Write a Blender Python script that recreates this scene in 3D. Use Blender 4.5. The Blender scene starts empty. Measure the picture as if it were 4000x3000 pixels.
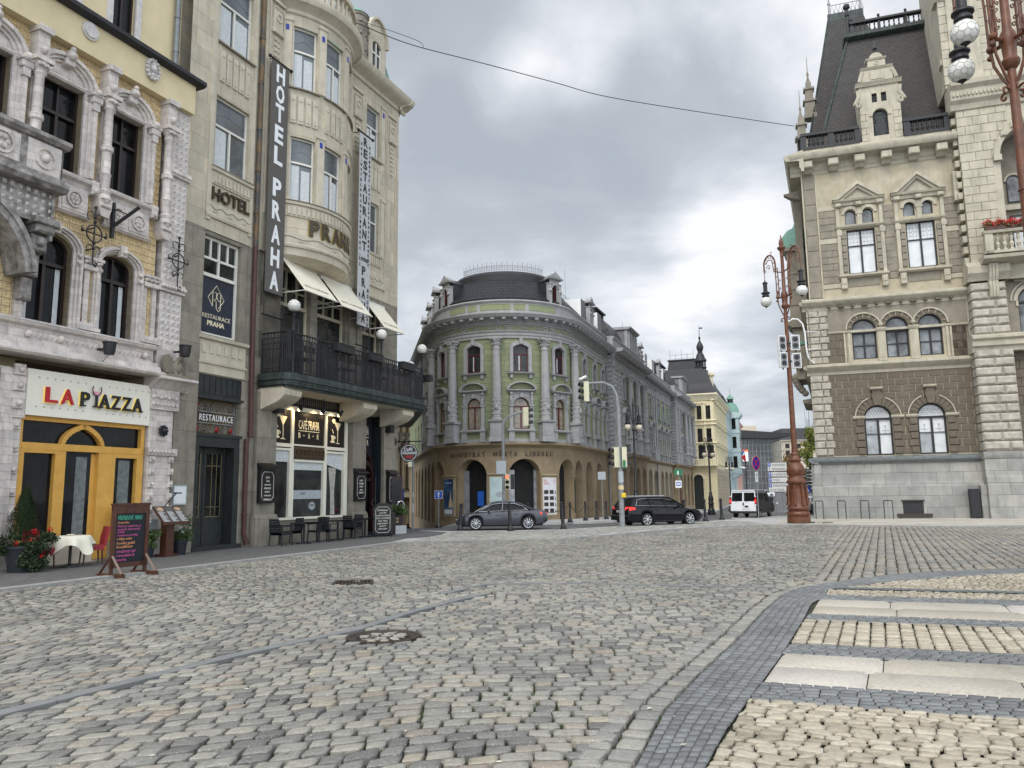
import bpy,math,random
import numpy as np
from mathutils import Vector,Matrix
R_=math.radians
sc=bpy.context.scene
rng=random.Random(7)
H=1.7;F_=3000.;PITCH=math.atan(430/3000.);ROLL=math.atan(.013)
cam_d=bpy.data.cameras.new('camera');cam=bpy.data.objects.new('camera',cam_d)
sc.collection.objects.link(cam);sc.camera=cam
cam_d.sensor_width=36;cam_d.lens=27;cam_d.clip_start=.1;cam_d.clip_end=2000
cam.matrix_world=Matrix.Translation((0,0,H))@Matrix.Rotation(math.pi/2+PITCH,4,'X')@Matrix.Rotation(-ROLL,4,'Z')
sc.render.resolution_x=1024;sc.render.resolution_y=768
sc.view_settings.view_transform='Standard';sc.view_settings.look='None'
sc.view_settings.gamma=1;sc.view_settings.exposure=0.28
SUN_EL,SUN_AZ=48,205
sun_d=bpy.data.lights.new('sun','SUN');sun_d.energy=1.55;sun_d.angle=R_(28);sun_d.color=(1,.93,.82)
sun=bpy.data.objects.new('sun',sun_d);sc.collection.objects.link(sun)
_s=Vector((math.sin(R_(SUN_AZ))*math.cos(R_(SUN_EL)),math.cos(R_(SUN_AZ))*math.cos(R_(SUN_EL)),math.sin(R_(SUN_EL))))
sun.rotation_euler=_s.to_track_quat('Z','Y').to_euler()
w=bpy.data.worlds.new('World');sc.world=w;w.use_nodes=True
nt=w.node_tree;nt.nodes.clear()
def N(nt,t,**k):
 n=nt.nodes.new(t)
 for a,b in k.items():setattr(n,a,b)
 return n
def mth(nt,op,a,b=None,c=None,clamp=False):
 n=nt.nodes.new('ShaderNodeMath');n.operation=op;n.use_clamp=clamp
 for i,v in enumerate((a,b,c)):
  if v is None:continue
  if isinstance(v,(int,float)):n.inputs[i].default_value=v
  else:nt.links.new(v,n.inputs[i])
 return n.outputs[0]
def mixc(nt,f,a,b,mode='MIX'):
 n=nt.nodes.new('ShaderNodeMix');n.data_type='RGBA';n.blend_type=mode
 for i,v in((0,f),(6,a),(7,b)):
  if isinstance(v,(int,float)):n.inputs[i].default_value=v
  elif isinstance(v,tuple):n.inputs[i].default_value=(*v[:3],1)
  else:nt.links.new(v,n.inputs[i])
 return n.outputs[2]
def ramp(nt,f,stops):
 n=nt.nodes.new('ShaderNodeValToRGB');e=n.color_ramp.elements
 while len(e)<len(stops):e.new(.5)
 for i,(p,c)in enumerate(stops):
  e[i].position=p;e[i].color=(*c,1)if not isinstance(c,(int,float))else(c,c,c,1)
 nt.links.new(f,n.inputs[0]);return n.outputs[0]
def noise(nt,vec,scale,detail=4,rough=.55,dist=0):
 n=nt.nodes.new('ShaderNodeTexNoise');n.inputs['Scale'].default_value=scale
 n.inputs['Detail'].default_value=detail;n.inputs['Roughness'].default_value=rough;n.inputs['Distortion'].default_value=dist
 if vec is not None:nt.links.new(vec,n.inputs['Vector'])
 return n.outputs[0]
out=N(nt,'ShaderNodeOutputWorld');bg=N(nt,'ShaderNodeBackground')
tc=N(nt,'ShaderNodeTexCoord');sep=N(nt,'ShaderNodeSeparateXYZ');nt.links.new(tc.outputs['Generated'],sep.inputs[0])
X,Y,Z=sep.outputs
zc=mth(nt,'ADD',mth(nt,'MAXIMUM',Z,0.0),.22)
cv=N(nt,'ShaderNodeCombineXYZ')
nt.links.new(mth(nt,'DIVIDE',X,zc),cv.inputs[0]);nt.links.new(mth(nt,'DIVIDE',Y,zc),cv.inputs[1])
n1=noise(nt,cv.outputs[0],1.5,9,.56,.45)
mp=N(nt,'ShaderNodeMapping');mp.inputs['Location'].default_value=(5.3,2.1,0);nt.links.new(cv.outputs[0],mp.inputs[0])
n2=noise(nt,mp.outputs[0],.7,3,.5,.5)
n3=noise(nt,mp.outputs[0],5.5,7,.62,.5)
dens=mth(nt,'ADD',mth(nt,'MULTIPLY',n1,.95),mth(nt,'ADD',mth(nt,'MULTIPLY',n2,.30),mth(nt,'MULTIPLY',n3,.22)))
dens=mth(nt,'SUBTRACT',dens,.13)
def lobe(px,py,width,amp,dens):
 """a cloud bank (amp>0 thicker / darker) centred on a direction of the sky"""
 x=(px-2000)/F_;y=-(py-1500)/F_
 d=cam.matrix_world.to_3x3()@Vector((x,y,-1)).normalized()
 dt=N(nt,'ShaderNodeVectorMath',operation='DOT_PRODUCT');nt.links.new(tc.outputs['Generated'],dt.inputs[0]);dt.inputs[1].default_value=d
 a=mth(nt,'SUBTRACT',dt.outputs['Value'],math.cos(width));a=mth(nt,'DIVIDE',a,1-math.cos(width));a=mth(nt,'MAXIMUM',a,0)
 return mth(nt,'ADD',dens,mth(nt,'MULTIPLY',a,amp))
for l in((1720,800,.13,.15),(2050,720,.14,.15),(2350,610,.14,.16),(2650,500,.13,.16),(2950,420,.11,.14),(1720,440,.055,.14),(1650,20,.14,.14),(2500,870,.09,.06),(2950,700,.05,.05),(2200,170,.09,-.17),(2020,330,.07,-.15),(2300,330,.05,-.10),(3080,120,.10,-.14),(1530,350,.05,-.12),(2800,800,.10,-.14),(3060,800,.08,-.10),(2600,1090,.11,-.15),(1950,980,.10,-.12),(2300,980,.08,-.08),(2850,1250,.12,-.08)):
 dens=lobe(*l,dens)
cloud=ramp(nt,dens,[(.36,(.86,.87,.885)),(.46,(.71,.735,.775)),(.56,(.57,.605,.65)),(.68,(.45,.49,.535)),(.84,(.39,.43,.475))])
sky=N(nt,'ShaderNodeTexSky');sky.sky_type='NISHITA';sky.sun_disc=False
sky.sun_elevation=R_(SUN_EL);sky.sun_rotation=R_(SUN_AZ)
skyc=N(nt,'ShaderNodeVectorMath',operation='SCALE');nt.links.new(sky.outputs[0],skyc.inputs[0]);skyc.inputs['Scale'].default_value=.10
col=mixc(nt,.93,skyc.outputs[0],cloud)
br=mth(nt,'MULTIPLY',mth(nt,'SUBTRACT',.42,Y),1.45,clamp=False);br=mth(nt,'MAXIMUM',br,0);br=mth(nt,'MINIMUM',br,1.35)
br=mth(nt,'ADD',mth(nt,'MULTIPLY',br,1.25),1.0)  # added: unseen sky overhead and behind the camera brightened to light the facades
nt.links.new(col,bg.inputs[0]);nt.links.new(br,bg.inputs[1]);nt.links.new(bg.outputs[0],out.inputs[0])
sc.render.engine='CYCLES'
M={}
def pm(name,col,rough=.7,var=.12,scale=3.,bump=0.,bscale=40.,metal=0.,spec=.4,streak=0.,brick=None,joint=None,col2=None,emit=None,em=0,speck=0.,stain=None,jb=.6):
 m=bpy.data.materials.new(name);m.use_nodes=True;t=m.node_tree;t.nodes.clear();M[name]=m
 o=N(t,'ShaderNodeOutputMaterial');b=N(t,'ShaderNodeBsdfPrincipled');t.links.new(b.outputs[0],o.inputs[0])
 b.inputs['Roughness'].default_value=rough;b.inputs['Metallic'].default_value=metal;b.inputs['Specular IOR Level'].default_value=spec
 g=N(t,'ShaderNodeNewGeometry').outputs['Position']
 c=N(t,'ShaderNodeRGB');c.outputs[0].default_value=(*col,1);c=c.outputs[0]
 if col2 is not None:c=mixc(t,ramp(t,noise(t,g,scale*.6,5,.6),[(.42,0.),(.6,1.)]),c,col2)
 hgt=None
 if brick:
  bw,bh,mort=brick
  at=N(t,'ShaderNodeAttribute',attribute_name='fc');sp=N(t,'ShaderNodeSeparateXYZ');t.links.new(at.outputs['Vector'],sp.inputs[0])
  cb=N(t,'ShaderNodeCombineXYZ');t.links.new(sp.outputs[0],cb.inputs[0]);t.links.new(sp.outputs[2],cb.inputs[1])
  bk=N(t,'ShaderNodeTexBrick');t.links.new(cb.outputs[0],bk.inputs['Vector'])
  bk.inputs['Scale'].default_value=1;bk.inputs['Brick Width'].default_value=bw;bk.inputs['Row Height'].default_value=bh
  bk.inputs['Mortar Size'].default_value=mort;bk.inputs['Mortar Smooth'].default_value=.2;bk.inputs['Bias'].default_value=0
  bk.inputs['Color1'].default_value=(.86,.86,.86,1);bk.inputs['Color2'].default_value=(1.1,1.08,1.05,1);bk.inputs['Mortar'].default_value=(*(joint or(.45,.43,.4)),1)
  c=mixc(t,1.,c,bk.outputs[0],'MULTIPLY');hgt=mth(t,'MULTIPLY',mth(t,'SUBTRACT',1,bk.outputs['Fac']),jb)
 if var:c=mixc(t,1.,c,ramp(t,noise(t,g,scale,6,.62),[(.3,1-var*1.6),(.7,1+var)]),'MULTIPLY')
 if streak:
  mpn=N(t,'ShaderNodeMapping');mpn.inputs['Scale'].default_value=(2.6,2.6,.35);t.links.new(g,mpn.inputs[0])
  c=mixc(t,ramp(t,noise(t,mpn.outputs[0],1.6,6,.6),[(.5,0.),(.78,streak)]),c,stain or(.10,.095,.08))
 if speck:c=mixc(t,ramp(t,noise(t,g,90,2,.5),[(.6,0.),(.72,speck)]),c,(.6,.6,.58))
 t.links.new(c,b.inputs['Base Color'])
 if bump or hgt is not None:
  bn=N(t,'ShaderNodeBump');bn.inputs['Strength'].default_value=.8;bn.inputs['Distance'].default_value=.02
  h=mth(t,'MULTIPLY',noise(t,g,bscale,5,.6),bump or .1)
  if hgt is not None:h=mth(t,'ADD',h,hgt)
  t.links.new(h,bn.inputs['Height']);t.links.new(bn.outputs[0],b.inputs['Normal'])
 if emit:b.inputs['Emission Color'].default_value=(*emit,1);b.inputs['Emission Strength'].default_value=em
 return m
pm('hotel_stone',(.51,.462,.365),.85,.10,1.6,.5,30,streak=.35,brick=(1.15,.62,.006),joint=(.62,.6,.56),jb=.4,stain=(.20,.18,.13))
pm('hotel_stone_smooth',(.52,.472,.375),.85,.10,2.2,.4,30,streak=.30,stain=(.2,.18,.13))
pm('hotel_stone_dark',(.24,.222,.182),.8,.16,2.5,.5,40,streak=.45,brick=(1.3,.95,.006),joint=(.5,.5,.5),jb=.4,stain=(.10,.085,.055))
pm('hotel_groove',(.24,.215,.165),.9,.1,4)
pm('white_frame',(.68,.67,.61),.45,.04,6)
pm('cream_frame',(.52,.48,.36),.5,.05,6)
pm('dark_frame',(.025,.016,.014),.35,.1,6)
pm('red_frame',(.10,.014,.02),.45,.08,6)
pm('zinc',(.20,.215,.22),.4,.15,5,metal=.3)
pm('dark_metal',(.018,.018,.022),.42,.1,9,metal=.3)
pm('copper_dark',(.035,.045,.042),.6,.3,3,streak=.25,stain=(.2,.33,.28))
pm('copper_green',(.16,.30,.24),.65,.15,3)
pm('roof_dark',(.03,.03,.034),.7,.2,3,.3,20)
pm('brown_pipe',(.075,.03,.025),.5,.25,8)
pm('pipe_dark',(.05,.055,.06),.5,.2,3,col2=(.17,.10,.04))
pm('plaster_yellow',(.68,.575,.36),.85,.05,1.5,.3,60,streak=.12,stain=(.35,.28,.18))
pm('tile_yellow',(.66,.52,.30),.38,.14,5,.2,25,spec=.5,streak=.15,stain=(.3,.22,.12))
pm('glazed_white',(.63,.58,.545),.42,.12,5,.25,30,spec=.5,brick=(.36,.2,.005),joint=(.68,.66,.63),streak=.35,jb=.35,stain=(.15,.13,.12))
pm('glazed_tile',(.60,.565,.54),.35,.14,7,.2,30,spec=.5,streak=.3,stain=(.17,.15,.14))
pm('glazed_dark',(.24,.225,.205),.5,.35,5,.4,25,streak=.5,stain=(.05,.045,.04),col2=(.36,.34,.32))
pm('tile_joint',(.34,.27,.17),.9,.1)
pm('orange_wood',(.62,.34,.07),.5,.08,4,.15,60)
pm('sign_cream',(.80,.77,.66),.6,.03,3)
pm('sign_red',(.45,.012,.02),.4,.03)
pm('sign_black',(.012,.012,.014),.4,.03)
pm('sign_pink',(.75,.35,.42),.5,.02)
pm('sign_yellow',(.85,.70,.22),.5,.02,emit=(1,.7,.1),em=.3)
pm('green_paint',(.238,.272,.162),.85,.07,1.2,.3,40,streak=.12,brick=(50,.36,.012),joint=(.55,.55,.5),stain=(.2,.22,.13),jb=.5)
pm('grey_trim',(.335,.335,.338),.8,.10,2.5,.4,30,streak=.25,stain=(.10,.10,.11))
pm('grey_quoin',(.31,.317,.33),.8,.08,2.5,.3,30,brick=(50,.36,.03),joint=(.35,.35,.35),jb=1.)
pm('tan_plaster',(.285,.218,.138),.85,.16,.9,.3,40,streak=.35,stain=(.13,.095,.05))
pm('tan_light',(.37,.32,.24),.85,.12,1.2,.3,40,streak=.3,stain=(.2,.15,.09))
pm('slate',(.022,.024,.030),.45,.22,4,.2,20,spec=.3,brick=(.34,.24,.012),joint=(.35,.35,.4),jb=1.)
pm('slate_plain',(.026,.027,.031),.55,.2,2,.2,20)
pm('slate_brown',(.042,.039,.038),.65,.15,3,.2,30,brick=(.34,.2,.01),joint=(.5,.5,.5),jb=.8)
pm('th_light',(.44,.405,.32),.85,.13,1.3,.5,30,streak=.45,stain=(.17,.15,.11))
pm('th_plaster',(.43,.385,.295),.85,.10,1.5,.3,30,streak=.4,stain=(.22,.19,.13),col2=(.38,.335,.24))
pm('th_brown',(.135,.112,.084),.8,.14,1.5,.8,26,streak=.15,stain=(.1,.08,.06))
pm('th_mid',(.245,.22,.175),.8,.16,1.7,.8,26,streak=.25,stain=(.13,.11,.085))
pm('th_joint',(.42,.37,.27),.9,.1)
pm('th_rustic',(.42,.39,.33),.85,.22,3,1.2,16,streak=.35,stain=(.14,.125,.10))
pm('th_plinth',(.34,.34,.32),.75,.13,1.1,.4,20,streak=.4,brick=(1.35,.66,.008),joint=(.3,.3,.3),stain=(.16,.16,.155),jb=.5,col2=(.28,.28,.265))
pm('white_blind',(.62,.64,.66),.3,.1,2,spec=.6)
pm('grey_glass',(.30,.32,.34),.12,.25,2.2,spec=.8)
pm('cream_paint',(.66,.58,.38),.8,.06,1.5,streak=.12,stain=(.35,.3,.2))
pm('cream_trim',(.72,.66,.48),.8,.06,2)
pm('blue_paint',(.44,.54,.55),.8,.06,1.5)
pm('blue_trim',(.52,.61,.62),.8,.06,1.5)
pm('pink_paint',(.66,.44,.38),.8,.06,1.5)
pm('beige_paint',(.52,.46,.37),.8,.05,1.5)
pm('rib_tan',(.44,.36,.235),.8,.1,2,streak=.2,stain=(.2,.16,.1))
pm('white_paint',(.75,.75,.75),.5,.04,4)
pm('lamp_red',(.115,.038,.017),.48,.22,6,.3,18,spec=.5,col2=(.145,.052,.024))
pm('cast_black',(.02,.02,.023),.4,.12,9,.1,20)
pm('cast_grey',(.018,.019,.022),.5,.15,6,.2,20)
pm('pole_grey',(.22,.235,.245),.45,.15,5)
pm('signal_cream',(.60,.58,.42),.5,.05)
pm('sign_back',(.36,.40,.43),.5,.08,8)
pm('sign_white',(.70,.72,.72),.4,.04)
pm('sign_blue',(.02,.08,.42),.4,.03)
pm('blue_dial',(.015,.03,.30),.4,.03)
pm('sign_red_bright',(.48,.015,.02),.4,.03)
pm('green_sign',(.02,.16,.08),.4,.03)
pm('red_light',(.8,.05,.02),.3,0,emit=(1,.07,.03),em=5.)
pm('tail_light',(.5,.02,.02),.2,0,emit=(1,.04,.03),em=1.6)
pm('tail_dim',(.25,.01,.012),.15,0)
pm('head_light',(.75,.76,.78),.1,0,spec=.8)
pm('rubber',(.014,.014,.015),.75,.1,9)
pm('alloy',(.55,.56,.58),.25,.05,9,metal=.8)
pm('car_grey',(.075,.08,.095),.22,.02,4,metal=.35,spec=.5)
pm('car_black',(.004,.004,.008),.14,0,4,spec=.35)
pm('car_white',(.70,.72,.75),.25,.02,4,spec=.6)
pm('van_dark',(.035,.032,.032),.15,.02,4,spec=.7)
pm('plastic_black',(.02,.02,.022),.55,.05)
pm('chrome',(.6,.6,.62),.15,0,metal=.9)
pm('plate',(.6,.62,.6),.5,.03)
pm('chair_red',(.28,.012,.022),.42,.08,6,spec=.5)
pm('wood_dark',(.075,.026,.014),.4,.3,9,.2,40,spec=.5)
pm('board_black',(.010,.013,.018),.5,.1,5)
pm('chalk_white',(.62,.62,.58),.8,0);pm('chalk_green',(.08,.45,.30),.8,0);pm('chalk_pink',(.55,.10,.32),.8,0);pm('chalk_orange',(.70,.30,.14),.8,0)
pm('cloth_white',(.74,.72,.60),.85,.03,3)
pm('rattan',(.014,.017,.022),.6,.2,30,.5,90)
pm('pot_dark',(.018,.022,.030),.5,.1)
pm('leaf_dark',(.022,.042,.014),.6,.35,12)
pm('leaf_mid',(.055,.095,.022),.6,.3,12)
pm('leaf_yellow',(.26,.27,.05),.6,.3,5,col2=(.11,.16,.035))
pm('leaf_brown',(.16,.10,.035),.6,.3,9)
pm('bark',(.07,.05,.035),.9,.2)
pm('petal_red',(.48,.008,.012),.5,.2,20)
pm('petal_white',(.75,.75,.75),.5,.05)
pm('door_blue',(.016,.020,.027),.42,.2,4,.1,20)
pm('door_green',(.022,.027,.027),.45,.2,4)
pm('brass',(.30,.26,.15),.35,.1,metal=.6)
pm('cafe_dark',(.010,.009,.010),.3,.1,4)
pm('cafe_frame',(.70,.68,.58),.5,.04)
pm('cafe_brown',(.075,.052,.03),.6,.2,9)
pm('door_brown',(.028,.011,.010),.35,.2,6)
pm('banner_grey',(.105,.098,.09),.75,.05,6)
pm('banner_light',(.46,.47,.48),.75,.04,6)
pm('letter_white',(.76,.78,.80),.6,0)
pm('letter_dark',(.035,.03,.028),.6,0)
pm('letter_bronze',(.055,.04,.022),.45,.1,6)
pm('gold',(.35,.26,.08),.4,.1)
pm('awning',(.70,.66,.54),.8,.04,3)
pm('globe',(.72,.72,.68),.25,.06,9,spec=.5)
pm('globe_line',(.33,.32,.28),.5,0)
pm('curtain',(.55,.58,.59),.9,.1,9)
pm('lace',(.42,.42,.38),.9,.5,26)
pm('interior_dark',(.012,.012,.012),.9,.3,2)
pm('interior_warm',(.12,.09,.05),.9,.4,2)
pm('poster_blue',(.02,.05,.16),.4,.3,3,col2=(.05,.16,.30))
pm('poster_cyan',(.50,.62,.62),.4,.1,2)
pm('poster_white',(.66,.66,.68),.4,.05,2)
pm('screen_blue',(.02,.10,.45),.4,.2,2,emit=(.02,.16,.75),em=.10)
pm('led_white',(.7,.75,.8),.4,.2,3,emit=(.75,.85,.92),em=.75)
pm('led_red',(.7,.15,.05),.4,.1,3,emit=(.9,.2,.06),em=.6)
pm('lit_lamp',(1,.75,.4),.4,0,emit=(1,.72,.35),em=9)
pm('asphalt',(.105,.105,.108),.85,.15,2,.5,60,speck=.25,col2=(.125,.125,.127))
pm('asphalt_pave',(.082,.082,.083),.85,.15,2,.6,50,speck=.2,col2=(.10,.10,.10))
pm('pave_light',(.43,.43,.42),.8,.10,3,.5,20,brick=None,speck=.2)
pm('mosaic',(.13,.13,.128),.85,.22,14,.9,55,speck=.3,col2=(.10,.10,.098))
pm('kerb',(.30,.30,.285),.8,.15,3,.4,30,speck=.3)
pm('dirt',(.045,.043,.035),.95,.25,5,.8,30,col2=(.045,.055,.022))
pm('channel',(.20,.205,.205),.7,.12,4,.3,30)
pm('iron',(.045,.034,.026),.6,.3,9,.5,30)
pm('line_white',(.62,.62,.6),.7,.1,6)
pm('grass',(.05,.10,.02),.8,.3,9)
pm('skin',(.45,.28,.2),.6,.05)
pm('cloth_dark',(.02,.02,.026),.85,.2)
pm('bag_red',(.25,.05,.03),.7,.2)
def glass(name,col,rough=.06,spec=1.,var=.0,scale=1.):
 m=pm(name,col,rough,var,scale,spec=spec)
 b=[n for n in m.node_tree.nodes if n.type=='BSDF_PRINCIPLED'][0];b.inputs['IOR'].default_value=1.4
 return m
glass('glass_dark',(.009,.010,.011),.05,.35,.6,1.5)
glass('glass_room',(.030,.033,.033),.05,.5,.6,1.3)
glass('glass_sky',(.11,.125,.135),.05,1.,.35,.8)
glass('glass_car',(.006,.007,.008),.04,.45)
glass('glass_tower',(.060,.068,.072),.08,.8,.6,.25)
def stone_mat(name,stops,rough=.75,speck=.35,bump=.5,grime=.25):
 m=bpy.data.materials.new(name);m.use_nodes=True;t=m.node_tree;M[name]=m
 b=t.nodes['Principled BSDF'];b.inputs['Roughness'].default_value=rough;b.inputs['Specular IOR Level'].default_value=.6
 at=N(t,'ShaderNodeAttribute',attribute_name='rnd');g=N(t,'ShaderNodeNewGeometry').outputs['Position']
 c=ramp(t,at.outputs['Fac'],stops)
 c=mixc(t,1.,c,ramp(t,noise(t,g,22,5,.65),[(.3,.80),(.7,1.16)]),'MULTIPLY')
 c=mixc(t,1.,c,ramp(t,noise(t,g,.5,3,.5),[(.35,.84),(.65,1.1)]),'MULTIPLY')
 c=mixc(t,ramp(t,noise(t,g,75,2,.5),[(.62,0.),(.70,speck)]),c,(.60,.61,.60))
 c=mixc(t,ramp(t,noise(t,g,3.3,4,.6),[(.56,0.),(.72,grime)]),c,(.10,.095,.08))
 t.links.new(c,b.inputs['Base Color'])
 bn=N(t,'ShaderNodeBump');bn.inputs['Strength'].default_value=bump;bn.inputs['Distance'].default_value=.008
 t.links.new(noise(t,g,45,5,.65),bn.inputs['Height']);t.links.new(bn.outputs[0],b.inputs['Normal'])
stone_mat('cobble',[(0.,(.13,.126,.118)),(.20,(.20,.193,.176)),(.5,(.262,.252,.222)),(.76,(.305,.29,.25)),(.90,(.30,.278,.23)),(.955,(.275,.23,.185)),(.98,(.34,.31,.24)),(1.,(.185,.19,.195))],rough=.6,speck=.6,bump=.9,grime=.35)
stone_mat('cobble_light',[(0.,(.21,.205,.19)),(.5,(.27,.262,.235)),(1.,(.32,.30,.25))],speck=.45,bump=.9)
stone_mat('cobble_warm',[(0.,(.20,.19,.17)),(.5,(.29,.272,.235)),(.8,(.33,.285,.22)),(1.,(.23,.24,.25))],speck=.45,bump=.9)
stone_mat('sett_dark',[(0.,(.125,.13,.132)),(.6,(.165,.172,.176)),(1.,(.20,.206,.208))],speck=.15,grime=.2)
stone_mat('sett_beige',[(0.,(.33,.285,.215)),(.6,(.42,.37,.285)),(1.,(.48,.43,.34))],speck=.2,grime=.4,bump=1.)
stone_mat('slab',[(0.,(.40,.36,.29)),(.5,(.47,.43,.37)),(1.,(.44,.42,.395))],speck=.3,bump=.5,grime=.25)
class Flat:
 def __init__(s,ox,oy,ang,sgn=1,n0=0.):
  a=R_(ang);s.u=(math.sin(a),math.cos(a));s.n=(s.u[1]*sgn,-s.u[0]*sgn);s.o=(ox+s.n[0]*n0,oy+s.n[1]*n0)
 def map(s,u,n,z):return(s.o[0]+s.u[0]*u+s.n[0]*n,s.o[1]+s.u[1]*u+s.n[1]*n,z)
 def seg(s,a,b):return[a,b]
class Arc:
 """straight - arc - straight in plan, one running u"""
 def __init__(s,cx,cy,R,f0,f1,uoff=0.):
  s.c=(cx,cy);s.R=R;s.a0=R_(f0);s.a1=R_(f1);s.u0=R*s.a0+uoff;s.u1=R*s.a1+uoff;s.uo=uoff
 def map(s,u,n,z):
  ph=(u-s.uo)/s.R;e=0
  if u<s.u0:ph=s.a0;e=u-s.u0
  if u>s.u1:ph=s.a1;e=u-s.u1
  r=s.R+n;sn,cs=math.sin(ph),math.cos(ph)
  return(s.c[0]+r*sn+e*cs,s.c[1]-r*cs+e*sn,z)
 def seg(s,a,b):
  p=[a];x0,x1=max(a,s.u0),min(b,s.u1)
  if x1>x0+1e-6:
   k=max(1,int(math.ceil((x1-x0)/(s.R*.09))))
   p+=[x0+(x1-x0)*i/k for i in range(k+1)]
  p.append(b);q=[p[0]]
  for v in p[1:]:
   if v-q[-1]>1e-4:q.append(v)
  return q
class World:
 def map(s,u,n,z):return(u,n,z)
 def seg(s,a,b):return[a,b]
WF=World()
class MB:
 def __init__(s):s.v=[];s.f=[];s.c=[]
 def P(s,F,u,n,z):s.v.append(F.map(u,n,z));s.c.append((u,n,z));return len(s.v)-1
 def q(s,*i):s.f.append(tuple(i))
 def box(s,F,u0,u1,z0,z1,n0,n1):
  us=F.seg(u0,u1);base=len(s.v)
  for u in us:
   for(n,z)in((n0,z0),(n1,z0),(n1,z1),(n0,z1)):s.P(F,u,n,z)
  for i in range(len(us)-1):
   a=base+4*i
   for k in range(4):s.q(a+k,a+(k+1)%4,a+4+(k+1)%4,a+4+k)
  s.q(base,base+1,base+2,base+3);e=base+4*(len(us)-1);s.q(e+3,e+2,e+1,e);return s
 def cbox(s,F,u0,u1,z0,z1,n0,n1,ch=.02):
  """block with chamfered face edges"""
  b=len(s.v)
  for(a,c,d,e,n)in((u0,u1,z0,z1,n0),(u0,u1,z0,z1,n1-ch),(u0+ch,u1-ch,z0+ch,z1-ch,n1)):
   for(u,z)in((a,d),(c,d),(c,e),(a,e)):s.P(F,u,n,z)
  for l in(0,4):
   for k in range(4):s.q(b+l+k,b+l+(k+1)%4,b+l+4+(k+1)%4,b+l+4+k)
  s.q(b+8,b+9,b+10,b+11);return s
 def pyr(s,F,u0,u1,z0,z1,n0,n1,fl=.25):
  """raised tile with a small pyramid"""
  cu,cz=(u0+u1)/2,(z0+z1)/2;b=len(s.v);du,dz=(u1-u0)/2,(z1-z0)/2
  for(k,n)in((1,n0),(.94,n1*.5),(.7,n1*.55),(.55,n0+.002),(fl,n0+.004)):
   for(a,c)in((-1,-1),(1,-1),(1,1),(-1,1)):s.P(F,cu+a*du*k,n,cz+c*dz*k)
  for l in range(4):
   for k in range(4):s.q(b+4*l+k,b+4*l+(k+1)%4,b+4*l+4+(k+1)%4,b+4*l+4+k)
  t=s.P(F,cu,n1,cz)
  for k in range(4):s.q(b+16+k,b+16+(k+1)%4,t)
  return s
 def poly(s,F,pts,n0,n1):
  """polygon in (u,z) extruded from n0 to n1 (n1 = front)"""
  b=len(s.v);k=len(pts)
  for n in(n0,n1):
   for(u,z)in pts:s.P(F,u,n,z)
  s.f.append(tuple(range(b+k,b+2*k)));s.f.append(tuple(range(b+k-1,b-1,-1)))
  for i in range(k):s.q(b+i,b+(i+1)%k,b+k+(i+1)%k,b+k+i)
  return s
 def sweep(s,F,u0,u1,prof):
  us=F.seg(u0,u1);b=len(s.v);k=len(prof)
  for u in us:
   for(n,z)in prof:s.P(F,u,n,z)
  for i in range(len(us)-1):
   a=b+k*i
   for j in range(k):s.q(a+j,a+(j+1)%k,a+k+(j+1)%k,a+k+j)
  s.f.append(tuple(range(b,b+k)));e=b+k*(len(us)-1);s.f.append(tuple(range(e+k-1,e-1,-1)));return s
 def ring(s,F,uc,zc,ri,ro,n0,n1,a0=0,a1=180,k=14,ey=1.):
  b=len(s.v)
  for i in range(k+1):
   a=R_(a0+(a1-a0)*i/k);c,d=math.cos(a),math.sin(a)*ey
   for(r,n)in((ri,n0),(ri,n1),(ro,n1),(ro,n0)):s.P(F,uc+r*c,n,zc+r*d)
  for i in range(k):
   a=b+4*i
   for j in range(4):s.q(a+j,a+(j+1)%4,a+4+(j+1)%4,a+4+j)
  s.q(b,b+1,b+2,b+3);e=b+4*k;s.q(e+3,e+2,e+1,e);return s
 def disc(s,F,uc,zc,r,n0,n1,k=20,ey=1.):
  return s.poly(F,[(uc+r*math.cos(2*math.pi*i/k),zc+r*ey*math.sin(2*math.pi*i/k))for i in range(k)],n0,n1)
 def lathe(s,F,cu,cn,prof,k=14,flute=0):
  b=len(s.v)
  for(r,z)in prof:
   for j in range(k):
    a=2*math.pi*j/k;rr=r*(1-flute*(j%2));s.P(F,cu+rr*math.cos(a),cn+rr*math.sin(a),z)
  for i in range(len(prof)-1):
   for j in range(k):s.q(b+k*i+j,b+k*i+(j+1)%k,b+k*(i+1)+(j+1)%k,b+k*(i+1)+j)
  s.f.append(tuple(range(b+k-1,b-1,-1)));e=b+k*(len(prof)-1);s.f.append(tuple(range(e,e+k)));return s
 def ball(s,F,cu,cn,cz,r,k=12,m=8,ez=1.,eu=1.,en=1.):
  pr=[(r*math.sin(math.pi*i/m),-r*ez*math.cos(math.pi*i/m))for i in range(1,m)]
  b=len(s.v)
  for(q_,z)in pr:
   for j in range(k):
    a=2*math.pi*j/k;s.P(F,cu+q_*eu*math.cos(a),cn+q_*en*math.sin(a),cz+z)
  for i in range(len(pr)-1):
   for j in range(k):s.q(b+k*i+j,b+k*i+(j+1)%k,b+k*(i+1)+(j+1)%k,b+k*(i+1)+j)
  t0=s.P(F,cu,cn,cz-r*ez);t1=s.P(F,cu,cn,cz+r*ez);e=b+k*(len(pr)-1)
  for j in range(k):s.q(t0,b+(j+1)%k,b+j);s.q(t1,e+j,e+(j+1)%k)
  return s
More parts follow.
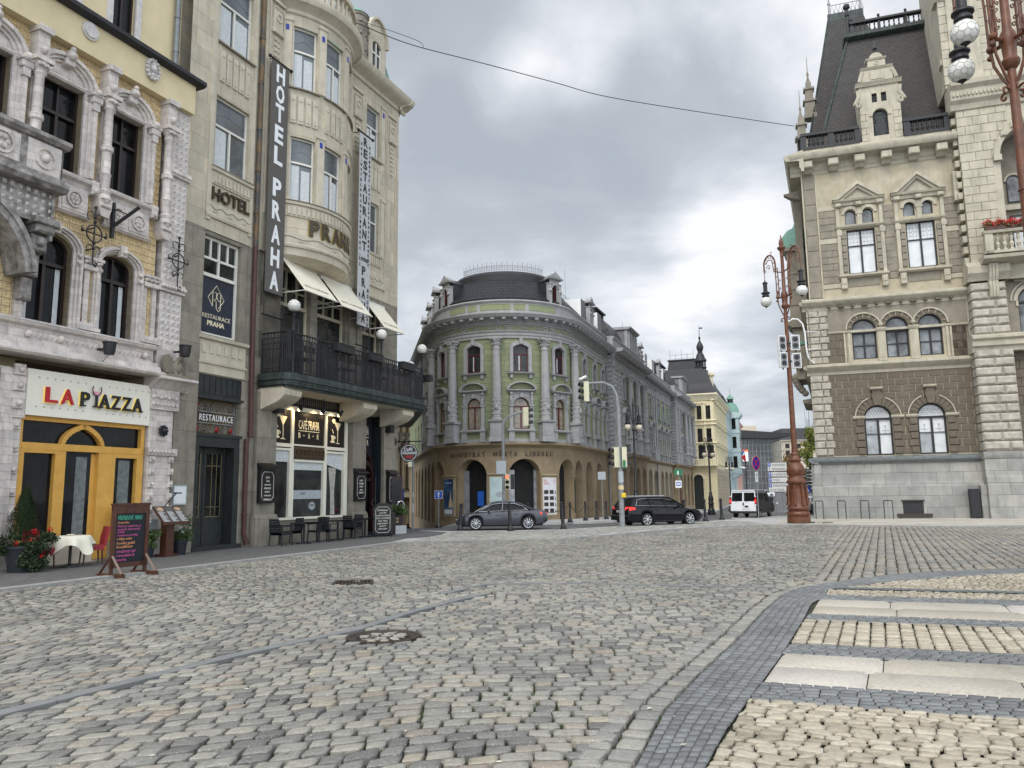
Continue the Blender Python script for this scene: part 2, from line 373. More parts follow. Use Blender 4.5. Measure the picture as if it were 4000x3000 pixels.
 def tube(s,F,pts,r,k=8,cap=True):
  """pts in frame coordinates; r number or list"""
  W=[Vector(F.map(*p))for p in pts];n=len(W);rs=r if isinstance(r,(list,tuple))else[r]*n
  b=len(s.v);up=Vector((0,0,1));prev=None
  for i in range(n):
   t=(W[min(i+1,n-1)]-W[max(i-1,0)]).normalized()
   a=t.cross(up)if prev is None else prev-t*prev.dot(t)
   if a.length<1e-3:a=t.cross(Vector((1,0,0)))
   a.normalize();c=t.cross(a);prev=a
   for j in range(k):
    an=2*math.pi*j/k;p=W[i]+(a*math.cos(an)+c*math.sin(an))*rs[i];s.v.append(tuple(p));s.c.append(pts[i])
  for i in range(n-1):
   for j in range(k):s.q(b+k*i+j,b+k*i+(j+1)%k,b+k*(i+1)+(j+1)%k,b+k*(i+1)+j)
  if cap:s.f.append(tuple(range(b+k-1,b-1,-1)));e=b+k*(n-1);s.f.append(tuple(range(e,e+k)))
  return s
 def wall(s,F,u0,u1,z0,z1,holes,n=0.,depth=.25,back=True):
  """sheet with openings; holes = (u0,u1,z0,z1,arch_rise)"""
  us=sorted(set([u0,u1]+[h[i]for h in holes for i in(0,1)]));zs=sorted(set([z0,z1]+[h[i]for h in holes for i in(2,3)]))
  us=[u for u in us if u0<=u<=u1];zs=[z for z in zs if z0<=z<=z1]
  for i in range(len(us)-1):
   sg=F.seg(us[i],us[i+1])
   for j in range(len(zs)-1):
    cu,cz=(us[i]+us[i+1])/2,(zs[j]+zs[j+1])/2
    if any(h[0]<cu<h[1]and h[2]<cz<h[3]for h in holes):continue
    for k in range(len(sg)-1):
     s.q(s.P(F,sg[k],n,zs[j]),s.P(F,sg[k+1],n,zs[j]),s.P(F,sg[k+1],n,zs[j+1]),s.P(F,sg[k],n,zs[j+1]))
  for h in holes:
   a,b_,c,d,r=h;cu=(a+b_)/2;hw=(b_-a)/2
   def strip(p0,p1):
    s.q(s.P(F,p0[0],n,p0[1]),s.P(F,p1[0],n,p1[1]),s.P(F,p1[0],n-depth,p1[1]),s.P(F,p0[0],n-depth,p0[1]))
   zt=d-r
   strip((a,c),(a,zt));strip((b_,c),(b_,zt));strip((a,c),(b_,c))
   if r<=0:strip((a,d),(b_,d));continue
   K=14;ar=[(cu-hw*math.cos(math.pi*i/K),zt+r*math.sin(math.pi*i/K))for i in range(K+1)]
   for i in range(K):
    strip(ar[i],ar[i+1])
    s.q(s.P(F,ar[i][0],n,ar[i][1]),s.P(F,ar[i+1][0],n,ar[i+1][1]),s.P(F,ar[i+1][0],n,d),s.P(F,ar[i][0],n,d))
  return s
 def text(s,F,txt,u,z,h,n0,n1,width=None,bold=0.,shear=0.,align='L',spacing=1.):
  m=_text(txt,bold,shear,spacing)
  if m is None:return s
  vs,fs,(x0,x1,y0,y1)=m
  sy=h/.73;sx=sy
  if width:sx=width/(x1-x0)
  off=u-(0 if align=='L' else(x1-x0)*sx/2)
  b=len(s.v)
  for(x,y,q_)in vs:s.P(F,off+(x-x0)*sx,n1 if q_>0 else n0,z+y*sy)
  for f in fs:s.f.append(tuple(b+i for i in f))
  return s
_tc={}
def _text(txt,bold,shear,spacing):
 k=(txt,bold,shear,spacing)
 if k in _tc:return _tc[k]
 cu=bpy.data.curves.new('t','FONT');cu.body=txt;cu.size=1;cu.extrude=.5;cu.offset=bold;cu.shear=shear;cu.resolution_u=2;cu.space_character=spacing
 o=bpy.data.objects.new('t',cu);sc.collection.objects.link(o)
 me=bpy.data.meshes.new_from_object(o)
 vs=[tuple(v.co)for v in me.vertices];fs=[tuple(p.vertices)for p in me.polygons]
 bpy.data.objects.remove(o);bpy.data.curves.remove(cu);bpy.data.meshes.remove(me)
 if not vs:_tc[k]=None;return None
 xs=[v[0]for v in vs];ys=[v[1]for v in vs]
 _tc[k]=(vs,fs,(min(xs),max(xs),min(ys),max(ys)));return _tc[k]
ORG={}
def _tag(o,label=None,cat=None,group=None,kind=None):
 for k,v in(('label',label),('category',cat),('group',group),('kind',kind)):
  if v:o[k]=v
def thing(name,label,cat,loc=(0,0,0),group=None):
 o=bpy.data.objects.new(name,None);o.empty_display_size=.2;sc.collection.objects.link(o);o.location=loc;ORG[o.name]=Vector(loc)
 _tag(o,label,cat,group);return o
def mesh(name,mb,mat=None,parent=None,smooth=35,label=None,cat=None,group=None,kind=None,loc=None):
 mats=[mat];mi=None
 if isinstance(mb,list):
  j=MB();mats=[];mi=[]
  for b_,mt in mb:
   o_=len(j.v);j.v+=b_.v;j.c+=b_.c;j.f+=[tuple(i+o_ for i in f)for f in b_.f]
   if mt not in mats:mats.append(mt)
   mi+=[mats.index(mt)]*len(b_.f)
  mb=j
 org=ORG[parent.name]if parent is not None else Vector(loc or(0,0,0))
 me=bpy.data.meshes.new(name)
 vs=np.array(mb.v,dtype=np.float64).reshape(-1,3)-np.array(org)
 me.from_pydata(vs.tolist(),[],mb.f)
 at=me.attributes.new('fc','FLOAT_VECTOR','POINT');at.data.foreach_set('vector',np.array(mb.c,dtype=np.float32).ravel())
 if smooth:
  me.polygons.foreach_set('use_smooth',[True]*len(me.polygons));me.set_sharp_from_angle(angle=R_(smooth))
 for mt in mats:me.materials.append(M[mt])
 if mi:me.polygons.foreach_set('material_index',mi)
 me.update()
 o=bpy.data.objects.new(name,me);sc.collection.objects.link(o)
 if parent is not None:o.parent=parent;ORG[o.name]=org
 else:o.location=org;ORG[o.name]=org
 _tag(o,label,cat,group,kind);return o
def ctree(o,parent=None):
 c=o.copy();sc.collection.objects.link(c);c.parent=parent
 for ch in[x for x in sc.collection.objects if x.parent==o]:ctree(ch,c)
 return c
_kids={}
def dup(o,loc,rot=0.,scale=1.,label=None,group=None):
 if o.name not in _kids:
  m={}
  for x in bpy.data.objects:
   if x.parent:m.setdefault(x.parent.name,[]).append(x)
  _kids[o.name]=m
 m=_kids[o.name]
 def rec(a,p):
  c=a.copy();sc.collection.objects.link(c);c.parent=p
  for ch in m.get(a.name,[]):rec(ch,c)
  return c
 c=rec(o,None);c.location=loc;c.rotation_euler=(0,0,rot);c.scale=(scale,)*3
 if label:c['label']=label
 if group:c['group']=group
 return c
def window(F,parent,u0,u1,z0,z1,n=-.2,rise=0.,fw=.07,fm='white_frame',gm='glass_room',mull=1,trans=None,bars=(),arch=None,label=None,extra=None,fd=.07,subtr=0):
 """frame (a part) with its pane (a sub-part). rise: arched head height"""
 f=MB();g=MB();zt=z1-rise;uc=(u0+u1)/2;hw=(u1-u0)/2
 f.box(F,u0,u0+fw,z0,zt,n-.02,n+fd);f.box(F,u1-fw,u1,z0,zt,n-.02,n+fd);f.box(F,u0+fw,u1-fw,z0,z0+fw,n-.02,n+fd)
 if rise>0:
  K=12
  for i in range(K):
   a,b=math.pi*i/K,math.pi*(i+1)/K;k2=1-fw/hw;r2=rise-fw
   f.poly(F,[(uc-hw*math.cos(a),zt+rise*math.sin(a)),(uc-hw*math.cos(b),zt+rise*math.sin(b)),(uc-hw*k2*math.cos(b),zt+r2*math.sin(b)),(uc-hw*k2*math.cos(a),zt+r2*math.sin(a))],n-.02,n+fd)
  g.poly(F,[(uc-hw*math.cos(math.pi*i/K)*.97,zt+(rise-.02)*math.sin(math.pi*i/K))for i in range(K+1)]+[(u1-.01,z0+.01),(u0+.01,z0+.01)],n-.01,n+.012)
 else:
  f.box(F,u0+fw,u1-fw,z1-fw,z1,n-.02,n+fd);g.box(F,u0+.01,u1-.01,z0+.01,z1-.01,n-.01,n+.012)
 tz=trans if trans is not None else z1-fw
 if trans is not None:f.box(F,u0+fw,u1-fw,trans,trans+fw*1.25,n-.02,n+fd+.02)
 for i in range(mull):
  u=u0+(u1-u0)*(i+1)/(mull+1);f.box(F,u-fw*.6,u+fw*.6,z0+fw,tz,n-.02,n+fd+.01)
 if trans is not None:
  for i in range(subtr):
   u=u0+(u1-u0)*(i+1)/(subtr+1);f.box(F,u-fw*.35,u+fw*.35,trans+fw,z1-fw,n-.02,n+fd)
 for(a,b,c,d)in bars:f.box(F,a,b,c,d,n-.02,n+fd-.01)
 o=mesh('window',f,fm,parent,label=label);mesh('pane',g,gm,o)
 return o
def gz(x,y):
 """height of the ground: nearly level square, the street falls then rises, the side lane drops away"""
 if y<=48:z=0.
 elif y<=96:z=-.78*(y-48)/48
 elif y<=180:z=-.78+1.85*(y-96)/84
 else:z=1.07+(y-180)*.012
 if y>41 and x<-3:
  k=min(1.,(-x-3)/2.5);k=k*k*(3-2*k);z=z*(1-k)+k*(-.115*(y-41))
 return z
def unit(ang):return np.array([math.sin(R_(ang)),math.cos(R_(ang))])
def inside(P,poly):
 x,y=P[:,0],P[:,1];r=np.zeros(len(P),bool);n=len(poly)
 for i in range(n):
  x0,y0=poly[i];x1,y1=poly[(i+1)%n]
  c=((y0>y)!=(y1>y));xx=(x1-x0)*(y-y0)/((y1-y0)if y1!=y0 else 1e-9)+x0
  r^=c&(x<xx)
 return r
def dist_pl(P,pl):
 d=np.full(len(P),1e9)
 for(a,b)in zip(pl[:-1],pl[1:]):
  a=np.array(a);b=np.array(b);t=np.clip(((P-a)@(b-a))/((b-a)@(b-a)),0,1);d=np.minimum(d,np.linalg.norm(P-(a+t[:,None]*(b-a)),axis=1))
 return d
NR=np.random.RandomState(5)
def quads_strip(F,v0,v1,u0,u1,row,l0,l1,gap,jit=.012,coff=.0):
 """rows of stones in plan coordinates: F(u,v)->xy arrays; rows stacked in v, stones along u"""
 out=[];v=v0;
 while v<v1-row*.4:
  h=min(row*(1+NR.uniform(-.08,.08)),v1-v);u=u0-NR.uniform(0,l1);ss=[]
  while u<u1:
   l=NR.uniform(l0,l1);ss.append((max(u,u0),min(u+l,u1)));u+=l
  s=np.array([p for p in ss if p[1]-p[0]>.3*l0])
  if len(s):
   a,b=s[:,0]+gap/2,s[:,1]-gap/2
   va=np.full(len(s),v+gap/2);vb=np.full(len(s),v+h-gap/2)
   j=lambda:NR.uniform(-jit,jit,len(s))
   cs=[F(a+j(),va+j()),F(b+j(),va+j()),F(b+j(),vb+j()),F(a+j(),vb+j())]
   out.append(np.stack([np.stack(c,-1)for c in cs],1))
  v+=h
 return np.concatenate(out)if out else np.zeros((0,4,2))
def stones(name,Q,mat,parent=None,top=0.,dome=.007,jz=.0045,coarse=None,rndpow=1.,kind=None,sq=False,deep=.05,**kw):
 V=[];Fc=[];Rn=[];SM=[];nv=0
 cen=Q.mean(1);dd=np.linalg.norm(cen,axis=1)
 sets=[(dd<(coarse or 12),np.array([-1,-.93,-.6,.6,.93,1.])),(dd>=(coarse or 12),np.array([-1,-.88,.88,1.]))]
 if sq:sets=[(dd<9,np.array([-1,-.9,.9,1.])),(dd>=9,np.array([-1,-.88,.88,1.]))]
 for msk,g in sets:
  q=Q[msk];n=len(q)
  if not n:continue
  k=len(g);A,B=np.meshgrid(g,g,indexing='ij');A=A.ravel();B=B.ravel()
  ed=np.maximum(abs(A),abs(B));cr=(abs(A)*abs(B))
  rd=1-(.0 if sq else .13)*np.clip((cr-.55)/.45,0,1)
  A2,B2=A*rd,B*rd
  wa,wb=(A2+1)/2,(B2+1)/2
  Wt=np.stack([(1-wa)*(1-wb),wa*(1-wb),wa*wb,(1-wa)*wb],1)
  xy=np.einsum('vk,nkc->nvc',Wt,q)
  z=np.where(ed>.99,-deep,np.where(ed>.7,-dome*.5,0.))
  z=z[None,:]+NR.uniform(-jz,jz,(n,1))+(A[None]*NR.uniform(-1,1,(n,1))+B[None]*NR.uniform(-1,1,(n,1)))*jz*.7
  if not sq:z=z+NR.normal(0,.0022,(n,len(A)));xy=xy+NR.normal(0,.003,xy.shape)
  z=z+top
  V.append(np.concatenate([xy,z[...,None]],2).reshape(-1,3))
  i,j=np.meshgrid(np.arange(k-1),np.arange(k-1),indexing='ij');i=i.ravel();j=j.ravel()
  f=np.stack([i*k+j,(i+1)*k+j,(i+1)*k+j+1,i*k+j+1],1)
  side=(np.minimum(i,j)==0)|(np.maximum(i,j)==k-2);SM.append(np.tile(~side,n))
  Fc.append((f[None]+(np.arange(n)*k*k)[:,None,None]).reshape(-1,4)+nv);nv+=n*k*k
  Rn.append(np.repeat(NR.uniform(0,1,n)**rndpow,k*k))
 V=np.concatenate(V);Fc=np.concatenate(Fc);Rn=np.concatenate(Rn)
 me=bpy.data.meshes.new(name);me.vertices.add(len(V));me.vertices.foreach_set('co',V.astype(np.float32).ravel())
 me.loops.add(Fc.size);me.loops.foreach_set('vertex_index',Fc.astype(np.int32).ravel())
 me.polygons.add(len(Fc));me.polygons.foreach_set('loop_start',(np.arange(len(Fc))*4).astype(np.int32))
 me.update(calc_edges=True);at=me.attributes.new('rnd','FLOAT','POINT');at.data.foreach_set('value',Rn.astype(np.float32))
 if not sq:me.polygons.foreach_set('use_smooth',np.concatenate(SM))
 me.materials.append(M[mat]);me.update()
 o=bpy.data.objects.new(name,me);sc.collection.objects.link(o)
 if parent is not None:o.parent=parent
 o['kind']=kind or 'structure'
 return o
def sheet(name,poly,z,mat,follow=True,step=3.,kind='structure',thick=0.):
 """flat ground sheet from a plan polygon (fan-free: one ngon, z follows the ground)"""
 m=MB()
 idx=[m.P(WF,x,y,z+(gz(x,y)if follow else 0))for x,y in poly]
 m.f.append(tuple(idx))
 if thick:
  lo=[m.P(WF,x,y,z-thick+(gz(x,y)if follow else 0))for x,y in poly];n=len(poly)
  for i in range(n):m.q(idx[i],idx[(i+1)%n],lo[(i+1)%n],lo[i])
 o=mesh(name,m,mat,smooth=0,kind=kind);return o
pm('litter',(.45,.42,.34),.8,.5,3)
xs=sorted(set([-600,-300,-150,-80,-50,-35,-25]+[round(-20+.5*i,2)for i in range(48)]+[4,5,6,8,10,14,18,22,26,30,40,60,90,150,300,600]))
ys=sorted(set([-60,-20,0,15,30]+[round(36+1.*i,2)for i in range(70)]+list(range(106,200,6))+[220,260,320,450,700]))
b=MB()
for y in ys:
 for x in xs:b.P(WF,x,y,gz(x,y)-(.11 if y<36.5 else .02))
nx=len(xs)
for j in range(len(ys)-1):
 for i in range(nx-1):b.q(j*nx+i,j*nx+i+1,(j+1)*nx+i+1,(j+1)*nx+i)
mesh('ground',b,'asphalt',kind='structure')
kd=np.array([.394,.919])*1.
kerb0=np.array([-9.87,15.12]);kerbA=kerb0-kd*15;kerbB=np.array([-5.0,26.6])
outer=[(0.0,3.2),(0.73,5.08),(1.18,6.38),(1.77,7.63),(2.66,9.41),(3.65,11.53),(4.45,13.1),(5.2,14.13),(6.0,14.82),(6.76,15.43),(8.11,16.2),(9.72,16.67),(10.92,16.87),(14,17.0),(20,16.2)]
inner=[(0.42,3.2),(1.16,5.06),(1.51,5.85),(1.93,6.68),(2.83,8.47),(3.86,10.63),(4.54,12.12),(5.13,13.02),(5.45,13.75),(5.62,13.9)]
arcin=[(5.62,13.9),(6.03,14.14),(7.1,14.82),(9.08,15.6),(10.29,15.92),(14,16.1),(20,15.4)]
field=[tuple(kerbA),tuple(kerb0),tuple(kerbB),(-4.3,28.4),(-3.2,29.1),(-1.5,29.25),(1.7,29.6),(3.6,31.0),(6.26,34.2),(9.0,37.0),(11.6,38.6),(14.6,38.2),(19.6,34.8),(22.0,34.7),(34,36.5),(34,16),(20,16.2)]+[p for p in outer[::-1][1:]]
sheet('plaza_bed',[(-30,-3),(-30,20)]+[tuple(kerb0),tuple(kerbB),(-4.3,28.4),(-1.5,29.3),(1.7,29.7),(6.26,34.3),(9.0,37.1),(11.6,38.7),(14.6,38.3),(19.6,34.9),(22.0,34.8),(40,37),(40,-3)],-.045,'dirt',follow=False)
FO=np.array(field)
C0=np.array([3.5,-17.0])
def polar(u,v):
 a=u/np.maximum(v,1)
 wv=.10*np.sin(u*.9+v*.5)+.05*np.sin(u*2.1+1.3+v*.9)
 r=v+wv
 return C0[0]+r*np.sin(a),C0[1]+r*np.cos(a)
def polar_rows():
 out=[];v=20.3
 while v<58:
  row=.172 if v<41 else .19
  a0,a1=R_(-48),R_(45)
  q=quads_strip(polar,v,v+row,a0*v,a1*v,row*1.01,.14,.265,.011,.011);out.append(q);v+=row
 return np.concatenate(out)
Q=polar_rows();cen=Q.mean(1)
k=inside(cen,field);Q=Q[k];cen=cen[k]
rb=np.array([5.25,14.2]);rd_=np.array([11.58,28.17])-rb;rd_=rd_/np.linalg.norm(rd_)
side=(cen-rb)@np.array([rd_[1],-rd_[0]]);right=(side>0)&((cen-rb)@rd_>-.5)
k=~right&(dist_pl(cen,outer[:9])>.30)
chan=[(-5.6,3.4),(-4.19,6.53),(-3.02,8.84),(-2.04,10.32),(-1.6,11.63),(-.97,12.97),(-.49,13.76)]
chan2=[(-1.3,13.75),(-.54,15.2),(1.17,15.15),(3.17,14.5),(4.6,14.1)]
for c_,r_ in((chan,.14),(chan2,.13)):k&=dist_pl(cen,c_)>r_
mh=np.array([-1.62,9.75]);dr=np.array([-3.22,15.8])
k&=np.linalg.norm(cen-mh,axis=1)>.47
k&=~((abs(cen[:,0]-dr[0])<.42)&(abs(cen[:,1]-dr[1])<.36))
inr=(cen[:,0]-14.7)**2+(cen[:,1]-40.1)**2>1.
stones('cobble_paving',Q[k&inr],'cobble',coarse=14)
def along(pl,off0,off1,l0,l1,gap,jit=.01):
 pl=np.array(pl,float);d=np.diff(pl,axis=0);L=np.linalg.norm(d,axis=1);S=np.concatenate([[0],np.cumsum(L)])
 def F(u,v):
  u=np.clip(u,0,S[-1]-1e-6);x=np.interp(u,S,pl[:,0]);y=np.interp(u,S,pl[:,1])
  e=.25;tx=np.interp(u+e,S,pl[:,0])-np.interp(u-e,S,pl[:,0]);ty=np.interp(u+e,S,pl[:,1])-np.interp(u-e,S,pl[:,1])
  l=np.hypot(tx,ty)+1e-9;return x+ty/l*v,y-tx/l*v
 return F,S[-1]
Fo,Lo=along(outer[:9],0,0,0,0,0)
Qb=np.concatenate([quads_strip(Fo,-.215,-.005,0,Lo,.21,.17,.27,.018,.008),quads_strip(Fo,-.40,-.215,0,Lo*.8,.19,.17,.27,.02,.012)])
stones('kerb_paving',Qb,'cobble_light',coarse=14)
def lin(o,ang):
 u=unit(ang);n=np.array([u[1],-u[0]])
 return lambda a,v:(o[0]+u[0]*a+n[0]*v,o[1]+u[1]*a+n[1]*v)
Q=quads_strip(lin(rb,25.5),-7.5,16,-6,30,.215,.15,.27,.016,.02);cen=Q.mean(1)
side=(cen-rb)@np.array([rd_[1],-rd_[0]])
k=inside(cen,field)&(side>-.05)&(dist_pl(cen,outer[7:])>.06)&((cen[:,0]-14.7)**2+(cen[:,1]-40.1)**2>.7)
stones('cobble_paving_rows',Q[k],'cobble_warm',coarse=10,dome=.02)
def bil(pa,pb):
 Fa,La=along(pa,0,0,0,0,0);pa=np.array(pa,float);pb=np.array(pb,float)
 Sa=np.concatenate([[0],np.cumsum(np.linalg.norm(np.diff(pa,axis=0),axis=1))]);Sb=np.concatenate([[0],np.cumsum(np.linalg.norm(np.diff(pb,axis=0),axis=1))])
 def F(u,v):
  t=np.clip(u/Sa[-1],0,1);xa,ya=np.interp(t*Sa[-1],Sa,pa[:,0]),np.interp(t*Sa[-1],Sa,pa[:,1]);xb,yb=np.interp(t*Sb[-1],Sb,pb[:,0]),np.interp(t*Sb[-1],Sb,pb[:,1])
  return xa*(1-v)+xb*v,ya*(1-v)+yb*v
 return F,Sa[-1]
DK=[]
F1,L1=bil(outer[:8],inner)
DK.append(quads_strip(F1,0,1,0,L1,1/6.,.09,.15,.0,.0))
def shrink(Q,g=.008):
 c=Q.mean(1,keepdims=True);d=Q-c;l=np.linalg.norm(d,axis=2,keepdims=True);return c+d*(1-g/np.maximum(l,.02))
F2,L2=bil(outer[7:],arcin);DK.append(quads_strip(F2,0,1,0,L2,1/5.,.1,.15,.0,.0))
sa=109.4
def strip(p_tl,p_bl,length,row,l0,l1,gap,rows=None,jit=.006):
 tl,bl=np.array(p_tl),np.array(p_bl);u=unit(sa);w_=np.linalg.norm(tl-bl)
 n=rows or max(1,round(w_/row))
 F=lambda a,v:(bl[0]+(tl[0]-bl[0])*v+u[0]*a,bl[1]+(tl[1]-bl[1])*v+u[1]*a)
 return F,n
Ls=9.
lv=[(5.45,13.75),(5.13,13.02),(4.8,12.5),(4.13,11.1),(3.86,10.63),(3.11,9.03),(2.83,8.48),(2.22,7.25),(1.93,6.68),(.2,3.0)]
for a,b_ in((1,2),(3,4),(5,6),(7,8)):
 F,n=strip(lv[a],lv[b_],Ls,.1,0,0,0);DK.append(quads_strip(F,0,1,0,Ls,1./n,.1,.16,0,0))
F,n=strip((5.62,13.9),(5.50,13.72),Ls,.1,0,0,0)
stones('dark_setts',shrink(np.concatenate(DK),.0045),'sett_dark',sq=True,dome=.003,jz=.0025,deep=.018,top=-.002)
BG=[]
F,n=strip(lv[0],lv[1],Ls,.11,0,0,0);BG.append(quads_strip(F,.04,1,0,Ls,1./7,.09,.15,0,.006))
F,n=strip(lv[4],lv[5],Ls,.12,0,0,0)
u_=unit(sa)
FB=lambda a,v:F(v,a)
Q=quads_strip(FB,0,Ls,0,1,.165,.05,.085,0,.003);BG.append(Q)
F,n=strip(lv[8],lv[9],Ls,.12,0,0,0);BG.append(quads_strip(F,0,1,0,Ls,.108/4.07,.11,.19,0,.009))
Q=quads_strip(lin((5.62,13.98),sa),-3.4,-.03,0,12,.12,.1,.16,0,.006);cen=Q.mean(1)
poly=[(5.62,13.95)]+arcin[1:]+[(20,9)]
k=inside(cen,poly)&(dist_pl(cen,arcin)>.05);BG.append(Q[k])
stones('beige_setts',shrink(np.concatenate(BG),.006),'sett_beige',coarse=11,dome=.009,jz=.004,deep=.03)
SL=[]
for(t,b_,lens)in((2,3,[[.0,1.02,2.55,4.0,5.6,7.2,9],[0,1.1,2.7,3.9,5.2,7,9]]),(6,7,[[0,.98,2.95,4.6,6.4,9],[0,.86,2.1,3.9,5.8,9]])):
 F,n=strip(lv[t],lv[b_],Ls,.5,0,0,0)
 for r,(v0,v1)in enumerate(((.5,1.),(0,.5))):
  for x0,x1 in zip(lens[r][:-1],lens[r][1:]):
   a=np.array([x0+.005,x1-.005,x1-.005,x0+.005]);v=np.array([v0+.004,v0+.004,v1-.004,v1-.004]);x,y=F(a,v);SL.append(np.stack([x,y],1))
stones('stone_slabs',np.array(SL),'slab',sq=True,dome=.003,jz=.0015,deep=.03,top=.002)
m=MB();u=unit(sa);o_=np.array([5.25,14.13]);nn=np.array([u[1],-u[0]])
class _L:
 def map(s,a,n,z):return(o_[0]+u[0]*a+nn[0]*n,o_[1]+u[1]*a+nn[1]*n,z)
 def seg(s,a,b):return[a,b]
m.box(_L(),0,12,-.02,.004,.0,.018);m.box(_L(),0,12,-.02,.004,.05,.068);mesh('slot_drain',m,'zinc',kind='structure')
def ribbon(pl,w0,w1,z,mat,name,m=None,seg=1.0,gap=.008):
 own=m is None;m=m or MB();F,L=along(pl,0,0,0,0,0);n=int(L/seg)+1
 for i in range(n):
  a,b_=L*i/n+gap,L*(i+1)/n;K=max(1,int((b_-a)/.25))
  for j in range(K):
   ua,ub=a+(b_-a)*j/K,a+(b_-a)*(j+1)/K;p=[]
   for(uu,vv)in((ua,w0),(ub,w0),(ub,w1),(ua,w1)):
    x,y=F(np.array([uu]),np.array([vv]));p.append((float(x[0]),float(y[0])))
   i0=[m.P(WF,q[0],q[1],z+gz(*q))for q in p];i1=[m.P(WF,q[0],q[1],z-.12+gz(*q))for q in p]
   m.q(*i0)
   for r in range(4):m.q(i0[r],i0[(r+1)%4],i1[(r+1)%4],i1[r])
 if own:return mesh(name,m,mat,kind='structure')
 return m
m=MB();ribbon(chan,-.08,.08,.0,'','',m);ribbon(chan2,-.07,.07,.0,'','',m);mesh('drain_channel',m,'channel',kind='structure')
kerbline=[tuple(kerbA),tuple(kerb0),tuple(kerbB),(-4.35,28.3),(-3.3,29.15),(-1.5,29.4),(1.6,29.7),(3.5,31.1),(6.1,34.4),(8.9,37.2),(11.6,38.8),(13.6,38.9)]
kn=4.4
WL=Flat(-9.05,26.97,23.2)
pv=[tuple(kerbA),tuple(kerb0),tuple(kerbB),(-4.5,28.4),(-4.2,30.5),(-4.0,34.5),(-4.5,37.6),(-6,41),(-7.5,41),WL.map(9.5,-2.2,0)[:2],WL.map(-2,-2,0)[:2],WL.map(-22,-2,0)[:2]]
sheet('pavement',pv,.035,'mosaic',follow=False,thick=.12)
sheet('pavement_corner',[(-4.5,28.6),(-3.3,29.4),(-1.5,29.6),(1.7,29.9),(3.4,31.2),(6.0,34.5),(8.8,37.3),(11.4,39),(13.2,39.3),(13.2,46.2),(12.6,46.4),(9.2,41.8),(6.3,40.3),(2.2,36.3),(-2.8,36.0),(-4.0,37.4),(-4.6,37.4),(-4.0,34.5),(-4.2,30.5)],.03,'pave_light',follow=False,thick=.13)
sheet('asphalt_patch',[(-4.84,32.6),(-5.2,36.9),(-4.33,37.0),(-3.0,35.1),(-3.1,33),(-3.5,31.2),(-4.3,30.6)],.036,'asphalt',follow=False)
ribbon(kerbline,-.02,.26,.05,'kerb','kerb',seg=1.3)
edge2=[(-4.4,37.6),(-2.8,36.1),(2.2,36.4),(6.3,40.4),(9.2,41.9),(12.6,46.5),(13.3,47.5),(16,50.5)]
ribbon(edge2,-.02,.16,.045,'kerb','road_kerb',seg=1.)
Q=quads_strip(lin((-3.3,30.2),30.),-4,16,-4,20,.40,.14,.3,.05,.02);cen=Q.mean(1)
cp=[(-4.1,30.2),(-3.3,29.6),(-1.5,29.75),(1.7,30.0),(3.3,31.3),(5.9,34.6),(8.7,37.4),(11.3,39.1),(13.0,39.4),(12.8,45.8),(9.3,41.5),(6.4,40.0),(2.3,36.1),(-2.8,35.7),(-3.0,33),(-3.4,31.1)]
k=inside(cen,cp)&(dist_pl(cen,cp+[cp[0]])>.08)
stones('cobble_strip',Q[k],'cobble_light',top=.042,dome=.012,jz=.006,coarse=5,deep=.03)
sheet('apron',[(13.2,39.4),(14.6,38.5),(19.6,35.1),(22.0,35.0),(24,35.3),(40,38),(40,43),(30,49),(17.5,52.5),(14.2,50.5),(13.2,47.5)],.028,'pave_light',follow=False,thick=.13)
ribbon([(13.2,39.1),(14.6,38.3),(19.6,34.9),(22.0,34.8),(28,35.4),(40,37.6)],-.14,.12,.044,'kerb','apron_kerb',seg=1.2)
Q=quads_strip(lin((14,44),108.4),-9,9,-3,20,.2,.3,.42,.012,.003);cen=Q.mean(1)
ap=[(13.4,39.8),(14.7,38.9),(19.7,35.4),(22.0,35.3),(25,36),(34,38.3),(33,42),(19,46.2),(16,47)]
k=inside(cen,ap)&(dist_pl(cen,ap+[ap[0]])>.12)&(((cen[:,0]-14.7)**2+(cen[:,1]-40.1)**2)>.6)
stones('apron_setts',Q[k],'slab',top=.036,sq=True,dome=.003,jz=.002,deep=.012)
GA=Arc(-.45,52.6,4.8,-78.5,69.4)
def pave_path(name,F,u0,u1,n0,n1,mat,z,step=1.5):
 m=MB();us=[]
 for a in np.arange(u0,u1,step):us+=F.seg(a,min(a+step,u1))[:-1]
 us.append(u1);last=None
 for u in us:
  a=F.map(u,n0,0);b=F.map(u,n1(u)if callable(n1)else n1,0)
  r=[m.P(WF,a[0],a[1],z+gz(a[0],a[1])),m.P(WF,b[0],b[1],z+gz(b[0],b[1])),m.P(WF,b[0],b[1],z-.16+gz(b[0],b[1]))]
  if last:m.q(last[0],r[0],r[1],last[1]);m.q(last[1],r[1],r[2],last[2])
  last=r
 return mesh(name,m,mat,kind='structure')
def pw(u):return 2.0+2.6*min(1,max(0,(u+5)/6.))if u<8 else 4.6-.9*min(1,(u-8)/10.)
pave_path('pavement_office',GA,-7.,130,-.3,pw,'pave_light',.10)
def mark(x0,y0,x1,y1,wd,m):
 d=Vector((x1-x0,y1-y0,0)).normalized();p=Vector((d.y,-d.x,0))*wd/2
 K=max(1,int(math.hypot(x1-x0,y1-y0)/4))
 for i in range(K):
  a=Vector((x0,y0,0)).lerp(Vector((x1,y1,0)),i/K);b=Vector((x0,y0,0)).lerp(Vector((x1,y1,0)),(i+1)/K)
  m.q(*[m.P(WF,q.x,q.y,gz(q.x,q.y)+.012)for q in(a-p,a+p,b+p,b-p)])
m=MB()
